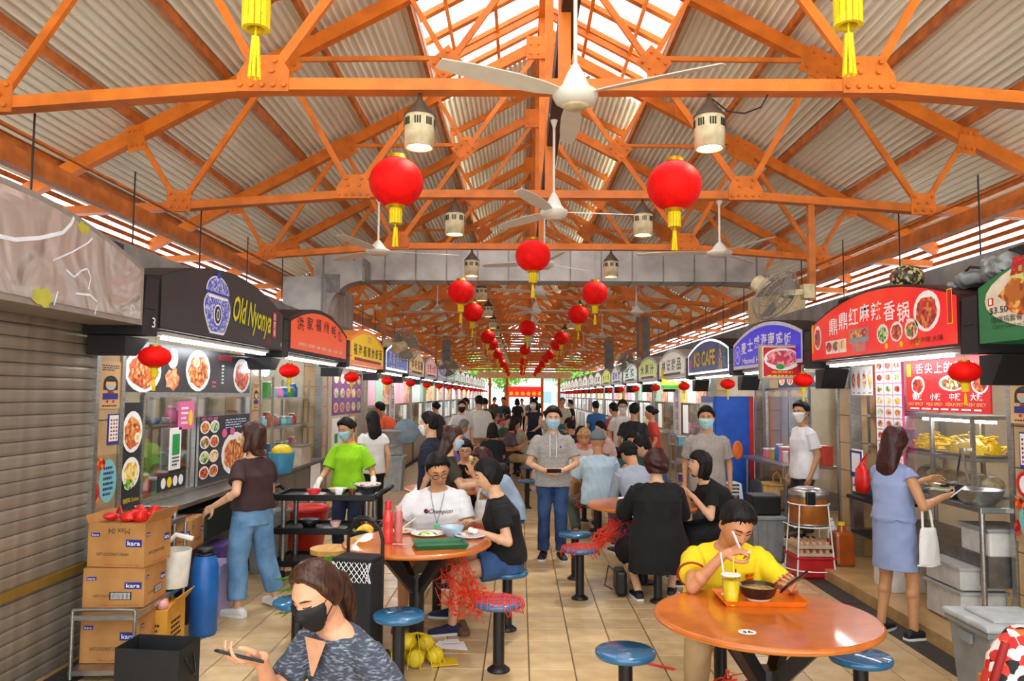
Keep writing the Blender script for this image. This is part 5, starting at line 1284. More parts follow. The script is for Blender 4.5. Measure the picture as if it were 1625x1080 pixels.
poster('tan mask reminder poster with masked girl beside the noodle case', XR - .035, 5.42, 5.74, 1.62, 2.0, 1, TAN, d_girl)
poster('white icon notice below the mask poster on the noodle stall pillar', XR - .03, 5.5, 5.66, 1.3, 1.56, 1, NAVYI, d_grid)
poster('teal notice on the pillar near the steel bowls', XR - .03, 5.46, 5.74, .78, 1.1, 1, P('poster_brown2', '#a88a66', .6), d_teal)
poster('round red sticker notice on the pillar beside the noodle case', XR - .025, 5.52, 5.72, 1.1, 1.28, 1, BEIGE, lambda p, pr, le, w, h: (p.disc(pr, w / 2, h / 2, w * .5, h * .5, REDI), p.disc(pr, w / 2, h / 2, w * .3, h * .36, PAPER, .003)), 'sticker', 'sticker')
poster('white payment notice on the wall left of the red hanging bag', XR - .03, 8.25, 8.55, .8, 1.25, 1, PAPER, lambda p, pr, le, w, h: (p.rect(pr, w / 2, h * .65, w * .95, h * .62, NAVYI), p.rect(pr, w / 2, h * .68, w * .7, h * .45, PAPER, .003), p.lines(pr, w * .5, h * .15, w * .6, h * .1, 1, REDI)), 'notice', 'notice')
counter('stainless counter holding steel bowls in front of the noodle case', 3.36, 4.0, 5.8, 7.62, 1.0, zb=.1)
T = thing('display_case', 'glass display case of yellow noodles behind the lavender dress', 'display case', (3.86, 6.98, 1.0))
for a in (-1, 1):
    for b in (-.62, .0, .62): MB().box((a * .22, b, .32), (.03, .03, .64)).build('case_post', STEEL, T)
for z in (.0, .3, .64): MB().box((0, 0, z), (.48, 1.28, .03)).build('case_shelf', STEEL, T)
MB().b2((-.235, -.6, .02), (-.229, -.02, .62)).build('pane', glass('case_glass', (.97, .98, .98), .1, .1), T); MB().b2((-.235, .02, .02), (-.229, .6, .62)).build('pane', MATS['case_glass'], T)
MB().box((0, 0, .60), (.04, 1.1, .02)).build('case_tube', TUBE, T)
NOOD = mat('yellow_noodles', '#f0cf2c', .4, c2='#d9a60f', scale=30, bump=.3)
def noodle_heap(label, loc, sx, sy, h, m, n=60, seed=1):
    q = random.Random(seed); mb = MB()
    for i in range(n):
        a = q.random() * 6.28; x, y = q.uniform(-sx, sx) * .8, q.uniform(-sy, sy) * .9; z = h * (1 - (x / sx) ** 2) * (1 - (y / sy) ** 2) * q.uniform(.5, 1)
        mb.tube([(x + .05 * math.cos(a + t * 1.3) * t, y + .07 * t * math.sin(a + t), max(.006, z + .02 * math.sin(t * 2))) for t in (-1.2, -.6, 0, .6, 1.2)], .007, 5)
    mb.lathe([(1, .003), (.85, h * .4), (.5, h * .62), (.001, h * .7)], n=16, sx=sx * .9, sy=sy * .9); T = thing('noodle_heap', label, 'noodles', loc); o = mb.build('noodles', m, T); o['kind'] = 'stuff'; MB().box((0, 0, -.004), (sx * 2, sy * 2, .016)).build('tray', STEEL, T); return T
noodle_heap('heap of yellow noodles on the upper shelf of the display case', (3.84, 6.66, 1.335), .2, .28, .18, NOOD)
noodle_heap('second heap of yellow noodles behind the sliding glass of the case', (3.84, 7.3, 1.335), .2, .28, .14, NOOD, seed=2)
q = random.Random(4)
for i in range(7):
    T = thing('wrapped_pack', 'pale wrapped mushroom pack on the lower case shelf, %s from the pillar' % ORD[i], 'pack', (3.84, 6.45 + .17 * i, 1.016), group='packs in the noodle case'); MB().ell((0, 0, .075), (.1, .075, .075), 10, 6).build('pack_body', mat('mushroom_pack', '#d8c7a6', .4, c2='#a8946e', scale=25), T); MB().ell((0, 0, .14), (.04, .03, .02), 8, 5).build('knot', PAPER, T)
def steel_bowl(label, loc, r, h, fill=None):
    T = thing('steel_bowl', label, 'bowl', loc); MB().lathe([(r * .6, 0), (r * .85, h * .4), (r, h), (r * 1.06, h + .004), (r * .98, h - .002), (r * .82, h * .42), (.001, h * .12)], n=26).build('bowl_body', STEEL, T)
    if fill: MB().lathe([(r * .9, h * .75), (r * .5, h * .95), (.001, h)], n=16).build('contents', fill, T)
    return T
steel_bowl('large round steel bowl nearest the tan pillar on the counter', (3.48, 6.02, 1.0), .17, .11)
steel_bowl('shallow steel bowl of dark greens on the counter by the lavender dress', (3.46, 6.42, 1.0), .16, .06, F_GREEN)
steel_bowl('steel bowl of greens further along the counter', (3.5, 6.8, 1.0), .14, .07, F_GREEN)
T = thing('tongs', 'steel tongs hanging open from the display case rail', 'tongs', (3.58, 6.42, 1.12))
for s in (-1, 1): MB().bar((0, s * .01, .26), (0, s * .09, .0), .016, .006).build('tong_arm', CHROME, T)
MB().box((.03, 0, .265), (.08, .03, .02)).build('tong_hook', CHROME, T)
T = thing('plastic_tub', 'translucent white tub with grey lid under the bowl counter', 'tub', (3.62, 6.05, .556)); MB().box((0, 0, .13), (.34, .38, .26)).build('tub_body', P('tub_white', '#d9d7cf', .35), T, bevel=.02); MB().box((0, 0, .27), (.37, .41, .03)).build('lid', P('tub_grey_lid', '#9a9c9c', .4), T, bevel=.01)
for i, (y, h, lab) in enumerate(((6.2, .26, 'lower'), (6.2, .18, 'upper'))):
    T = thing('foam_box', 'white lidded box under the counter beside the bare legs, %s of two' % lab, 'box', (3.45, y, .10 + (.26 if i else 0))); MB().box((0, 0, h / 2), (.34, .5, h - .02)).build('box_body', P('foam_white', '#d3d2cb', .6), T, bevel=.01); MB().box((0, 0, h - .01), (.37, .53, .02)).build('lid', P('foam_lid', '#b9bab6', .5), T)
T = thing('foam_box', 'white carton standing on the platform edge behind the lavender dress', 'box', (3.4, 7.15, .10)); MB().box((0, 0, .2), (.3, .36, .4)).build('box_body', P('white_carton', '#e4e2dc', .6), T, bevel=.01); MB().box((0, 0, .402), (.05, .36, .004)).build('tape', CARD, T)
T = thing('black_table', 'black metal side table with trays under the dish strip menu', 'table', (3.72, 8.05, .1)); MB().box((0, 0, .66), (.5, .75, .03)).build('top', BLACKM, T); MB().box((0, 0, .3), (.46, .7, .02)).build('shelf', BLACKM, T)
for a in (-1, 1):
    for b in (-1, 1): MB().box((a * .22, b * .34, .32), (.025, .025, .65)).build('leg', STEEL, T)
stuffs('the black side table', 3.6, 3.85, 7.8, 8.3, [.1 + .676, .1 + .311], 21, 3, ('box', 'stack', 'box'))
T = thing('plastic_bag', 'red plastic bag hanging on the wall beside the payment notice', 'bag', (3.5, 8.1, .82)); MB().lathe([(.001, 0), (.09, .01), (.11, .1), (.09, .24), (.03, .3), (.02, .32)], n=14, sx=.6, sy=1.1).build('bag_body', P('red_bag', '#e0231c', .3, bump=.6, bscale=25), T); MB().tube([(0, -.05, .29), (.05, 0, .40), (0, .05, .29)], .01, 6).build('handle', MATS['red_bag'], T)
rack('steel wall shelf with plastic goods under the red sign', (3.95, 8.15, 1.2), .35, .8, .62, 2)
stuffs('the red stall wall shelf', 3.85, 4.05, 7.8, 8.5, [1.2 + .62 * .15 + .0135, 1.2 + .62 * .65 + .0135], 31, 4)
T = thing('emergency_lamp', 'white twin-headed emergency lamp at the pillar top beside the shutter', 'lamp', (3.55, 5.42, 2.02)); MB().box((0, 0, .14), (.09, .09, .08)).build('lamp_base', WHITE, T, bevel=.01); MB().lathe([(.02, .1), (.045, .04), (.05, .0), (.04, -.02), (.001, -.03)], n=16).build('lamp_head', WHITE, T); MB().cyl((.03, 0, .12), (.03, 0, -.9), .008, n=6).build('cable', WHITE, T)
# ---------------- blue sign stall
def d_meat(p, pr, le, w, h): p.rect(pr, w / 2, h / 2, w * .9, h * .9, PAPER); p.rect(pr, w / 2, h / 2, w * .86, h * .86, REDI, .003); p.disc(pr, w / 2, h * .58, w * .42, h * .33, PAPER, .004); p.disc(pr, w / 2, h * .6, w * .36, h * .25, food('food_pink_meat', ['#d8566a', '#e98a90', '#c43a50', '#f2b0a8'], 28), .005, wob=.1); p.disc(pr, w * .45, h * .36, w * .1, h * .08, GREENI, .006); p.text(le, '海南猪扒', w / 2, h * .2, w * .5, h * .07, YELI, .006); p.lines(pr, w / 2, h * .1, w * .7, h * .06, 1, YELI, .006)
poster('framed picture of a pink meat plate hanging in front of the blue sign', 2.74, 8.95, .5, 2.0, 2.39, 1, P('frame_beige', '#b8a888', .4), d_meat, 'picture', 'framed_picture', .08, face='cam')
poster('strip of pale dish photos above the blue stall window', XR - .02, 8.95, 10.9, 1.92, 2.1, 1, DKB, d_plates(6, 1, False), 'menu board', 'menu_board')
window_frame('tall glass window of the blue sign stall beside the cook', XR, 9.8, 11.5, .98, 1.9, 1)
counter('steel counter of the blue sign stall with plastic boxes on it', 3.25, 4.0, 9.75, 11.5, .95, zb=.1)
stuffs('the blue stall counter', 3.4, 3.6, 9.9, 11.2, [.951], 41, 6, ('box', 'jar', 'box'))
T = thing('takeaway_rack', 'row of coloured packets standing on the blue stall counter', 'packets', (3.8, 10.2, .951))
for i in range(6): MB().box((0, -.4 + .15 * i, .12), (.12, .12, .24)).build('packet', [P('pk1', '#d84a3a'), P('pk2', '#e9e4d4'), P('pk3', '#6aa84a'), P('pk4', '#e2a83a'), P('pk1', '#d84a3a'), P('pk5', '#5a7ab8')][i], T)
T = thing('stall_divider', 'pinkish lit tile panel inside the blue sign stall', 'divider', (4.6, 10.2, .1)); MB().box((0, 0, 1.05), (.04, 2.4, 2.1)).build('panel_board', P('pink_tile', '#e2c9c4', .4), T)
for i in range(4): MB().box((-.022, -.9 + .6 * i, 1.05), (.004, .015, 2.1)).build('panel_joint', GROUT, T)
T = thing('wooden_rice_tub', 'round wooden rice tub with hoop handle under the blue stall counter', 'tub', (3.35, 10.3, .36)); WOODL = mat('light_wood', '#d1ae6c', .5, c2='#b58f4e', scale=4, stretch=(9, 9, 1)); MB().lathe([(.17, 0), (.19, .3), (.18, .3), (.165, .28), (.001, .28)], n=22).build('tub_body', WOODL, T); MB().cyl((0, 0, .3), (0, 0, .325), .2, n=22).build('lid', WOODL, T); MB().tube([(0, -.17, .28), (0, -.15, .4), (0, 0, .47), (0, .15, .4), (0, .17, .28)], .014, 7).build('handle', WOODL, T)
T = thing('low_crate', 'grey crate carrying the wooden rice tub', 'crate', (3.35, 10.3, .1)); MB().box((0, 0, .125), (.44, .5, .25)).build('crate_body', P('crate_grey', '#7a7c7e', .5), T, bevel=.01); MB().box((-.223, 0, .19), (.006, .16, .05)).build('hand_hole', BLACKP, T)
def bin_(label, loc, w, h, m, lid=None, taper=.82, black=False, box=None):
    T = thing('waste_bin', label, 'bin', loc); a, b = w / 2 * taper, w / 2
    MB().add([(-a, -a, 0), (a, -a, 0), (a, a, 0), (-a, a, 0), (-b, -b, h), (b, -b, h), (b, b, h), (-b, b, h), (-b + .015, -b + .015, h), (b - .015, -b + .015, h), (b - .015, b - .015, h), (-b + .015, b - .015, h), (-a + .02, -a + .02, .02), (a - .02, -a + .02, .02), (a - .02, a - .02, .02), (-a + .02, a - .02, .02)],
             [(3, 2, 1, 0), (0, 1, 5, 4), (1, 2, 6, 5), (2, 3, 7, 6), (3, 0, 4, 7), (4, 5, 9, 8), (5, 6, 10, 9), (6, 7, 11, 10), (7, 4, 8, 11), (8, 9, 13, 12), (9, 10, 14, 13), (10, 11, 15, 14), (11, 8, 12, 15), (12, 13, 14, 15)]).build('bin_body', m, T, bevel=.012)
    MB().box((0, 0, h - .03), (w + .03, w + .03, .035)).build('rim', m, T, bevel=.008)
    for s in (-1, 1): MB().box((s * (w / 2 + .015), 0, h - .09), (.02, .12, .05)).build('handle', m, T)
    for i in range(3): MB().bar(((-.5 + .5 * i) * w * .6 * taper, -a - .004, .03), ((-.5 + .5 * i) * w * .6, -b - .004, h - .06), .02, .01).build('rib', m, T)
    if lid:
        MB().box((0, 0, h + .006), (w + .05, w + .05, .035)).build('lid', lid, T, bevel=.012); MB().box((0, 0, h + .03), (w * .7, w * .7, .02)).build('lid_panel', lid, T, bevel=.008)
    return T
BING = P('bin_grey', '#8d9090', .45, bump=.1); BINL = P('bin_lid_grey', '#b9bdbc', .4); BINB = P('bin_blue_grey', '#9fb0b8', .45)
bin_('grey lidded waste bin beside the shutter on the red sign side', (2.80, 4.64, 0), .42, .52, BING, BINL)
bin_('grey bin with a black box on top beside the rice cooker', (2.72, 8.85, 0), .36, .5, BING)
bin_('grey bin behind the black box near the blue stall counter', (2.7, 9.5, 0), .36, .45, BING)
T = thing('black_box', 'black plastic box set on the grey bin near the rice cooker', 'box', (2.72, 8.85, .5)); MB().box((0, 0, .1), (.3, .3, .2)).build('box_body', BLACKP, T, bevel=.015); MB().box((0, 0, .205), (.32, .32, .015)).build('lid', P('dark_grey', '#3a3c40', .4), T)
T = thing('stool_stack', 'stack of white plastic stools beside the blue fridge', 'stools', (2.98, 11.3, .0))
for i in range(4):
    z = .42 + .05 * i; MB().box((0, 0, z), (.28, .28, .02)).build('seat', WHITE, T, bevel=.01)
    for a in (-1, 1):
        for b in (-1, 1): MB().bar((a * .13, b * .13, z), (a * .17, b * .17, z - .42), .03, .03).build('leg', WHITE, T)
T = thing('drinks_fridge', 'tall blue and white drinks fridge with a red edge behind the grey polo man', 'fridge', (3.2, 12.2, .1)); MB().box((0, 0, .85), (.6, .8, 1.7)).build('cabinet', P('fridge_blue', '#1f55b8', .35), T, bevel=.01); MB().box((-.31, .0, .85), (.03, .72, 1.5)).build('door', P('fridge_white', '#dfe9f2', .25), T); MB().box((-.02, -.41, .85), (.5, .02, 1.66)).build('side_panel', MATS['fridge_blue'], T); MB().box((.26, -.42, .85), (.06, .03, 1.68)).build('red_edge', RED, T); MB().ell((.05, -.425, .9), (.08, .012, .14)).build('flame_mark', P('orange_mark', '#f0701c', .4), T); MB().tube([(-.33, -.3, .7), (-.36, -.3, .75), (-.36, -.3, 1.05), (-.33, -.3, 1.1)], .01, 6).build('handle', CHROME, T)
T = thing('rice_cooker', 'large brown and steel rice cooker on a wire rack', 'rice cooker', (2.95, 8.1, .52)); BRN = P('cooker_brown', '#b06a2c', .3, metal=.3); MB().lathe([(.17, 0), (.185, .02), (.19, .24), (.185, .26)], n=26).build('cooker_body', BRN, T); MB().lathe([(.195, .26), (.2, .28), (.195, .33), (.12, .36), (.001, .365)], n=26).build('lid', STEEL, T); MB().box((-.05, -.19, .27), (.09, .05, .13)).build('latch', BLACKP, T, bevel=.01); MB().lathe([(.175, -.012), (.19, .0), (.175, .012)], n=24).build('base_ring', STEEL, T)
T = thing('wire_rack', 'white wire stand holding the rice cooker and egg trays', 'rack', (2.95, 8.1, 0))
for a in range(4):
    t = a * math.pi / 2 + .78; MB().tube([(.27 * math.cos(t), .27 * math.sin(t), 0), (.24 * math.cos(t), .24 * math.sin(t), .3), (.2 * math.cos(t), .2 * math.sin(t), .72)], .008, 6).build('leg', WHITE, T)
for r, z in ((.21, .5), (.2, .72), (.26, .08)): MB().tube([(r * math.cos(t), r * math.sin(t), z) for t in [2 * math.pi * i / 24 for i in range(24)]], .007, 6, closed=True).build('ring', WHITE, T)
for i in range(5): MB().cyl((-.2 + .1 * i, -.19, .5), (-.2 + .1 * i, .19, .5), .005, n=6).build('cross_wire', WHITE, T)
T = thing('basin', 'red square basin on the floor under the rice cooker stand', 'basin', (2.95, 8.1, 0)); MB().box((0, 0, .1), (.36, .36, .2)).build('basin_body', P('red_basin', '#c01f24', .35), T, bevel=.02); MB().box((0, 0, .2), (.4, .4, .02)).build('rim', MATS['red_basin'], T, bevel=.006)
EGG = P('egg_tray_card', '#c9b295', .8); EGGS = P('eggs', '#dcab84', .5)
for k in range(2):
    T = thing('egg_tray', 'cardboard egg tray on the red basin, %s of two' % ('lower', 'upper')[k], 'egg tray', (2.95, 8.1, .211 + .075 * k)); MB().box((0, 0, .02), (.34, .34, .03)).build('tray', EGG, T); mb = MB()
    e0 = None
    for i in range(5):
        for j in range(5):
            if e0 is None: e0 = MB().ell((0, 0, .042), (.025, .025, .03), 8, 6).build('egg', EGGS, T, (-.13 + .065 * i, -.13 + .065 * j, 0)).data
            else: link('egg', e0, T, (-.13 + .065 * i, -.13 + .065 * j, 0))
T = thing('oil_jug', 'amber cooking oil jug beside the wire stand', 'jug', (3.28, 8.1, .10)); AMB = mat('amber_oil', '#a8501c', .15, var=.1, coat=.5); MB().box((0, 0, .17), (.2, .2, .34)).build('jug_body', AMB, T, bevel=.035); MB().cyl((0, 0, .34), (0, 0, .40), .05, .03, n=14).build('neck', AMB, T); MB().cyl((0, 0, .4), (0, 0, .43), .035, n=14).build('cap', YELLOW, T)
T = thing('pump_bottle', 'white pump bottle standing behind the oil jug', 'bottle', (3.3, 8.38, .10)); MB().lathe([(.05, 0), (.055, .02), (.055, .3), (.02, .36), (.015, .4)], n=14).build('bottle_body', WHITE, T); MB().bar((0, 0, .42), (-.06, 0, .42), .02, .02).build('pump', WHITE, T); MB().box((-.0535, 0, .16), (.006, .05, .12)).build('paper_label', REDI, T)
# K3 row shelf, far bins
T = rack('white wire shelf of plastic tubs beside the far pillar, red sign row', (3.1, 15.0, .1), .4, .6, 1.0, 3)
stuffs('the white tub shelf', 2.95, 3.2, 14.75, 15.25, [.1 + 1.0 * (i + .3) / 3 + .0135 for i in range(3)], 51, 2, ('box', 'stack'))
def pail(label, loc, r, h, m, lidback=False):
    T = thing('pail', label, 'pail', loc); MB().lathe([(r * .82, 0), (r * .85, .01), (r, h), (r * 1.06, h), (r * 1.06, h - .03), (r * 1.0, h - .03), (r * .97, h - .01), (r * .8, .02), (.001, .02)], n=24).build('pail_body', m, T)
    MB().tube([(-r, 0, h * .8), (-r * .8, -r * .8, h * .45), (0, -r * 1.12, h * .36), (r * .8, -r * .8, h * .45), (r, 0, h * .8)], .01, 6).build('bail_handle', STEEL, T)
    if lidback: MB().lathe([(.001, -.015), (r * .95, -.015), (r, 0), (r * .95, .015), (.001, .015)], (r * 1.15, -.12, h * .95), 24, None, Matrix.Rotation(R_(85), 3, 'X') @ Matrix.Rotation(R_(15), 3, 'Y')).build('lid', P('lid_blue_grey', '#7f9aa8', .4), T)
    return T
bin_('blue-grey lidded bin carrying a large pail near the green shirt cleaner', (-2.38, 14.8, 0), .42, .62, P('bin_pale', '#aab4b6', .45), BINB)
pail('pale grey pail with bail handle and lid leaning on the lidded bin', (-2.40, 14.8, .665), .24, .46, P('pail_grey', '#b4bcbe', .45), True)
bin_('grey bin standing under the jar sign counter end behind the blue jeans', (-2.55, 8.05, 0), .34, .62, BING)
T = thing('dish_tub', 'large red tub under the far end of the jar sign counter', 'tub', (-2.35, 8.7, 0)); MB().lathe([(.17, 0), (.22, .55), (.24, .55), (.24, .52), (.18, .03), (.001, .03)], n=22).build('tub_body', RED, T); MB().lathe([(.235, .53), (.245, .56), (.25, .56), (.25, .52)], n=22).build('rim', RED, T)
T = thing('purple_crate', 'purple plastic crate on a low steel frame under the jar sign counter', 'crate', (-2.72, 6.95, .25)); MB().box((0, 0, .12), (.36, .34, .24)).build('crate_body', P('purple', '#6a4a92', .5), T, bevel=.01); MB().box((0, -.173, .18), (.2, .006, .06)).build('hand_hole', BLACKP, T)
T = thing('low_stand', 'low steel frame under the purple crate', 'stand', (-2.72, 6.95, .02)); MB().box((0, 0, .215), (.44, .42, .02)).build('top', STEEL, T)
for a in (-1, 1):
    for b in (-1, 1): MB().box((a * .2, b * .19, .1), (.025, .025, .2)).build('leg', STEEL, T)
T = thing('lilac_box', 'lilac food carton with printed label on the floor before the purple crate', 'box', (-2.58, 6.55, 0)); LIL = P('lilac', '#b3a6d0', .5, var=.05); MB().box((0, 0, .2), (.32, .3, .4)).build('box_body', LIL, T, bevel=.008); MB().box((0, 0, .37), (.34, .32, .07)).build('lid', P('lilac_lid', '#a99cc4', .5), T, bevel=.008)
p = Pl((-.16, -.151, 0), (1, 0, 0)); pr = MB(); p.disc(pr, .06, .36 - .02, .03, .02, YELI, .012); p.lines(pr, .16, .2, .2, .1, 2, NAVYI, .002); p.disc(pr, .16, .08, .03, .03, PINKI, .002); pr.build('print', WHITEI, T); MB().box((0, 0, .412), (.1, .05, .012)).build('paper', PAPER, T)
T = thing('black_tub', 'dark green-black tub sitting beneath the jar sign counter', 'tub', (-2.86, 6.95, .566)); MB().box((0, 0, .13), (.5, .7, .26)).build('tub_body', P('blackgreen', '#142220', .5), T, bevel=.02); MB().box((0, 0, .255), (.54, .74, .02)).build('rim', BLACKP, T)

# odds and ends stored on top of the sign boxes
T = thing('patterned_tin', 'round black and gold patterned tin on top of the red sign', 'tin', (3.33, 6.72, 2.74)); TIN = food('tin_pattern', ['#1d1a16', '#c9b878', '#3a3020', '#8a7a44'], 40); MB().lathe([(.1, 0), (.135, .05), (.14, .11), (.11, .17), (.03, .2), (.001, .2)], n=20).build('tin_body', TIN, T); MB().box((-.14, 0, .1), (.012, .03, .03)).build('red_tag', REDI, T)
T = thing('tarpaulin', 'crumpled grey plastic tarpaulin behind the green sign', 'tarpaulin', (3.5, 5.72, 2.56)); mb = Sk(); q = random.Random(8)
for i in range(12): mb.ell((q.uniform(-.1, .1), q.uniform(-.4, .4), .08 + .1 * q.random()), (.14, .16, .07), 10, 6, M=Matrix.Rotation(q.random() * 3, 3, 'Z'))
me = remesh(mb, .012, .012, 3); me.materials.append(mat('tarp_grey', '#8d918f', .3, var=.25, metal=.2)); link('folds', me, T); MB().tube([(-.15, -.4, .1), (-.2, 0, .2), (-.15, .4, .1)], .01, 5).build('tie_cord', BLACKP, T)
for i, (y, w) in enumerate(((11.5, .55), (12.1, .5))):
    T = thing('storage_carton', 'tan storage carton above the navy sign sign, %s of two' % ('nearer', 'further')[i], 'box', (3.85, y, 2.92)); MB().box((0, 0, .2), (.5, w, .4)).build('carton_body', P('tan_card', '#d2bf92', .8), T, bevel=.005); MB().box((0, 0, .402), (.5, .05, .004)).build('tape', P('tape_brown', '#a5703a', .5), T)
# ------------------------------------------------------------------ round tables and fixed stools
TOPO = mat('table_orange_laminate', '#dc8c33', .16, c2='#cc7422', scale=3, lo=.25, hi=.75, stretch=(1, 5, 1), coat=.6)
TOPY = mat('table_yellow_laminate', '#e8a51c', .2, c2='#d88c14', scale=3, coat=.5)
RIM = mat('table_rim', '#c8691f', .3, var=.1, coat=.5); STOOLB = mat('stool_blue', '#2a6d97', .16, c2='#1f557c', scale=4, lo=.2, hi=.7, coat=.6); LEGB = P('stool_leg_black', '#1c191a', .35, bump=.2)
def table(label, x, y, top, num=None, group=None):
    T = thing('round_table', label, 'table', (x, y, 0), group=group)
    MB().lathe([(.49, .715), (.515, .718), (.53, .73), (.53, .738), (.523, .746), (.51, .75), (.001, .75)], n=56).build('table_top', top, T)
    MB().lathe([(.512, .7502), (.524, .7475), (.531, .738), (.531, .731), (.520, .722)][::-1], n=56).build('edge_band', RIM, T)
    MB().cyl((0, 0, 0), (0, 0, .5), .055, n=16).build('post', LEGB, T); MB().cyl((0, 0, 0), (0, 0, .015), .12, n=18).build('floor_plate', LEGB, T)
    for k in range(4):
        a = math.pi / 4 + k * math.pi / 2; c, s = math.cos(a), math.sin(a); MB().bar((c * .03, s * .03, .42), (c * .3, s * .3, .715), .05, .07).build('bracket_arm', LEGB, T)
    if num:
        pr = MB(); p = Pl((-.17, -.29, .7505), (1, 0, 0), (0, 1, 0)); p.disc(pr, 0, 0, .04, .04, PAPER, .001, 20); p.text(pr, num, 0, 0, .05, .042, BLACKI, .002, bold=.02); pr.build('number_sticker', PAPER, T)
    return T
table('orange round table in front with an orange tray and number sticker', 1.19, 3.87, TOPO, '36')
table('orange round table with green tray and red bottle where the white shirt man sits', -.73, 5.68, TOPO)
table('orange round table behind the black jacket woman', 1.19, 7.7, TOPO)
table('orange round table where the girl with glasses eats', -.78, 8.95, TOPO)
table('yellow-orange round table before the light blue shirt back', 1.05, 10.6, TOPY)
table('yellow round table with bright plastic bags behind the olive top woman', -.82, 12.1, TOPY)
table('orange round table by the purple polo man', -.52, 15.5, TOPO)
for i, (x, y) in enumerate(((.92, 14.3), (1.25, 17.3), (-.65, 18.6), (1.25, 20.6), (-.65, 21.9), (1.25, 23.9), (-.65, 25.2), (1.25, 27.2), (-.65, 28.6), (1.25, 31), (-.65, 32.5))):
    table('far round table in the crowd, %s side' % ('red sign' if x > 0 else 'jar sign'), x, y, (TOPO, TOPY)[i % 2], group='far tables, %s side' % ('red sign' if x > 0 else 'jar sign'))
st0 = None
def stool(label, x, y, group=None):
    global st0
    if st0 is None:
        T = thing('stool', label, 'stool', (x, y, 0), group=group)
        MB().lathe([(.03, .40), (.13, .405), (.158, .415), (.162, .43), (.16, .443), (.15, .45), (.001, .452)], n=36).build('seat', STOOLB, T)
        MB().cyl((0, 0, 0), (0, 0, .41), .038, n=16).build('post', LEGB, T); MB().lathe([(.001, 0), (.075, 0), (.075, .012), (.05, .03), (.038, .04)], n=20).build('base_flange', LEGB, T)
        st0 = T; return T
    T = relabel(dup(st0), label); T.location = (x, y, 0)
    if group: T['group'] = group
    elif 'group' in T: del T['group']
    return T
stool('empty blue stool standing clear at the aisle by the front table', .57, 4.28)
stool('empty blue stool showing past the front table towards the grey bin', 1.80, 4.24)
stool('blue stool under the yellow shirt man', 1.17, 4.66)
stool('empty blue stool close behind the black shopping trolley', -.74, 4.93)
stool('blue stool half hidden by the black masked woman, near the white sneakers', -1.45, 5.22)
stool('blue stool with red netting knotted over its seat, before the black top woman', -.13, 5.25)
stool('blue stool under the black top woman in denim shorts', -.09, 6.14)
stool('blue stool under the white shirt man with glasses', -.67, 6.5)
stool('empty blue stool in the aisle behind the netted one, hoodie man side', .55, 7.83)
stool('blue stool with red netting in the aisle near the hoodie man', .54, 7.08)
stool('blue stool under the black jacket woman', 1.22, 7.0)
stool('blue stool under the black shirt woman with glasses', 1.88, 7.72)
stool('blue stool under the black cap man', 1.3, 8.65)
stool('blue stool wrapped in red netting behind the white shirt man', -.42, 8.05)
stool('blue stool under the bent woman in pale blue', -.1, 8.62)
stool('blue stool under the girl with glasses eating', -.66, 9.68)
stool('blue stool under the light blue shirt man', .98, 9.85)
stool('blue stool under the navy shirt young man', 1.68, 9.5)
stool('blue stool beside the navy dress woman, seat empty', .12, 12.6); stool('empty blue stool further on in the aisle', .15, 14.9)
for i, (x, y) in enumerate(((.55, 14.3), (.05, 18.3), (.55, 17.6), (.05, 21.5), (.6, 20.8))): stool('far blue stool in the crowded aisle', x, y, 'far stools')
# red safety netting tied round unused stools
NET = mat('red_netting', '#ee3f1c', .5, c2='#d42a12', scale=20); 
def netting(label, a, b, sag, n, seed, seat=None, spread=.09):
    q = random.Random(seed); T = thing('safety_net', label, 'netting', ((a[0] + b[0]) / 2, (a[1] + b[1]) / 2, 0)); o = Vector(T.location); a, b = Vector(a) - o, Vector(b) - o; mb = MB()
    for i in range(n):
        ph = [q.uniform(-1, 1) for _ in range(6)]; f0, f1 = q.uniform(0, .35), q.uniform(.6, 1); pts = []
        for t in range(9):
            f = f0 + (f1 - f0) * t / 8; c = a.lerp(b, f); c.z -= sag * math.sin(f * math.pi); s = spread * (1.2 - .5 * f)
            pts.append(c + Vector((s * math.sin(f * 9 * ph[0] + 6 * ph[1]), s * .8 * math.cos(f * 8 * ph[2] + 6 * ph[3]), s * math.sin(f * 11 * ph[4] + 6 * ph[5]))))
        mb.tube(pts, q.uniform(.0016, .0032), 4)
        for p in pts[1:-1:2]:
            if q.random() < .6: mb.tube([p, p + Vector((q.uniform(-1, 1), q.uniform(-1, 1), q.uniform(-1, .4))) * .05], .003, 4)
            if q.random() < .25: mb.box(p, (.016, .006, .016), q.random() * 3)
    x = mb.build('net_tangle', NET, T); x['kind'] = 'stuff'
    if seat:
        s = Vector(seat) - o; m2 = MB()
        for i in range(-4, 5):
            w = math.sqrt(max(0, .158 ** 2 - (i * .037) ** 2))
            for d in (0, 1):
                pts = [(-1.03, -.028), (-1.02, .004), (-.5, .008), (0, .009), (.5, .008), (1.02, .004), (1.03, -.028)]
                m2.tube([s + (Vector((i * .037, u * w, z)) if d else Vector((u * w, i * .037, z))) for u, z in pts], .0028, 4)
        for i in range(14):
            t = q.random() * 6.28; r = .165; m2.tube([s + Vector((r * math.cos(t), r * math.sin(t), -.01)), s + Vector((r * 1.06 * math.cos(t + .2), r * 1.06 * math.sin(t + .2), -.05 - .03 * q.random())), s + Vector((r * math.cos(t + .4), r * math.sin(t + .4), -.02))], .003, 4)
        y = m2.build('seat_net', NET, T); y['kind'] = 'stuff'
netting('red plastic netting stretched from the table leg to the netted stool', (-.55, 5.75, .66), (-.22, 5.3, .42), .12, 46, 1, (-.13, 5.25, .452), .10)
netting('red netting tied from an aisle stool to the black jacket table', (1.02, 7.5, .62), (.62, 7.12, .44), .02, 40, 2, (.54, 7.08, .452), .075)
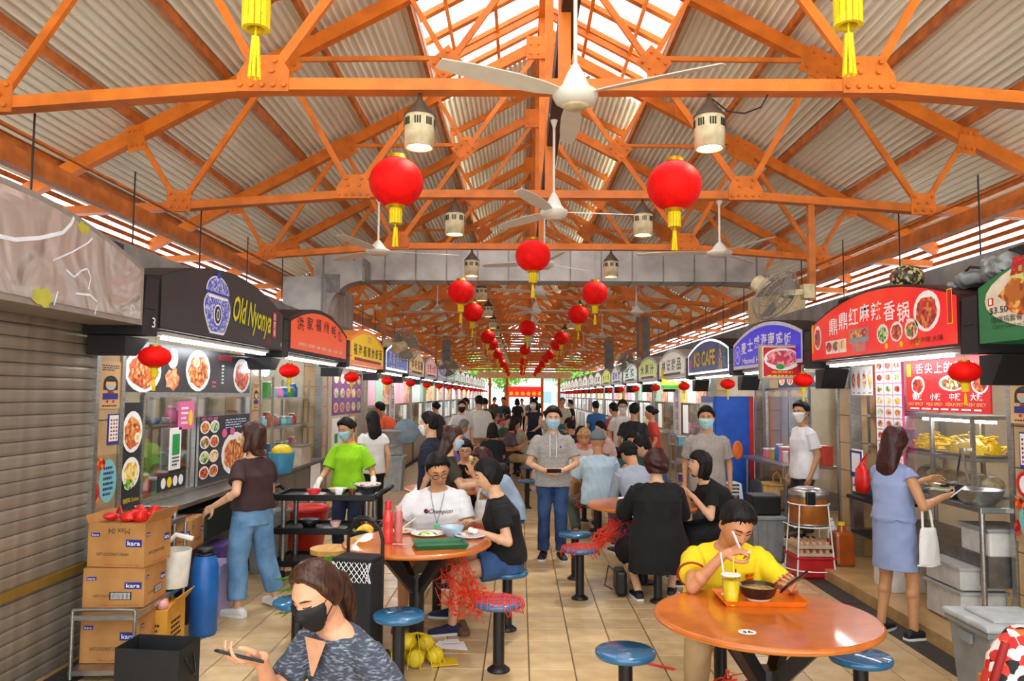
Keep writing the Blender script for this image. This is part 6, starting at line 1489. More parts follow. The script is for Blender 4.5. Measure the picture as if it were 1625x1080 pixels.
netting('loose red netting under the front table beside the khaki trousers', (1.13, 3.98, .36), (.86, 4.30, .12), .02, 70, 3, None, .07)
netting('red and white netting tied over the stool behind the white shirt man', (-.6, 8.5, .55), (-.42, 8.05, .45), .03, 30, 4, (-.42, 8.05, .452), .06)
netting('red netting hanging from the yellow-orange table', (1.0, 10.2, .62), (.7, 9.95, .45), .05, 40, 5, None, .09)

# ------------------------------------------------------------------ things on the front table
OTRAY = P('tray_orange', '#ee7418', .35); GTRAY = P('tray_green', '#1f6b42', .35)
def tray(label, x, y, w, d, m, rz=0.):
    T = thing('tray', label, 'tray', (x, y, .751), rz); a, b = w / 2, d / 2
    mb = MB().box((0, 0, .004), (w * .9, d * .88, .008)).build('tray_base', m, T); r = MB()
    P0 = [(-a * .9, -b * .88), (a * .9, -b * .88), (a * .9, b * .88), (-a * .9, b * .88)]; P1 = [(-a, -b), (a, -b), (a, b), (-a, b)]
    V = [(x, y, .001) for x, y in P0] + [(x, y, .028) for x, y in P1] + [(x * 1.02, y * 1.02, .028) for x, y in P1] + [(x * 1.02, y * 1.02, .0) for x, y in P0]
    F = []
    for i in range(4): j = (i + 1) % 4; F += [(i, j, 4 + j, 4 + i), (4 + i, 4 + j, 8 + j, 8 + i), (8 + i, 8 + j, 12 + j, 12 + i)]
    r.add(V, F).build('tray_rim', m, T); return T
def lathe_thing(name, label, cat, loc, prof, m, parts=(), n=24, part='body', group=None):
    T = thing(name, label, cat, loc, group=group); MB().lathe(prof, n=n).build(part, m, T)
    for nm, pf, mm in parts: MB().lathe(pf, n=n).build(nm, mm, T)
    return T
tray('orange serving tray under the dark noodle bowl', 1.235, 4.12, .42, .26, OTRAY)
lathe_thing('noodle_bowl', 'black soup bowl on the orange tray', 'bowl', (1.225, 4.10, .759), [(.045, .0), (.05, .003), (.085, .035), (.098, .075), (.1, .077), (.094, .075), (.08, .04), (.001, .036)], P('bowl_dark', '#3a241a', .25), [('foot', [(.045, 0), (.06, .002), (.068, .028), (.06, .028)], P('bowl_cream', '#efe3cf', .3)), ('soup', [(.088, .06), (.001, .062)], mat('soup', '#7a5a3a', .2, c2='#c9a777', scale=40))])
CUPC = glass('cup_plastic', (1, 1, 1), .1, .05)
lathe_thing('juice_cup', 'clear plastic cup of yellow juice on the front table', 'cup', (1.07, 4.03, .751), [(.032, 0), (.0345, .002), (.047, .15), (.049, .15)], CUPC, [('juice', [(.031, .003), (.0325, .005), (.0435, .125), (.001, .126)], mat('yellow_juice', '#f2de2c', .2, c2='#e6ce1e', scale=10, coat=.3)), ('cup_rim', [(.047, .148), (.051, .15), (.047, .154)], WHITE)])
T = thing('straw', 'yellow straw standing in the juice cup', 'straw', (1.08, 4.04, .77)); MB().cyl((0, 0, 0), (.012, .02, .215), .0045, n=8).build('straw_tube', P('straw_yellow', '#e8cf28', .4), T); MB().cyl((.0125, .0205, .2), (.0131, .0213, .216), .0052, n=8).build('straw_tip', P('straw_yellow', '#e8cf28', .4), T)
o = MB().cyl((1.055, 4.05, .77), (1.035, 4.09, 1.0), .004, n=8).build('straw', WHITE); tag(o, 'white straw leaning in the juice cup', 'straw')
lathe_thing('sauce_dish', 'tiny white sauce dish on the orange tray corner', 'dish', (1.085, 4.17, .7595), [(.018, 0), (.03, .012), (.028, .012), (.001, .004)], WHITE)
# ------------------------------------------------------------------ things on the white shirt man's table
lathe_thing('water_bottle', 'tall translucent red water bottle on the table', 'bottle', (-.93, 5.6, .751), [(.035, 0), (.038, .01), (.037, .08), (.034, .11), (.038, .14), (.037, .19), (.022, .225), (.02, .235)], mat('bottle_red', '#e23a34', .2, var=.05, coat=.5), [('cap', [(.023, .232), (.024, .29), (.02, .295), (.001, .296)], P('cap_red', '#d0201e', .35))])
lathe_thing('thermos', 'slim pale red flask right behind the red bottle', 'flask', (-.865, 5.66, .751), [(.028, 0), (.03, .01), (.03, .2), (.024, .215)], P('flask_pink', '#d77a70', .3), [('cap', [(.022, .214), (.024, .25), (.001, .252)], P('cap_pale', '#d8a8a0', .35))])
tray('green food tray lying askew on the table', -.55, 5.5, .36, .26, GTRAY, R_(14))
PLW = P('plate_white', '#e9ebea', .25)
def plate(label, x, y, r, food_m=None, z=.751, group=None): return lathe_thing('plate', label, 'plate', (x, y, z), [(r * .55, 0), (r * .6, .003), (r, .018), (r * .98, .021), (r * .6, .008), (.001, .007)], PLW, [('leftovers', [(r * .62, .009), (r * .35, .022), (.001, .026)], food_m)] if food_m else (), group=group)
plate('white plate of leftover noodles nearest the red bottle', -.88, 6.0, .10, F_MIX); plate('large white plate with greens and prawn scraps', -.68, 5.9, .13, F_GREEN); plate('white plate with spoon and crumpled tissue', -.36, 5.83, .115)
lathe_thing('bowl', 'pale blue plastic bowl between the plates', 'bowl', (-.5, 5.9, .751), [(.05, 0), (.055, .003), (.085, .055), (.09, .07), (.086, .07), (.05, .012), (.001, .01)], P('bowl_blue', '#a9c6da', .35), [('foot_ring', [(.05, 0), (.058, .004), (.05, .008)], P('bowl_blue', '#a9c6da', .35))])
T = thing('tissue', 'crumpled white tissue on the plate by the black top woman', 'tissue', (-.35, 5.86, .772)); mb = Sk()
for i in range(7): mb.ell((.02 * math.cos(i * 2.1), .02 * math.sin(i * 2.1), .02 + .006 * (i % 3)), (.028, .016, .02), 10, 6, M=Matrix.Rotation(i, 3, 'Z') @ Matrix.Rotation(i * .7, 3, 'X'))
mb.build('tissue_folds', PAPER, T)
def spoon(label, loc, rz, m, tilt=0., L=.15):
    T = thing('spoon', label, 'spoon', loc, rz); M_ = Matrix.Rotation(tilt, 3, 'Y'); mb = MB().lathe([(.001, -.008), (.012, -.006), (.018, .0), (.0165, .001), (.001, -.005)], (0, 0, 0), 14, None, M_ @ Matrix.Diagonal((1.4, 1, 1))).build('spoon_bowl', m, T); MB().bar(M_ @ Vector((.022, 0, .0)), M_ @ Vector((.022 + L, 0, .012)), .009, .004).build('handle', m, T); return T
spoon('white spoon lying across the tissue plate', (-.41, 5.80, .785), R_(130), WHITE)
spoon('white spoon left in the noodle plate near the red bottle', (-.9, 5.98, .785), R_(50), WHITE, -.3)
T = thing('banana_bunch', 'small bunch of bananas on the table edge', 'bananas', (-1.12, 5.85, .751)); BAN = mat('banana', '#e8cf3a', .5, c2='#cfa92a', scale=14)
for i in range(4): MB().tube([(.06 * math.cos(a) - .03, (i - 1.5) * .028 + .01 * math.sin(a * 2), .018 + .045 * math.sin(a)) for a in [.2 + .36 * j for j in range(7)]], [.006, .013, .017, .018, .017, .012, .006], 8).build('banana', BAN, T)
MB().cyl((-.09, 0, .03), (-.11, 0, .05), .01, n=8).build('stalk', P('stalk_green', '#7a8a3a', .6), T)
T = thing('straw_wrap', 'pink and white wrapped straws beside the red bottle', 'straws', (-.83, 5.47, .752))
for i, m in enumerate((P('pink_straw', '#e88a98'), WHITE)): MB().cyl((-.05, .03 + .014 * i, .005), (.05, -.02 + .014 * i, .012), .0045, n=6).build('straw', m, T)
# ------------------------------------------------------------------ black clearing trolley and its dishes
T = thing('service_cart', 'black three-tier clearing trolley pushed by the green shirt cleaner', 'trolley', (-1.88, 7.85, 0)); CW, CD = .96, .5
for z in (.78, .46, .15):
    MB().box((0, 0, z), (CW, CD, .03)).build('shelf', BLACKP, T, bevel=.008)
    for a, b, c, d in ((0, CD / 2, CW, .02), (0, -CD / 2, CW, .02), (CW / 2, 0, .02, CD), (-CW / 2, 0, .02, CD)): MB().box((a, b, z + .02), (c, d, .05)).build('shelf_rim', BLACKP, T)
for a in (-1, 1):
    for b in (-1, 1): MB().cyl((a * CW * .42, b * CD * .42, .1), (a * CW * .42, b * CD * .42, .78), .026, n=14).build('post', STEEL, T); MB().cyl((a * CW * .42 - .015, b * CD * .42, .05), (a * CW * .42 + .015, b * CD * .42, .05), .05, n=16).build('wheel', BLACKP, T); MB().cyl((a * CW * .42, b * CD * .42, .05), (a * CW * .42, b * CD * .42, .14), .012, n=8).build('caster_fork', STEEL, T)
for s in (-1, 1): MB().tube([(s * CW / 2, -.2, .80), (s * (CW / 2 + .1), -.2, .86), (s * (CW / 2 + .1), .2, .86), (s * CW / 2, .2, .80)], .02, 8).build('handle', BLACKP, T)
cz = .796
plate('red plate stacked on the trolley top', -2.02, 7.78, .11, None, cz); lathe_thing('bowl', 'red plastic bowl on the red plate', 'bowl', (-2.03, 7.78, cz + .012), [(.05, 0), (.075, .05), (.07, .05), (.001, .01)], RED, [('foot', [(.045, 0), (.052, .005)], RED)]); lathe_thing('bowl', 'wide cream bowl beside the red one on the trolley', 'bowl', (-1.84, 7.98, cz), [(.05, 0), (.1, .05), (.095, .05), (.001, .012)], P('bowl_cream2', '#e4d3b4', .35), [('foot', [(.045, 0), (.052, .005)], CREAM)])
lathe_thing('cup', 'white cup among the trolley dishes', 'cup', (-1.77, 7.72, cz), [(.03, 0), (.04, .08), (.036, .08), (.001, .01)], WHITE, [('cup_foot', [(.03, 0), (.033, .004)], WHITE)]); lathe_thing('glass', 'glass of dark tea on the trolley', 'glass', (-1.66, 7.83, cz), [(.032, 0), (.036, .12), (.038, .12)], GLASS, [('tea', [(.03, .004), (.032, .05), (.001, .051)], mat('tea', '#7a2a14', .2, var=.05))])
plate('white plate under the dark bowl on the trolley', -1.5, 7.8, .13, None, cz); lathe_thing('bowl', 'large dark bowl with patterned rim on the trolley', 'bowl', (-1.5, 7.8, cz + .010), [(.06, 0), (.1, .05), (.125, .1), (.118, .1), (.05, .02), (.001, .018)], P('bowl_black', '#25262c', .3), [('rim_band', [(.116, .085), (.128, .1), (.128, .112), (.12, .112)], mat('rim_white_red', '#eeeae6', .3, c2='#c03a4a', kind='voronoi', scale=40, lo=.1, hi=.3))])
lathe_thing('bowl', 'pink bowl on the trolley middle shelf', 'bowl', (-1.8, 7.74, .497), [(.035, 0), (.055, .06), (.051, .06), (.001, .01)], P('bowl_pink', '#e8b9b0', .35), [('foot', [(.03, 0), (.037, .004)], P('bowl_pink', '#e8b9b0', .35))]); plate('pale pink plate under the pink bowl', -1.8, 7.74, .12, None, .476); lathe_thing('bowl', 'red bowl on the trolley middle shelf', 'bowl', (-1.5, 7.85, .476), [(.05, 0), (.08, .055), (.075, .055), (.001, .01)], RED, [('foot', [(.045, 0), (.052, .004)], RED)]); lathe_thing('bowl', 'black bowl at the trolley middle shelf end', 'bowl', (-2.1, 7.9, .476), [(.06, 0), (.1, .07), (.095, .07), (.001, .01)], BLACKP, [('foot', [(.05, 0), (.06, .004)], BLACKP)])
# ------------------------------------------------------------------ black shopping trolley, wooden stool with pandan
T = thing('shopping_trolley', 'black fabric shopping trolley with white lattice print and arched handle', 'shopping trolley', (-1.03, 5.08, 0), R_(-12))
MB().box((0, .0, .43), (.27, .2, .64)).build('bag', cloth('trolley_black', '#1d1c1e', bump=.3), T, bevel=.03); MB().box((0, -.01, .755), (.27, .2, .025)).build('flap', MATS['cloth_trolley_black'], T, bevel=.01)
la = MB()
for i in range(-4, 5):
    for s in (-1, 1): la.tube([(max(-.13, min(.13, i * .036 + s * .05)), -.105, .62), (max(-.13, min(.13, i * .036 - s * .05)), -.105, .745)], .0022, 4); la.tube([(max(-.13, min(.13, i * .036 + s * .06)), -.105, .13), (max(-.13, min(.13, i * .036 - s * .06)), -.105, .28)], .0022, 4)
la.build('lattice_print', WHITEI, T)
MB().tube([(-.12, .11, .12), (-.12, .11, .85), (-.1, .10, .93), (-.05, .09, .975), (0, .09, .985), (.05, .09, .975), (.1, .10, .93), (.12, .11, .85), (.12, .11, .12)], .012, 8).build('handle_frame', BLACKM, T); MB().tube([(-.07, .09, .968), (-.03, .088, .988), (.03, .088, .988), (.07, .09, .968)], .018, 8).build('grip', BLACKP, T)
for s in (-1, 1): MB().cyl((s * .14, .1, .08), (s * .165, .1, .08), .08, n=20).build('wheel', BLACKP, T)
T = thing('wooden_stool', 'round light wood stool with pandan leaves, behind the shopping trolley', 'stool', (-1.42, 6.0, 0)); WD = mat('stool_wood', '#d2a357', .45, c2='#b9883e', scale=3, stretch=(7, 1, 7)); MB().cyl((0, 0, .60), (0, 0, .635), .16, n=30).build('seat', WD, T)
for k in range(4): a = k * math.pi / 2 + .6; MB().bar((.09 * math.cos(a), .09 * math.sin(a), .6), (.14 * math.cos(a), .14 * math.sin(a), 0), .03, .03).build('leg', WD, T)
MB().tube([(.12 * math.cos(t), .12 * math.sin(t), .25) for t in [2 * math.pi * i / 16 for i in range(16)]], .012, 6, closed=True).build('stretcher_ring', WD, T)
T = thing('pandan_bundle', 'bundle of long green pandan leaves against the wooden stool', 'leaves', (-1.5, 5.78, .1)); PAN = mat('pandan_green', '#5c9a3c', .45, c2='#3a7424', scale=8, stretch=(1, 1, 6)); q = random.Random(2)
for i in range(16):
    a = math.pi + q.uniform(-.8, .8); l = q.uniform(.22, .34); z0 = .32 + q.uniform(-.06, .1); mb = MB(); V = []
    for t in range(6):
        f = t / 5; w = .016 * (1 - f) + .003; x, y, z = (.15 - l * 1.3 * f) , .2 * q.uniform(-.2, .2) * f + .05 * math.sin(a + i), z0 + .10 * math.sin(f * 2.2 + i * .3) - .09 * f * (i % 3); V += [(x, y - w * .3, z + w), (x, y + w * .3, z - w)]
    mb.add(V, [(2 * j, 2 * j + 1, 2 * j + 3, 2 * j + 2) for j in range(5)], None, True).build('leaf', PAN, T)
MB().cyl((.12, 0, -.1), (.12, 0, .42), .05, .06, n=10).build('stem_bundle', P('pandan_pale', '#b9c48a', .5), T)
# yellow net bag of fruit on the floor
T = thing('fruit_bag', 'yellow net bag of round pomelos on the floor by a stool', 'bag', (-.7, 5.38, 0)); YF = mat('pomelo', '#d9c021', .45, c2='#b89c14', scale=12, bump=.2, bscale=90)
for i, (x, y, z, r) in enumerate(((-.1, 0, .065, .065), (.03, .03, .068, .068), (.02, -.1, .06, .06), (.14, -.02, .06, .06), (-.04, -.04, .15, .06), (.08, -.03, .14, .055), (-.12, -.12, .055, .055))): MB().ell((x, y, z), (r, r, r * .96), 16, 10).build('pomelo', YF, T)
nb = MB()
for k in range(14):
    a = k * .4488; nb.tube([(.19 * math.cos(a) * f + .02, .15 * math.sin(a) * f - .03, .01 + .2 * math.cos(f * 1.57) ** .7) for f in (0, .3, .6, .85, 1)], .003, 4)
nb.build('net', P('net_yellow', '#e0b81a', .5), T); MB().prism([(.12, -.1), (.3, -.05), (.28, .06), (.16, .1)], (0, 0, .012), (1, 0, 0), (0, 1, 0), .006).build('bag_neck', P('net_yellow', '#e0b81a', .5), T)
T = thing('paper_scrap', 'white plastic sheet lying beside the yellow fruit bag', 'sheet', (-.5, 5.75, .001)); MB().prism([(-.12, -.06), (.14, -.1), (.1, .08), (-.08, .09)], (0, 0, .004), (1, 0, 0), (0, 1, 0), .004).build('sheet', PAPER, T); MB().prism([(-.05, .02), (.08, .0), (.06, .07), (-.04, .085)], (0, 0, .016), (1, 0, .1), (0, 1, .05), .004).build('fold', PAPER, T)
for (x, y, l, rz, lab) in ((.86, 5.42, .42, -20, 'red tape strip on the floor tiles before the front table'), (-.12, 6.75, .35, -28, 'red tape strip on the floor behind the netted stool'), (-.95, 6.6, .35, -25, 'red tape strip on the floor under the white shirt man')):
    o = MB().box((0, 0, .0012), (.05, l, .0016)).build('floor_tape', P('tape_red', '#cf3a34', .5), None, (x, y, 0), rz=R_(rz + 75)); tag(o, lab, 'tape')
# ------------------------------------------------------------------ carton trolley by the shutter
T = thing('steel_trolley', 'two-tier steel trolley stacked with coconut cream cartons', 'trolley', (-2.62, 5.38, 0), R_(4))
for a in (-1, 1):
    for b in (-1, 1): MB().cyl((a * .19, b * .42, .02), (a * .19, b * .42, .44 if b < 0 else .85), .012, n=10).build('post', STEEL, T)
for z in (.06, .395): MB().box((0, 0, z), (.40, .86, .03)).build('shelf', STEEL, T)
MB().tube([(-.19, -.42, .44), (-.1, -.425, .445), (.1, -.425, .445), (.19, -.42, .44)], .012, 8).build('push_bar', STEEL, T)
def carton(label, loc, w, d, h, rz, kind='kara', flaps=False, m=None):
    T = thing('carton', label, 'box', loc, rz); m = m or CARD
    MB().box((0, 0, h / 2), (w, d, h)).build('carton_body', m, T, bevel=.004)
    if flaps:
        MB().bar((w / 2, 0, h), (w / 2 + .06, 0, h + .08), d, .004, up=(1, 0, -1)).build('flap', m, T); MB().bar((-w / 2, 0, h), (-w / 2 - .02, 0, h + .05), d, .004, up=(1, 0, 1)).build('flap', m, T)
    pr = MB()
    for p, ww in ((Pl((-w / 2, -d / 2, 0), (1, 0, 0)), w), (Pl((w / 2, -d / 2, 0), (0, 1, 0)), d)):
        if kind == 'kara':
            sc = 1 if ww is w else .7
            p.rect(pr, ww * .82, h * .56, ww * .28 * sc, h * .17, NAVYI, .0015); p.text(pr, 'kara', ww * .82, h * .56, ww * .22 * sc, h * .1, WHITEI, .0025, bold=.01); p.rect(pr, ww * .14, h * .74, ww * .16 * sc, h * .09, NAVYI, .0015); p.text(pr, 'kara', ww * .14, h * .74, ww * .12 * sc, h * .05, WHITEI, .0025)
            p.text(pr, 'UHT COCONUT CREAM', ww * .45, h * .3, ww * .56, h * .07, BLACKI, .002); p.text(pr, '1000ml x 12 packs  Net Wt. 12kg', ww * .62, h * .06, ww * .6, h * .04, REDI, .002)
            if kind == 'kara' and 'middle' in label: p.rect(pr, ww * .62, h * .5 - h * .2, ww * .36, h * .2, BLACKI, .0016); [p.rect(pr, ww * (.47 + .02 * i), h * .3, ww * .008, h * .17, PAPER, .002) for i in range(16)]
        else: p.lines(pr, ww * .5, h * .55, ww * .6, h * .4, 4, BLACKI, .002, len(label))
    if 'topmost' in label: p = Pl((-w / 2, -d / 2, 0), (1, 0, 0)); p.text(pr, 'Max 04', w * .55, h * .83, w * .38, h * .13, P('marker', '#4a3a30', .6, var=0), .002, rot=math.pi)
    pr.build('print', BLACKI, T); return T
carton('open coconut cream carton, topmost of the trolley stack, with a red bag in it', (-2.61, 5.3, .665), .385, .34, .28, R_(-4), flaps=True)
carton('coconut cream carton in the middle of the trolley stack with a barcode', (-2.63, 5.3, .412), .39, .36, .25, R_(3))
carton('coconut cream carton on the trolley bottom shelf', (-2.62, 5.27, .076), .37, .38, .30, R_(2))
T = thing('plastic_bag', 'crumpled red plastic bag stuffed in the topmost carton', 'bag', (-2.61, 5.3, .947)); mb = Sk(); q = random.Random(5)
for i in range(10): mb.ell((q.uniform(-.13, .13), q.uniform(-.09, .09), .02 + .02 * q.random()), (.06, .05, .03 + .025 * q.random()), 10, 6, M=Matrix.Rotation(q.random() * 3, 3, 'Z'))
me = remesh(mb, .008, .009, 4); me.materials.append(MATS['red_bag']); link('bag_body', me, T)
for s in (-1, 1): MB().tube([(s * .05, -.03, .04), (s * .07, -.02, .09), (s * .1, .0, .04)], .008, 5).build('bag_handle', MATS['red_bag'], T)
carton('closed carton on the dark crate behind the trolley stack', (-2.72, 6.35, .56), .26, .34, .24, R_(6), 'kara')
bl = P('crate_black', '#222226', .5); T = thing('low_crate', 'dark plastic crate supporting the rear carton', 'crate', (-2.72, 6.35, .0)); MB().box((0, 0, .28), (.28, .36, .56)).build('crate_body', bl, T, bevel=.01); MB().box((.142, 0, .45), (.004, .12, .05)).build('hand_hole', STEEL_D, T)
carton('yellow-brown open carton with pink wrapping beside the blue drum', (-2.46, 5.50, .0), .18, .34, .34, R_(4), 'misc', True, mat('yellow_card', '#d9a23a', .7, c2='#c98f2a', scale=5))
T = thing('pink_wrap', 'crumpled pink plastic in the yellow-brown carton', 'wrap', (-2.46, 5.5, .342)); mb = Sk()
for i in range(6): mb.ell((-.05 + .02 * i, .1 - .045 * i, .02), (.04, .04, .035), 8, 5)
mb.build('folds', P('pink_plastic', '#d89a96', .4), T)
T = thing('clear_tub', 'clear white tub with a handle bag behind the middle carton', 'tub', (-2.47, 5.66, .42)); MB().lathe([(.1, 0), (.12, .26), (.115, .26), (.09, .01), (.001, .01)], n=18).build('tub_body', P('tub_milky', '#d8d2c0', .3), T); MB().tube([(-.1, 0, .25), (0, .02, .36), (.12, .03, .33)], .018, 6).build('white_bag', PAPER, T)
lathe_thing('water_drum', 'tall slim blue plastic drum beside the trolley', 'drum', (-2.36, 5.95, 0), [(.085, 0), (.1, .02), (.105, .3), (.1, .5), (.075, .58), (.055, .6)], mat('drum_blue', '#1f63b0', .35, var=.1), [('neck', [(.055, .6), (.06, .605), (.06, .63), (.052, .635), (.001, .635)], BLACKP), ('collar_ring', [(.075, .585), (.08, .592), (.06, .6)], BLACKP)])
T = thing('paper_bag', 'open matt black paper bag standing before the carton trolley', 'bag', (-2.16, 4.78, 0), R_(-6)); BK = P('black_paper', '#232325', .6, bump=.12); w, d, h = .40, .24, .30; a, b = w / 2, d / 2
MB().add([(-a, -b, 0), (a, -b, 0), (a, b, 0), (-a, b, 0), (-a, -b, h), (a, -b, h), (a, b, h + .01), (-a, b, h + .01)], [(3, 2, 1, 0), (0, 1, 5, 4), (1, 2, 6, 5), (2, 3, 7, 6), (3, 0, 4, 7)]).build('bag_body', BK, T); MB().prism([(0, .0), (.08, .02), (.12, -.05), (.05, -.06)], (-.1, -b - .001, h - .02), (1, 0, 0), (0, 0, 1), .003).build('torn_fold', BK, T); MB().tube([(a, -.05, h * .8), (a + .05, -.05, h * .5), (a + .04, 0, h * .45), (a, .05, h * .8)], .008, 6).build('strap', BLACKP, T); MB().box((.03, .02, .2), (.14, .1, .01)).build('paper_inside', PAPER, T)
# right-hand floor things
carton('plain brown carton between the grey bin and the patterned bag', (2.58, 4.12, 0), .3, .3, .36, R_(8), 'misc')
def pattern_mat():
    m = food('red_floral', ['#c9251f', '#f0e8e0', '#e86a2a', '#1d1718', '#d83a30', '#f4d9d0'], 26, rough=.7); return m
T = thing('patterned_bag', 'red white and black patterned cloth bag at the picture edge', 'bag', (2.30, 3.72, .0)); mb = Sk(); mb.loft([((0, 0, .05), (1, 0, 0), (0, 1, 0), .15, .1), ((0, 0, .35), (1, 0, 0), (0, 1, 0), .18, .13), ((.02, 0, .62), (1, 0, 0), (0, 1, 0), .15, .11), ((.04, 0, .74), (1, 0, 0), (0, 1, 0), .08, .06)], 24)
me = remesh(mb, .01, .004, 2); me.materials.append(pattern_mat()); link('bag_body', me, T); MB().tube([(-.14, -.05, .2), (-.2, -.1, .45), (-.1, -.08, .7)], .018, 8).build('strap', P('strap_red', '#a01c1c', .6), T); MB().box((0, 0, .025), (.26, .18, .05)).build('bag_base', BLACKP, T)
# ------------------------------------------------------------------ the people, front to back
def chest_print(d, mb, txt, u, v, w, h, m, b=1., lift=.008, italic=0., bold=0., fem=False, shape=None):
    """lettering wrapped on the chest: u to the wearer's right, v up from the chest joint (negative u mirrored to read from the front)"""
    k = d['k']; rx = (.168 * b + .016) * k; ry = (.11 * b + .018) * k
    def pt(x, z):
        t = min(.95, abs(x / rx)); y = ry * (1 - t ** 2.4) ** (1 / 2.4); return d['che'] + Vector((x, 0, 0)) + d['up'] * z + d['fwd'] * (y + lift)
    if shape: mb.add([pt(-(u + a), v + c) for a, c in shape], [tuple(range(len(shape)))[::-1]], m); return
    V, F, asp = textdata(txt, bold, italic)
    mb.add([pt(-(u + a * w), v + c * h) for a, c in V], F, m)
def box_shape(w, h): return [(-w / 2, -h / 2), (w / 2, -h / 2), (w / 2, h / 2), (-w / 2, h / 2)]
def phone(label, c, n, up, m=BLACKP, name='phone', w=.075, h=.155):
    """a handset at c, screen towards n"""
    n = Vector(n).normalized(); up = Vector(up); up = (up - n * up.dot(n)).normalized(); x = up.cross(n); M_ = Matrix((x, up, n)).transposed(); T = thing(name, label, 'phone', c)
    MB().box((0, 0, 0), (w, h, .009), M=M_).build('case', m, T, bevel=.003); MB().box(n * .0055, (w * .9, h * .94, .002), M=M_).build('screen', P('phone_glass', '#20222c', .1), T); return T
HEATHER = mat('cloth_heather', '#3d424e', .9, c2='#8b919c', scale=42, stretch=(1, 1, 4), detail=7, lo=.30, hi=.5, bump=.2)
# front woman with black mask
d = person('seated woman in heather grey V-neck top and black mask looking down at her phone', (-.60, 3.08, 0), 146, 1.5, 'sit', seat=.41, lean=22, head=(6, 22, 4), fem=True, build=1.0, skin=skin_mat('skin_rosy', '#dca07c'), top=HEATHER, sleeve=.78, hem=-.08, bottom='long', bmat=BLACKC, hair='back+tail', hmat=HAIRBR, mask=MASKK, vox=.005, eyes='down', hR=dict(t=(-.88, 2.72, .90), n=(.2, .5, .8), d=(-.55, -.6, .1), curl=.7), hL=dict(t=(-.5, 2.7, .76), n=(-.5, .3, .3), curl=.5))
mb = MB(); k = d['k']
mb.add([d['nek'] + d['fwd'] * (.093 * k) + d['up'] * .014 * k + Vector((x * k, 0, 0)) + (d['fwd'] * .045 * k - d['up'] * .09 * k) * t for x, t in ((-.062, 0), (.062, 0), (.006, 1.4), (-.006, 1.4))], [(0, 1, 2, 3)]).build('neck_skin', MATS['skin_rosy'], d['T'])
phone('black phone held by the seated woman in the black mask', (-.93, 2.66, .925), (.2, .35, .9), (-.8, -.5, 0))
stool('blue stool under the woman in the black mask', -.62, 3.06)
# man in yellow
YT = cloth('yellow', '#efd51c', c2='#dcbc10', scale=4)
d = person('seated man in a yellow embroidered shirt eating with a white spoon', (1.17, 4.68, 0), 180, 1.62, 'sit', seat=.43, lean=29, head=(9, 31, -5), build=1.28, skin=skin_mat('skin_ruddy', '#c98a60'), top=YT, sleeve=.62, hem=-.06, bottom='long', bmat=KHAKI, hair='short', mask=None, vox=.005, eyes='down', fR=(.98, 4.42, 0), fL=(1.42, 4.42, 0), kR=(.9, 4.1, .6), kL=(1.5, 4.1, .6), poleR=(.75, .2, -1), poleL=(-.7, .1, -.9),
           hR=dict(t=(1.075, 4.20, .965), d=(.75, -.25, .35), n=(.1, .3, -.9), curl=1.15, thumb=.8), hL=dict(t=(1.43, 4.18, .80), d=(-.2, -.75, .35), n=(-.75, .2, .5), curl=.95, thumb=.7))
pr = MB(); sh = [(-.035, -.04), (.035, -.04), (.035, .04), (-.035, .04)]
chest_print(d, pr, '', .085, .07, .05, .05, YELI, 1.28, .020, shape=sh); chest_print(d, pr, '香味', .085, .092, .05, .03, REDI, 1.28, .024, bold=.02); chest_print(d, pr, '', .085, .06, 0, 0, REDI, 1.28, .023, shape=[(-.025, -.012), (-.01, -.004), (.0, -.014), (.02, -.01), (.028, .006), (.0, .012), (-.02, .006)])
pr.build('embroidery', REDI, d['T'])
mb = MB(); mb.tube([d['che'] + d['fwd'] * (.150 + .02) * d['k'] * 1.0 + d['up'] * (.13 - .05 * i) + Vector((-.008 - .004 * i, 0, 0)) for i in range(5)], .004, 5); mb.build('placket_piping', P('piping_red', '#8a1f1c', .6), d['T'])
for s_ in 'RL':
    e = d['sh'][s_] + (d['el'][s_] - d['sh'][s_]) * .60; ax = (d['el'][s_] - d['sh'][s_]).normalized(); x, y, z = basis(ax); MB().tube([e + x * (.080 * math.cos(t)) + y * (.080 * math.sin(t)) for t in [2 * math.pi * i / 20 for i in range(20)]], .006, 6, closed=True).build('sleeve_trim', P('trim_red', '#b0201c', .6), d['T'])
T = thing('soup_spoon', 'white soup spoon at the yellow shirt man\'s mouth', 'spoon', (1.185, 4.175, .985)); MB().lathe([(.001, -.014), (.018, -.010), (.024, .004), (.022, .004), (.001, -.006)], (0, 0, 0), 16, None, Matrix.Diagonal((1.25, 1, 1))).build('spoon_bowl', WHITE, T); MB().bar((-.02, 0, .0), (-.07, -.02, .11), .013, .006).build('handle', WHITE, T)
phone('dark red-black phone in the yellow shirt man\'s hand', (1.405, 4.085, .855), (-.55, .45, .7), (.5, .35, .3), P('phone_dark', '#2a1214', .3), w=.085, h=.165)
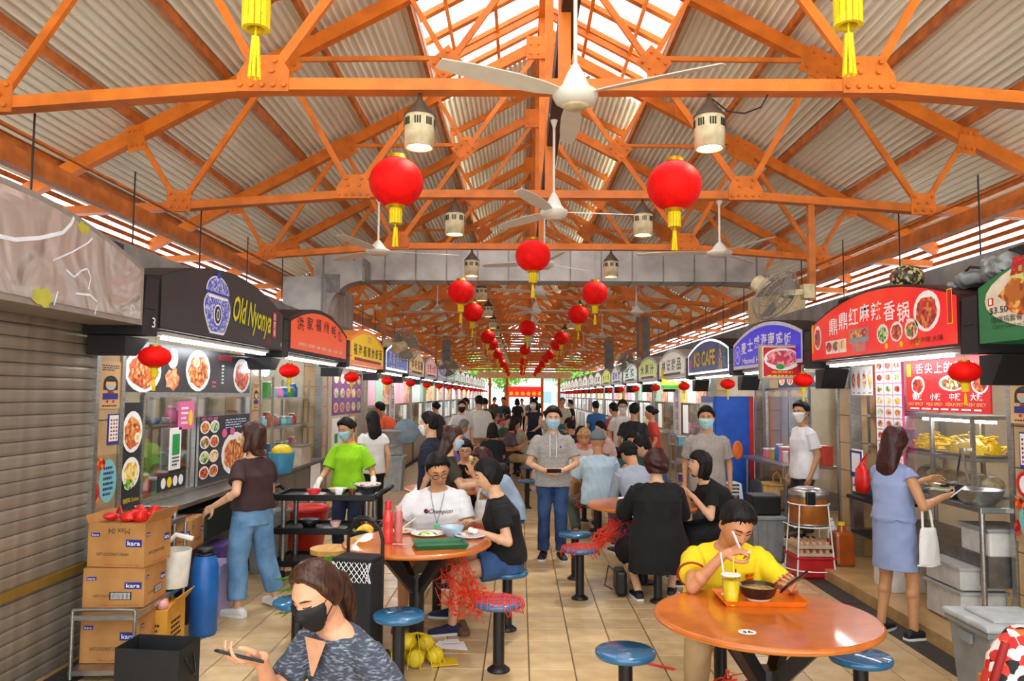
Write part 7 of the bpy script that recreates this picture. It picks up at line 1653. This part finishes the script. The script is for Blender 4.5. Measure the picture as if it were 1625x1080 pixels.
# white shirt man
WT = cloth('white', '#ecebea', var=.03, c2='#d8d7d8')
d = person('heavy man in a white lettered T-shirt and glasses bending over his plates', (-.67, 6.55, 0), 183, 1.68, 'sit', lean=16, head=(14, 24, 8), build=1.36, skin=SKIN2, top=WT, sleeve=.66, hem=-.06, bottom='shorts', blen=.8, bmat=cloth('olive_shorts', '#6a6450'), hair='short', glasses=BLACKM, vox=.006, eyes='down', shoe=SHOEB, hR=dict(t=(-1.0, 6.16, .80), n=(.3, 0, -1)), hL=dict(t=(-.46, 6.12, .79), d=(-.8, -.4, 0), n=(0, .2, -1), curl=.3), fR=(-.9, 6.2, 0), fL=(-.45, 6.15, 0))
pr = MB(); chest_print(d, pr, 'Champion', .03, .035, .19, .05, BLACKI, 1.36, .010, italic=.35, bold=.012); chest_print(d, pr, '', -.085, .04, 0, 0, NAVYI, 1.36, .011, shape=[(.02 * math.cos(t), .02 * math.sin(t)) for t in [i * .52 for i in range(12)]]); chest_print(d, pr, '', -.075, .04, 0, 0, REDI, 1.36, .012, shape=[(.01 * math.cos(t), .012 * math.sin(t)) for t in [i * .7 for i in range(9)]]); pr.build('shirt_lettering', BLACKI, d['T'])
mb = MB(); k = d['k']; cc = d['che'] + d['fwd'] * .185 * k - d['up'] * .10 * k
for s in (-1, 1): mb.tube([d['nek'] + Vector((s * .06, 0, 0)) + d['up'] * .015, d['nek'] + Vector((s * .05, 0, 0)) + d['fwd'] * .1 * k - d['up'] * .03, d['che'] + d['fwd'] * .182 * k + Vector((s * .022, 0, .03)), cc + Vector((0, 0, .04))], .003, 5)
mb.build('lanyard', P('lanyard_grey', '#8fa0a0', .6), d['T']); MB().box(cc, (.045, .012, .07)).build('token', P('token_green', '#7fd4a0', .4), d['T'], bevel=.004)
# black top woman
d = person('woman in black T-shirt and denim shorts seated sideways at the table', (-.09, 6.16, 0), 95, 1.58, 'sit', lean=12, head=(4, 16, 0), fem=True, build=1.18, skin=SKIN, top=BLACKC, sleeve=.6, hem=-.03, bottom='shorts', blen=.55, bmat=cloth('blue_shorts', '#3f6496', c2='#2c4d7c'), hair='full+bun', vox=.006, eyes='down', shoe=NAVYC, hL=dict(t=(-.31, 5.93, .775), d=(-.9, .2, 0), n=(0, 0, -1), curl=.3), hR=dict(t=(-.3, 6.3, .78), n=(0, 0, -1)), fL=(-.50, 6.02, 0), fR=(-.52, 6.3, .04))
# brown top woman
d = person('standing woman in brown T-shirt, blue jeans and white sneakers seen from behind', (-2.2, 6.5, 0), 58, 1.51, head=(22, 0, 0), fem=True, build=1.14, skin=SKIN, top=cloth('brown', '#3f2a2a', c2='#2c1c1d'), sleeve=.62, hem=.03, bottom='long', blen=.55, legw=1.22, bmat=DENIM, hair='full+bob', hmat=HAIRBR, vox=.006, shoe=SHOEW, hL=dict(t=(-2.43, 6.27, .90), n=(.4, .2, 0), curl=.4), hR=dict(t=(-2.32, 6.85, .95)), poleL=(-.3, -1, -.4), fR=(-2.05, 6.72, 0), fL=(-2.27, 6.42, 0))
# lavender dress woman
LAV = cloth('lavender', '#8f9cc0', c2='#8290b6')
d = person('standing woman in a lavender sleeveless dress with long brown hair at the bowl counter', (2.87, 6.1, 0), -62, 1.53, head=(-8, 8, 0), fem=True, build=1.0, skin=SKIN2, dress=True, top=LAV, sleeve=.16, hem=.06, bottom='skirt', blen=.36, bmat=LAV, hair='full+long', hmat=HAIRDR, vox=.006, eyes='down', shoe=mat('sandal_black', '#1c1a22', .5), hR=dict(t=(3.17, 5.95, 1.06), d=(.9, .25, .15), n=(-.1, .6, .6), curl=.8), hL=dict(t=(3.22, 6.30, 1.15), d=(.9, .2, .1), n=(.2, -.7, -.3), curl=.6), fR=(2.95, 6.0, 0), fL=(2.8, 6.2, 0))
phone('white phone in the lavender dress woman\'s hands', (3.28, 5.99, 1.10), (-.5, -.1, .85), (.8, .2, .4), WHITE)
T = thing('mesh_bag', 'white mesh tote bag hanging from the lavender dress woman\'s arm', 'bag', (3.0, 5.85, .58)); mb = Sk(); mb.loft([((0, 0, .0), (.9, .3, 0), (-.3, .9, 0), .105, .035), ((0, 0, .1), (.9, .3, 0), (-.3, .9, 0), .095, .04), ((0, 0, .25), (.9, .3, 0), (-.3, .9, 0), .075, .03), ((0, 0, .27), (.9, .3, 0), (-.3, .9, 0), .07, .02)], 20); me = remesh(mb, .008, .003, 6); me.materials.append(cloth('mesh_white', '#eceae6', var=.04, bscale=200, bump=.5)); link('bag_body', me, T)
for s in (-1, 1): MB().tube([(s * .045, s * .015, .25), (s * .03, .02, .38), (.0, .07, .47), (-.01, .1, .5)], .009, 6).build('strap', MATS['cloth_mesh_white'], T)
MB().tube([(-.1, -.03, .0), (0, -.035, -.006), (.1, .03, .0)], .006, 6).build('hem_trim', WHITE, T)
# green cleaner
LIME = cloth('lime', '#9ad81c', c2='#86c410')
d = person('cleaner in lime green shirt with orange collar, blue mask and white gloves', (-1.84, 8.45, 0), 176, 1.5, head=(-24, 16, 0), fem=True, build=1.12, skin=SKIN2, top=LIME, sleeve=.82, hem=-.14, collar=P('collar_orange', '#f0a01c', .7), bottom='long', bmat=cloth('navy_trousers', '#3a4460'), hair='short+bun', mask=MASKB, vox=.006, eyes='down', gloves=cloth('glove_white', '#e6e2da', var=.04), hR=dict(t=(-2.08, 8.16, .89), d=(-.1, -.7, -.5), n=(.3, .3, -.7), curl=.35), hL=dict(t=(-1.52, 8.2, .90), d=(.1, -.8, -.4), n=(-.3, .2, -.9), curl=.5))
# hoodie man
d = person('standing man in grey short-sleeved hoodie and blue jeans with a blue mask', (.37, 8.85, 0), 180, 1.62, head=(0, 4, 0), build=1.1, skin=SKIN, top=GREYC, sleeve=.72, hem=-.1, collar=GREYC, bottom='long', blen=.05, bmat=DENIMD, hair='short', mask=MASKB, vox=.006, shoe=SHOEK, hR=dict(t=(.255, 8.60, .985), d=(.75, -.35, -.1), n=(.4, .8, .1), curl=.6), hL=dict(t=(.485, 8.60, .985), d=(-.75, -.35, -.1), n=(-.4, .8, .1), curl=.6), fR=(.27, 8.82, 0), fL=(.46, 8.78, 0), poleR=(.9, -.5, -.6), poleL=(-.9, -.5, -.6))
mb = MB()
for s in (-1, 1): mb.tube([d['nek'] + Vector((s * .035, 0, 0)) + d['fwd'] * .085 + d['up'] * -.01, d['che'] + Vector((s * .038, 0, .04)) + d['fwd'] * .152, d['che'] + Vector((s * .035, 0, -.09)) + d['fwd'] * .155], .0045, 6)
mb.build('drawstring', WHITE, d['T']); pr = MB(); chest_print(d, pr, '', .08, .02, 0, 0, NAVYI, 1.1, .01, shape=[(.012, 0), (.0, .014), (-.012, 0), (0, -.014)]); pr.build('chest_badge', NAVYI, d['T'])
phone('black phone held in both hands by the hoodie man', (.37, 8.50, .985), (0, .6, .8), (1, 0, 0))
# black jacket woman
d = person('woman in a black jacket and long black skirt seated with her back turned', (1.22, 7.02, 0), -4, 1.6, 'sit', lean=6, head=(6, 6, 0), fem=True, build=1.3, skin=SKIN, top=BLACKC, long_sleeve=True, hem=-.30, bottom='skirt', blen=.95, bmat=BLACKC, hair='full+perm', hmat=HAIRDR, vox=.007, shoe=SHOEK, hR=dict(t=(1.45, 7.42, .78)), hL=dict(t=(.98, 7.42, .78)), fR=(1.38, 7.22, 0), fL=(1.06, 7.1, 0), topr=2.3)
T = thing('handbag', 'black handbag with thin strap on the floor beside the black jacket woman', 'handbag', (.92, 7.25, 0)); MB().box((0, 0, .12), (.1, .26, .22)).build('bag_body', BLACKP, T, bevel=.03); MB().tube([(-.02, -.1, .2), (-.12, -.12, .28), (-.14, 0, .08), (-.06, .1, .02)], .006, 6).build('strap', BLACKP, T)
# black shirt woman with glasses
d = person('woman in black T-shirt and pale glasses leaning in over the table', (2.04, 7.75, 0), 92, 1.6, 'sit', lean=32, head=(6, -6, 0), fem=True, build=1.2, skin=SKIN, top=BLACKC, sleeve=.62, hem=-.06, bottom='long', bmat=BLACKC, hair='fringe+bob', vox=.007, glasses=P('pale_frame', '#c9b9a8', .3), hL=dict(t=(1.66, 7.56, .84), n=(0, .6, .5), d=(-.7, .3, .5), curl=.5), hR=dict(t=(1.62, 7.85, .85), n=(0, -.6, .4), d=(-.7, -.2, .5)))
T = thing('snack_box', 'black and yellow card box on the table by the glasses woman', 'box', (1.52, 7.9, .751)); MB().box((0, 0, .06), (.1, .1, .12)).build('box_body', BLACKP, T, bevel=.004); MB().box((.0, -.051, .06), (.08, .004, .12)).build('yellow_panel', YELLOW, T)
# left middle group
OLV = cloth('olive', '#3f3a28', c2='#2f2b1e')
d = person('standing woman in olive top, blue mask and long dark hair holding a plastic bag', (-.72, 7.45, 0), -84, 1.46, lean=6, head=(0, 8, 0), fem=True, build=1.08, skin=SKIN, top=OLV, sleeve=.7, hem=-.08, bottom='long', bmat=BLACKC, hair='full+long', hmat=HAIRBR, mask=MASKB, vox=.007, hR=dict(t=(-.33, 7.33, .98), d=(.8, .1, .3), n=(0, .7, .4), curl=.7), hL=dict(t=(-.35, 7.55, .97), n=(0, -.6, .3), curl=.7))
T = thing('carrier_bag', 'white translucent carrier bag with food hanging behind the black top woman', 'bag', (-.33, 7.36, .62)); mb = Sk(); mb.loft([((0, 0, .02), (1, 0, 0), (0, 1, 0), .09, .07), ((0, 0, .1), (1, 0, 0), (0, 1, 0), .105, .08), ((0, 0, .2), (1, 0, 0), (0, 1, 0), .08, .05)], 18); me = remesh(mb, .009, .005, 9); me.materials.append(P('bag_milk', '#e2e0da', .35)); link('bag_body', me, T)
for s in (-1, 1): MB().tube([(s * .06, 0, .18), (s * .05, 0, .27), (s * .015, 0, .35)], .014, 6).build('handle', MATS['bag_milk'], T)
person('standing man with white mask and dark shirt in profile behind the olive top woman', (-.93, 8.25, 0), 78, 1.56, head=(0, 2, 0), skin=SKIN, top=cloth('navy', '#1d2436'), sleeve=.7, collar=MATS['cloth_navy'], bottom='long', bmat=BLACKC, hair='short', mask=MASKW, vox=.007)
person('girl with glasses in black bending over her food', (-.66, 9.72, 0), 180, 1.58, 'sit', lean=26, head=(4, 14, 0), fem=True, skin=SKIN, top=BLACKC, sleeve=.7, hair='full+tail', bmat=BLACKC, glasses=BLACKM, vox=.008, eyes='down', hR=dict(t=(-.8, 9.3, .9)), hL=dict(t=(-.52, 9.3, .82)))
person('woman in pale blue shirt and short auburn hair bending to eat', (-.08, 8.66, 0), 100, 1.58, 'sit', lean=34, head=(0, 18, 0), fem=True, build=1.1, skin=SKIN3, top=cloth('paleblue', '#9fb4cc'), sleeve=.75, hair='full', hmat=HAIRDR, bmat=cloth('darkgrey', '#33343a'), vox=.008, hL=dict(t=(-.5, 8.55, .92)), hR=dict(t=(-.5, 8.75, .9)))
# right middle group
person('man with black cap and pale grey long-sleeved shirt bent over his meal, back turned', (1.33, 8.72, 0), 12, 1.64, 'sit', lean=26, head=(18, 30, 0), build=1.12, skin=SKIN3, top=cloth('palegrey', '#a9b2c0'), long_sleeve=True, hair='short+cap', bmat=cloth('slate', '#4a5260'), vox=.008, hR=dict(t=(1.35, 9.2, .8)), hL=dict(t=(1.1, 9.15, .8)))
person('man with grey cap and light blue shirt seated with his back turned', (.98, 9.88, 0), -4, 1.68, 'sit', lean=12, head=(0, 8, 0), build=1.15, skin=SKIN2, top=cloth('skyblue', '#bcd6e4'), sleeve=.8, hair='bald+cap', hmat=cloth('cap_grey', '#6c7a7c'), bmat=cloth('greygreen', '#4c5850'), shoe=SHOEB, vox=.008, hR=dict(t=(1.25, 10.3, .78)), hL=dict(t=(.72, 10.25, .78)), fL=(.72, 10.0, 0), fR=(1.2, 10.2, 0))
person('young man in denim blue shirt looking down, beside the black cap man', (1.72, 9.55, 0), 72, 1.64, 'sit', lean=18, head=(0, 24, 0), skin=SKIN, top=cloth('denimshirt', '#3f5f8c'), sleeve=.8, bmat=DENIMD, hair='short', vox=.008)
person('standing man in grey polo shirt and pale mask before the blue fridge', (2.13, 8.98, 0), 168, 1.63, head=(-6, 2, 0), build=1.14, skin=SKIN2, top=cloth('warmgrey', '#a29a90', c2='#968e85', scale=40), sleeve=.75, hem=-.16, collar=cloth('warmgrey', '#a29a90'), bottom='long', bmat=cloth('darkslate', '#3a3c42'), hair='short', mask=mat('mask_teal', '#a6d6d2', .8, var=.03), vox=.007)
person('cook in white T-shirt and white mask standing at the blue sign stall', (3.38, 9.42, .10), 98, 1.6, head=(28, 4, 0), build=1.08, skin=SKIN2, top=WT, sleeve=.72, hem=-.14, bottom='long', bmat=cloth('cook_black', '#2a2a2e'), hair='short', mask=MASKW, vox=.008)
person('woman in white with long black hair seen from behind near the pail', (-1.98, 10.6, 0), 25, 1.52, head=(10, 8, 0), fem=True, skin=SKIN, top=cloth('white2', '#e4e6e2'), sleeve=.4, bmat=BLACKC, hair='full+long', vox=.010)
person('man in orange T-shirt and khaki shorts leaning over a stall counter', (-2.42, 15.3, 0), 75, 1.68, lean=34, head=(0, 12, 0), skin=SKIN2, top=cloth('orange', '#ee5f38'), sleeve=.75, hem=-.08, bottom='shorts', blen=.85, bmat=KHAKI, vox=.012, hL=dict(t=(-2.95, 15.2, .92)), hR=dict(t=(-2.95, 15.5, .92)))
# the crowd further back, each a person of their own
CR = [  # label, x, y, face, pose, colour, hair, extra
 ('standing man in white polo and black mask among the far crowd', -1.28, 17.0, 205, 'stand', '#e8e8e4', 'short', dict(mask=MASKK, build=1.1)),
 ('standing man in white behind the white polo man', -1.36, 20.0, 160, 'stand', '#e4e4e0', 'short', {}),
 ('tall man in white T-shirt with back turned, far on the jar sign side', -.9, 17.6, 20, 'stand', '#e6e4dc', 'short', dict(build=1.15, H=1.72)),
 ('person in green jersey further back by the pillars', -.98, 22.5, 30, 'stand', '#2f7a52', 'short', {}),
 ('seated man in purple polo with thinning hair', -1.22, 14.8, -60, 'sit', '#8a72b4', 'short', dict(build=1.15, hmat=HAIRG)),
 ('seated woman in black with dark hair, back turned, next to the purple polo man', -.46, 13.7, 10, 'sit', '#1a1a22', 'full+bob', dict(fem=True, build=1.15)),
 ('standing woman in navy dress and white mask looking at her hands', .34, 18.6, 165, 'stand', '#1f2638', 'full+bob', dict(fem=True, mask=MASKW, sleeve=.1, bottom='skirt', blen=.45, bmat=cloth('navydress', '#1f2638'))),
 ('standing man in blue shirt with back turned, red sign side', 1.95, 20.0, 15, 'stand', '#2f6aa8', 'short', dict(build=1.15)),
 ('standing person in red polo beside the blue shirt man', 1.97, 16.2, 30, 'stand', '#b83a30', 'short', {}),
 ('standing man in white with glasses and mask, red sign side', 1.98, 15.2, 185, 'stand', '#dcdcd8', 'short', dict(mask=MASKW, glasses=BLACKM, vox=.0085)),
 ('standing man in black polo with red stripe, back turned', 1.95, 13.5, -20, 'stand', '#202226', 'short', dict(H=1.62, build=1.1)),
 ('woman in red shirt and apron working at a stall, red sign side', 2.48, 14.6, 80, 'stand', '#c43a2c', 'short+bun', dict(fem=True, H=1.56)),
 ('seated man in pale pink shirt turning sideways', 1.64, 14.3, 100, 'sit', '#e2bfb0', 'short', dict(build=1.15)),
 ('seated woman in pink with glasses facing the camera', 1.02, 13.1, 180, 'sit', '#dd8f98', 'full', dict(fem=True, glasses=BLACKM, vox=.0085)),
 ('seated blond woman in patterned white top facing the camera', .93, 11.38, 178, 'sit', '#dcdad2', 'fringe', dict(fem=True, hmat=HAIRBL, vox=.0085)),
 ('seated woman in dark green with black mask behind the grey cap man', 1.62, 11.1, 165, 'sit', '#2f5a50', 'full', dict(fem=True, mask=MASKK, vox=.0085)),
 ('seated person in black with back turned on the far red sign side', 1.02, 15.4, 0, 'sit', '#23242a', 'short', {}),
 ('elderly man with white hair and cream shirt far down the aisle', 1.32, 24.5, 170, 'stand', '#d8d2b4', 'short', dict(hmat=HAIRG)),
 ('man in black standing far off by the red sign row', 1.82, 27.5, 90, 'stand', '#1c1d22', 'short', {}),
 ('seated man in dark grey far at the red sign side', 1.0, 16.8, 190, 'sit', '#4a4c52', 'short', {}),
 ('seated woman in white with cap on the far jar sign side', -.65, 20.7, 40, 'sit', '#e2e2de', 'full', dict(fem=True)),
 ('seated person in green on the far jar sign side', -.35, 19.3, 200, 'sit', '#2f6a3a', 'short', {}),
 ('seated woman in floral dark top on the far jar sign side', -.28, 16.2, -80, 'sit', '#5a4a50', 'full+bob', dict(fem=True)),
 ('seated person in maroon stripes near the navy dress woman', -.1, 18.0, 170, 'sit', '#7a2f38', 'short', {}),
 ('seated person in beige near the aisle stools', .1, 17.2, 90, 'sit', '#a8a08a', 'full', dict(fem=True)),
 ('man in dark blue standing in the far middle', -.6, 29, 160, 'stand', '#33475c', 'short', {}),
 ('person in black standing in the far middle', -.1, 31, 20, 'stand', '#20222c', 'full+bob', dict(fem=True)),
 ('person in teal shirt seated far down the hall', 1.1, 22, 180, 'sit', '#3a7a80', 'short', {}), ('person in pink seated far down the hall', -.4, 23, 190, 'sit', '#c88a96', 'full', dict(fem=True)),
 ('person in white seated far down the hall', .9, 25, 20, 'sit', '#dcdcd6', 'short', {}), ('person in red seated far down the hall', -.5, 26.5, 10, 'sit', '#a83a34', 'short', {}), ('person in grey standing far down the hall', .5, 34, 180, 'stand', '#74767a', 'short', {}),
 ('person in white standing far down the hall', .1, 38, 170, 'stand', '#e2e2de', 'short', {}), ('person in navy standing near the far end', .9, 42, 10, 'stand', '#2a3048', 'short', {}), ('person in brown standing near the far end', -1.2, 36, 200, 'stand', '#6a4a3a', 'full', dict(fem=True)),
 ('woman with tied hair in dark top at a stall, jar sign side', -1.95, 18.5, 60, 'stand', '#3a3a42', 'short+bun', dict(fem=True)),
]
for i, (lab, x, y, f, pose, c, hr, ex) in enumerate(CR):
    kw = dict(H=1.62 + .05 * math.sin(i * 2.3), lean=14 if pose == 'sit' else 3, sleeve=.75, bmat=[BLACKC, DENIMD, KHAKI, cloth('slate', '#4a5260')][i % 4], skin=[SKIN, SKIN2, SKIN3][i % 3], vox=.013 if y < 18 else .02, head=((i * 37) % 30 - 15, 8 if pose == 'stand' else 16, 0))
    if pose == 'sit': kw['hR'] = None
    kw.update(ex); rz = R_(f); fx, fy_ = -math.sin(rz), math.cos(rz); rx_, ry_ = math.cos(rz), math.sin(rz)
    if pose == 'sit' or 'hands' in lab:
        z = .80 if pose == 'sit' else 1.0; r = .38
        kw['hR'] = dict(t=(x + fx * r + rx_ * .12, y + fy_ * r + ry_ * .12, z)); kw['hL'] = dict(t=(x + fx * r - rx_ * .12, y + fy_ * r - ry_ * .12, z))
    person(lab, (x, y, 0), f, pose=pose, top=cloth('c' + c.strip('#'), c), hair=hr, **kw)
    if pose == 'sit': stool('stool under a diner in the far crowd', x, y, 'stools under far diners')
# things on the middle tables
T = thing('bag_pile', 'turquoise and yellow plastic bag on the yellow table', 'bag', (-.72, 12.0, .751)); mb = Sk(); mb.ell((0, 0, .08), (.17, .14, .1)); mb.ell((.1, .05, .06), (.12, .1, .07)); me = remesh(mb, .012, .006, 3); me.materials.append(food('bag_mix', ['#4cc4d8', '#dfe86a', '#f2f2ee', '#4cc4d8'], 9)); link('bag_body', me, T); MB().tube([(-.05, 0, .15), (0, .02, .22), (.05, 0, .15)], .01, 5).build('handle', MATS['pk2'], T)
for i, (x, y, lab) in enumerate(((-.9, 9.0, 'white bowl before the girl with glasses'), (-.62, 9.1, 'second white bowl before the girl with glasses'), (-.55, 8.75, 'white bowl near the bent woman'), (1.05, 7.75, 'white bowl on the black jacket woman\'s table'), (1.35, 9.0 + .0, None), (.9, 10.75, 'white bowl on the yellow-orange table'))):
    if lab: lathe_thing('bowl', lab, 'bowl', (x, y, .751), [(.045, 0), (.05, .003), (.09, .05), (.086, .05), (.045, .012), (.001, .01)], WHITE, [('food', [(.07, .035), (.03, .045), (.001, .046)], FOODS[i % 5])])
lathe_thing('bottle', 'green drink bottle on the yellow-orange table', 'bottle', (.92, 10.45, .751), [(.03, 0), (.033, .01), (.033, .14), (.012, .2), (.012, .23)], mat('bottle_green', '#3fae5a', .2, var=.05, coat=.4), [('cap', [(.014, .228), (.014, .25), (.001, .251)], WHITE)])
# ------------------------------------------------------------------ beyond the far end
LEAF = mat('leaf_green', '#7fae3c', .6, c2='#4c8424', scale=2)
def tree(label, x, y, h, r, seed):
    q = random.Random(seed); T = thing('tree', label, 'tree', (x, y, -.1)); MB().tube([(0, 0, 0), (.1, 0, h * .3), (-.1, .1, h * .6)], [.22, .17, .1], 8).build('trunk', P('bark', '#6a5744', .9), T); mb = MB()
    for i in range(1400):
        a, b = q.random() * 6.28, math.acos(q.uniform(-1, 1)); rr = r * q.uniform(.55, 1) * (1 + .25 * math.sin(a * 3) * math.sin(b * 4)); c = Vector((rr * math.sin(b) * math.cos(a), rr * math.sin(b) * math.sin(a), h * .68 + rr * .8 * math.cos(b))); u = Vector((q.gauss(0, 1), q.gauss(0, 1), q.gauss(0, 1))).normalized() * .22; v = u.orthogonal().normalized() * .12
        mb.add([c - u, c + v, c + u, c - v], [(0, 1, 2, 3)])
    o = mb.build('foliage', LEAF, T); o['kind'] = 'stuff'
tree('leafy green tree outside the far opening, jar sign side', -5.2, 73, 6.5, 2.6, 1); tree('bright green tree behind the red tent', -1.6, 82, 6.5, 2.6, 2); tree('small green tree further outside', 6.0, 86, 6, 2.4, 3)
T = thing('market_tent', 'red canopy stall decorated with gold discs outside the far opening', 'tent', (.45, 67, -.1)); MB().box((0, 0, 2.15), (3.0, 2.6, .9)).build('canopy', lit('tent_red', '#e0201c', .1), T)
for a in (-1, 1):
    for b in (-1, 1): MB().box((a * 1.4, b * 1.2, 1.0), (.08, .08, 2.0)).build('pole', STEEL, T)
for i in range(6): MB().cyl((-1.2 + .48 * i, -1.33, 2.0), (-1.2 + .48 * i, -1.31, 2.0), .16, n=14).build('gold_disc', P('gold_print', '#f0a82a', .5), T)
T = thing('building', 'pale grey-blue tower block beyond the far opening', 'building', (8, 120, -.1)); MB().box((0, 0, 9), (10, 8, 18)).build('wall', P('block_wall', '#bcd2d6', .7), T)
for i in range(5):
    for j in range(5): MB().box((-4 + 2 * i, -4.03, 1.6 + 3.2 * j), (1.2, .1, 1.6)).build('window', P('block_glass', '#7fa4b0', .2), T)
bpy.data.scenes.remove(tmp)
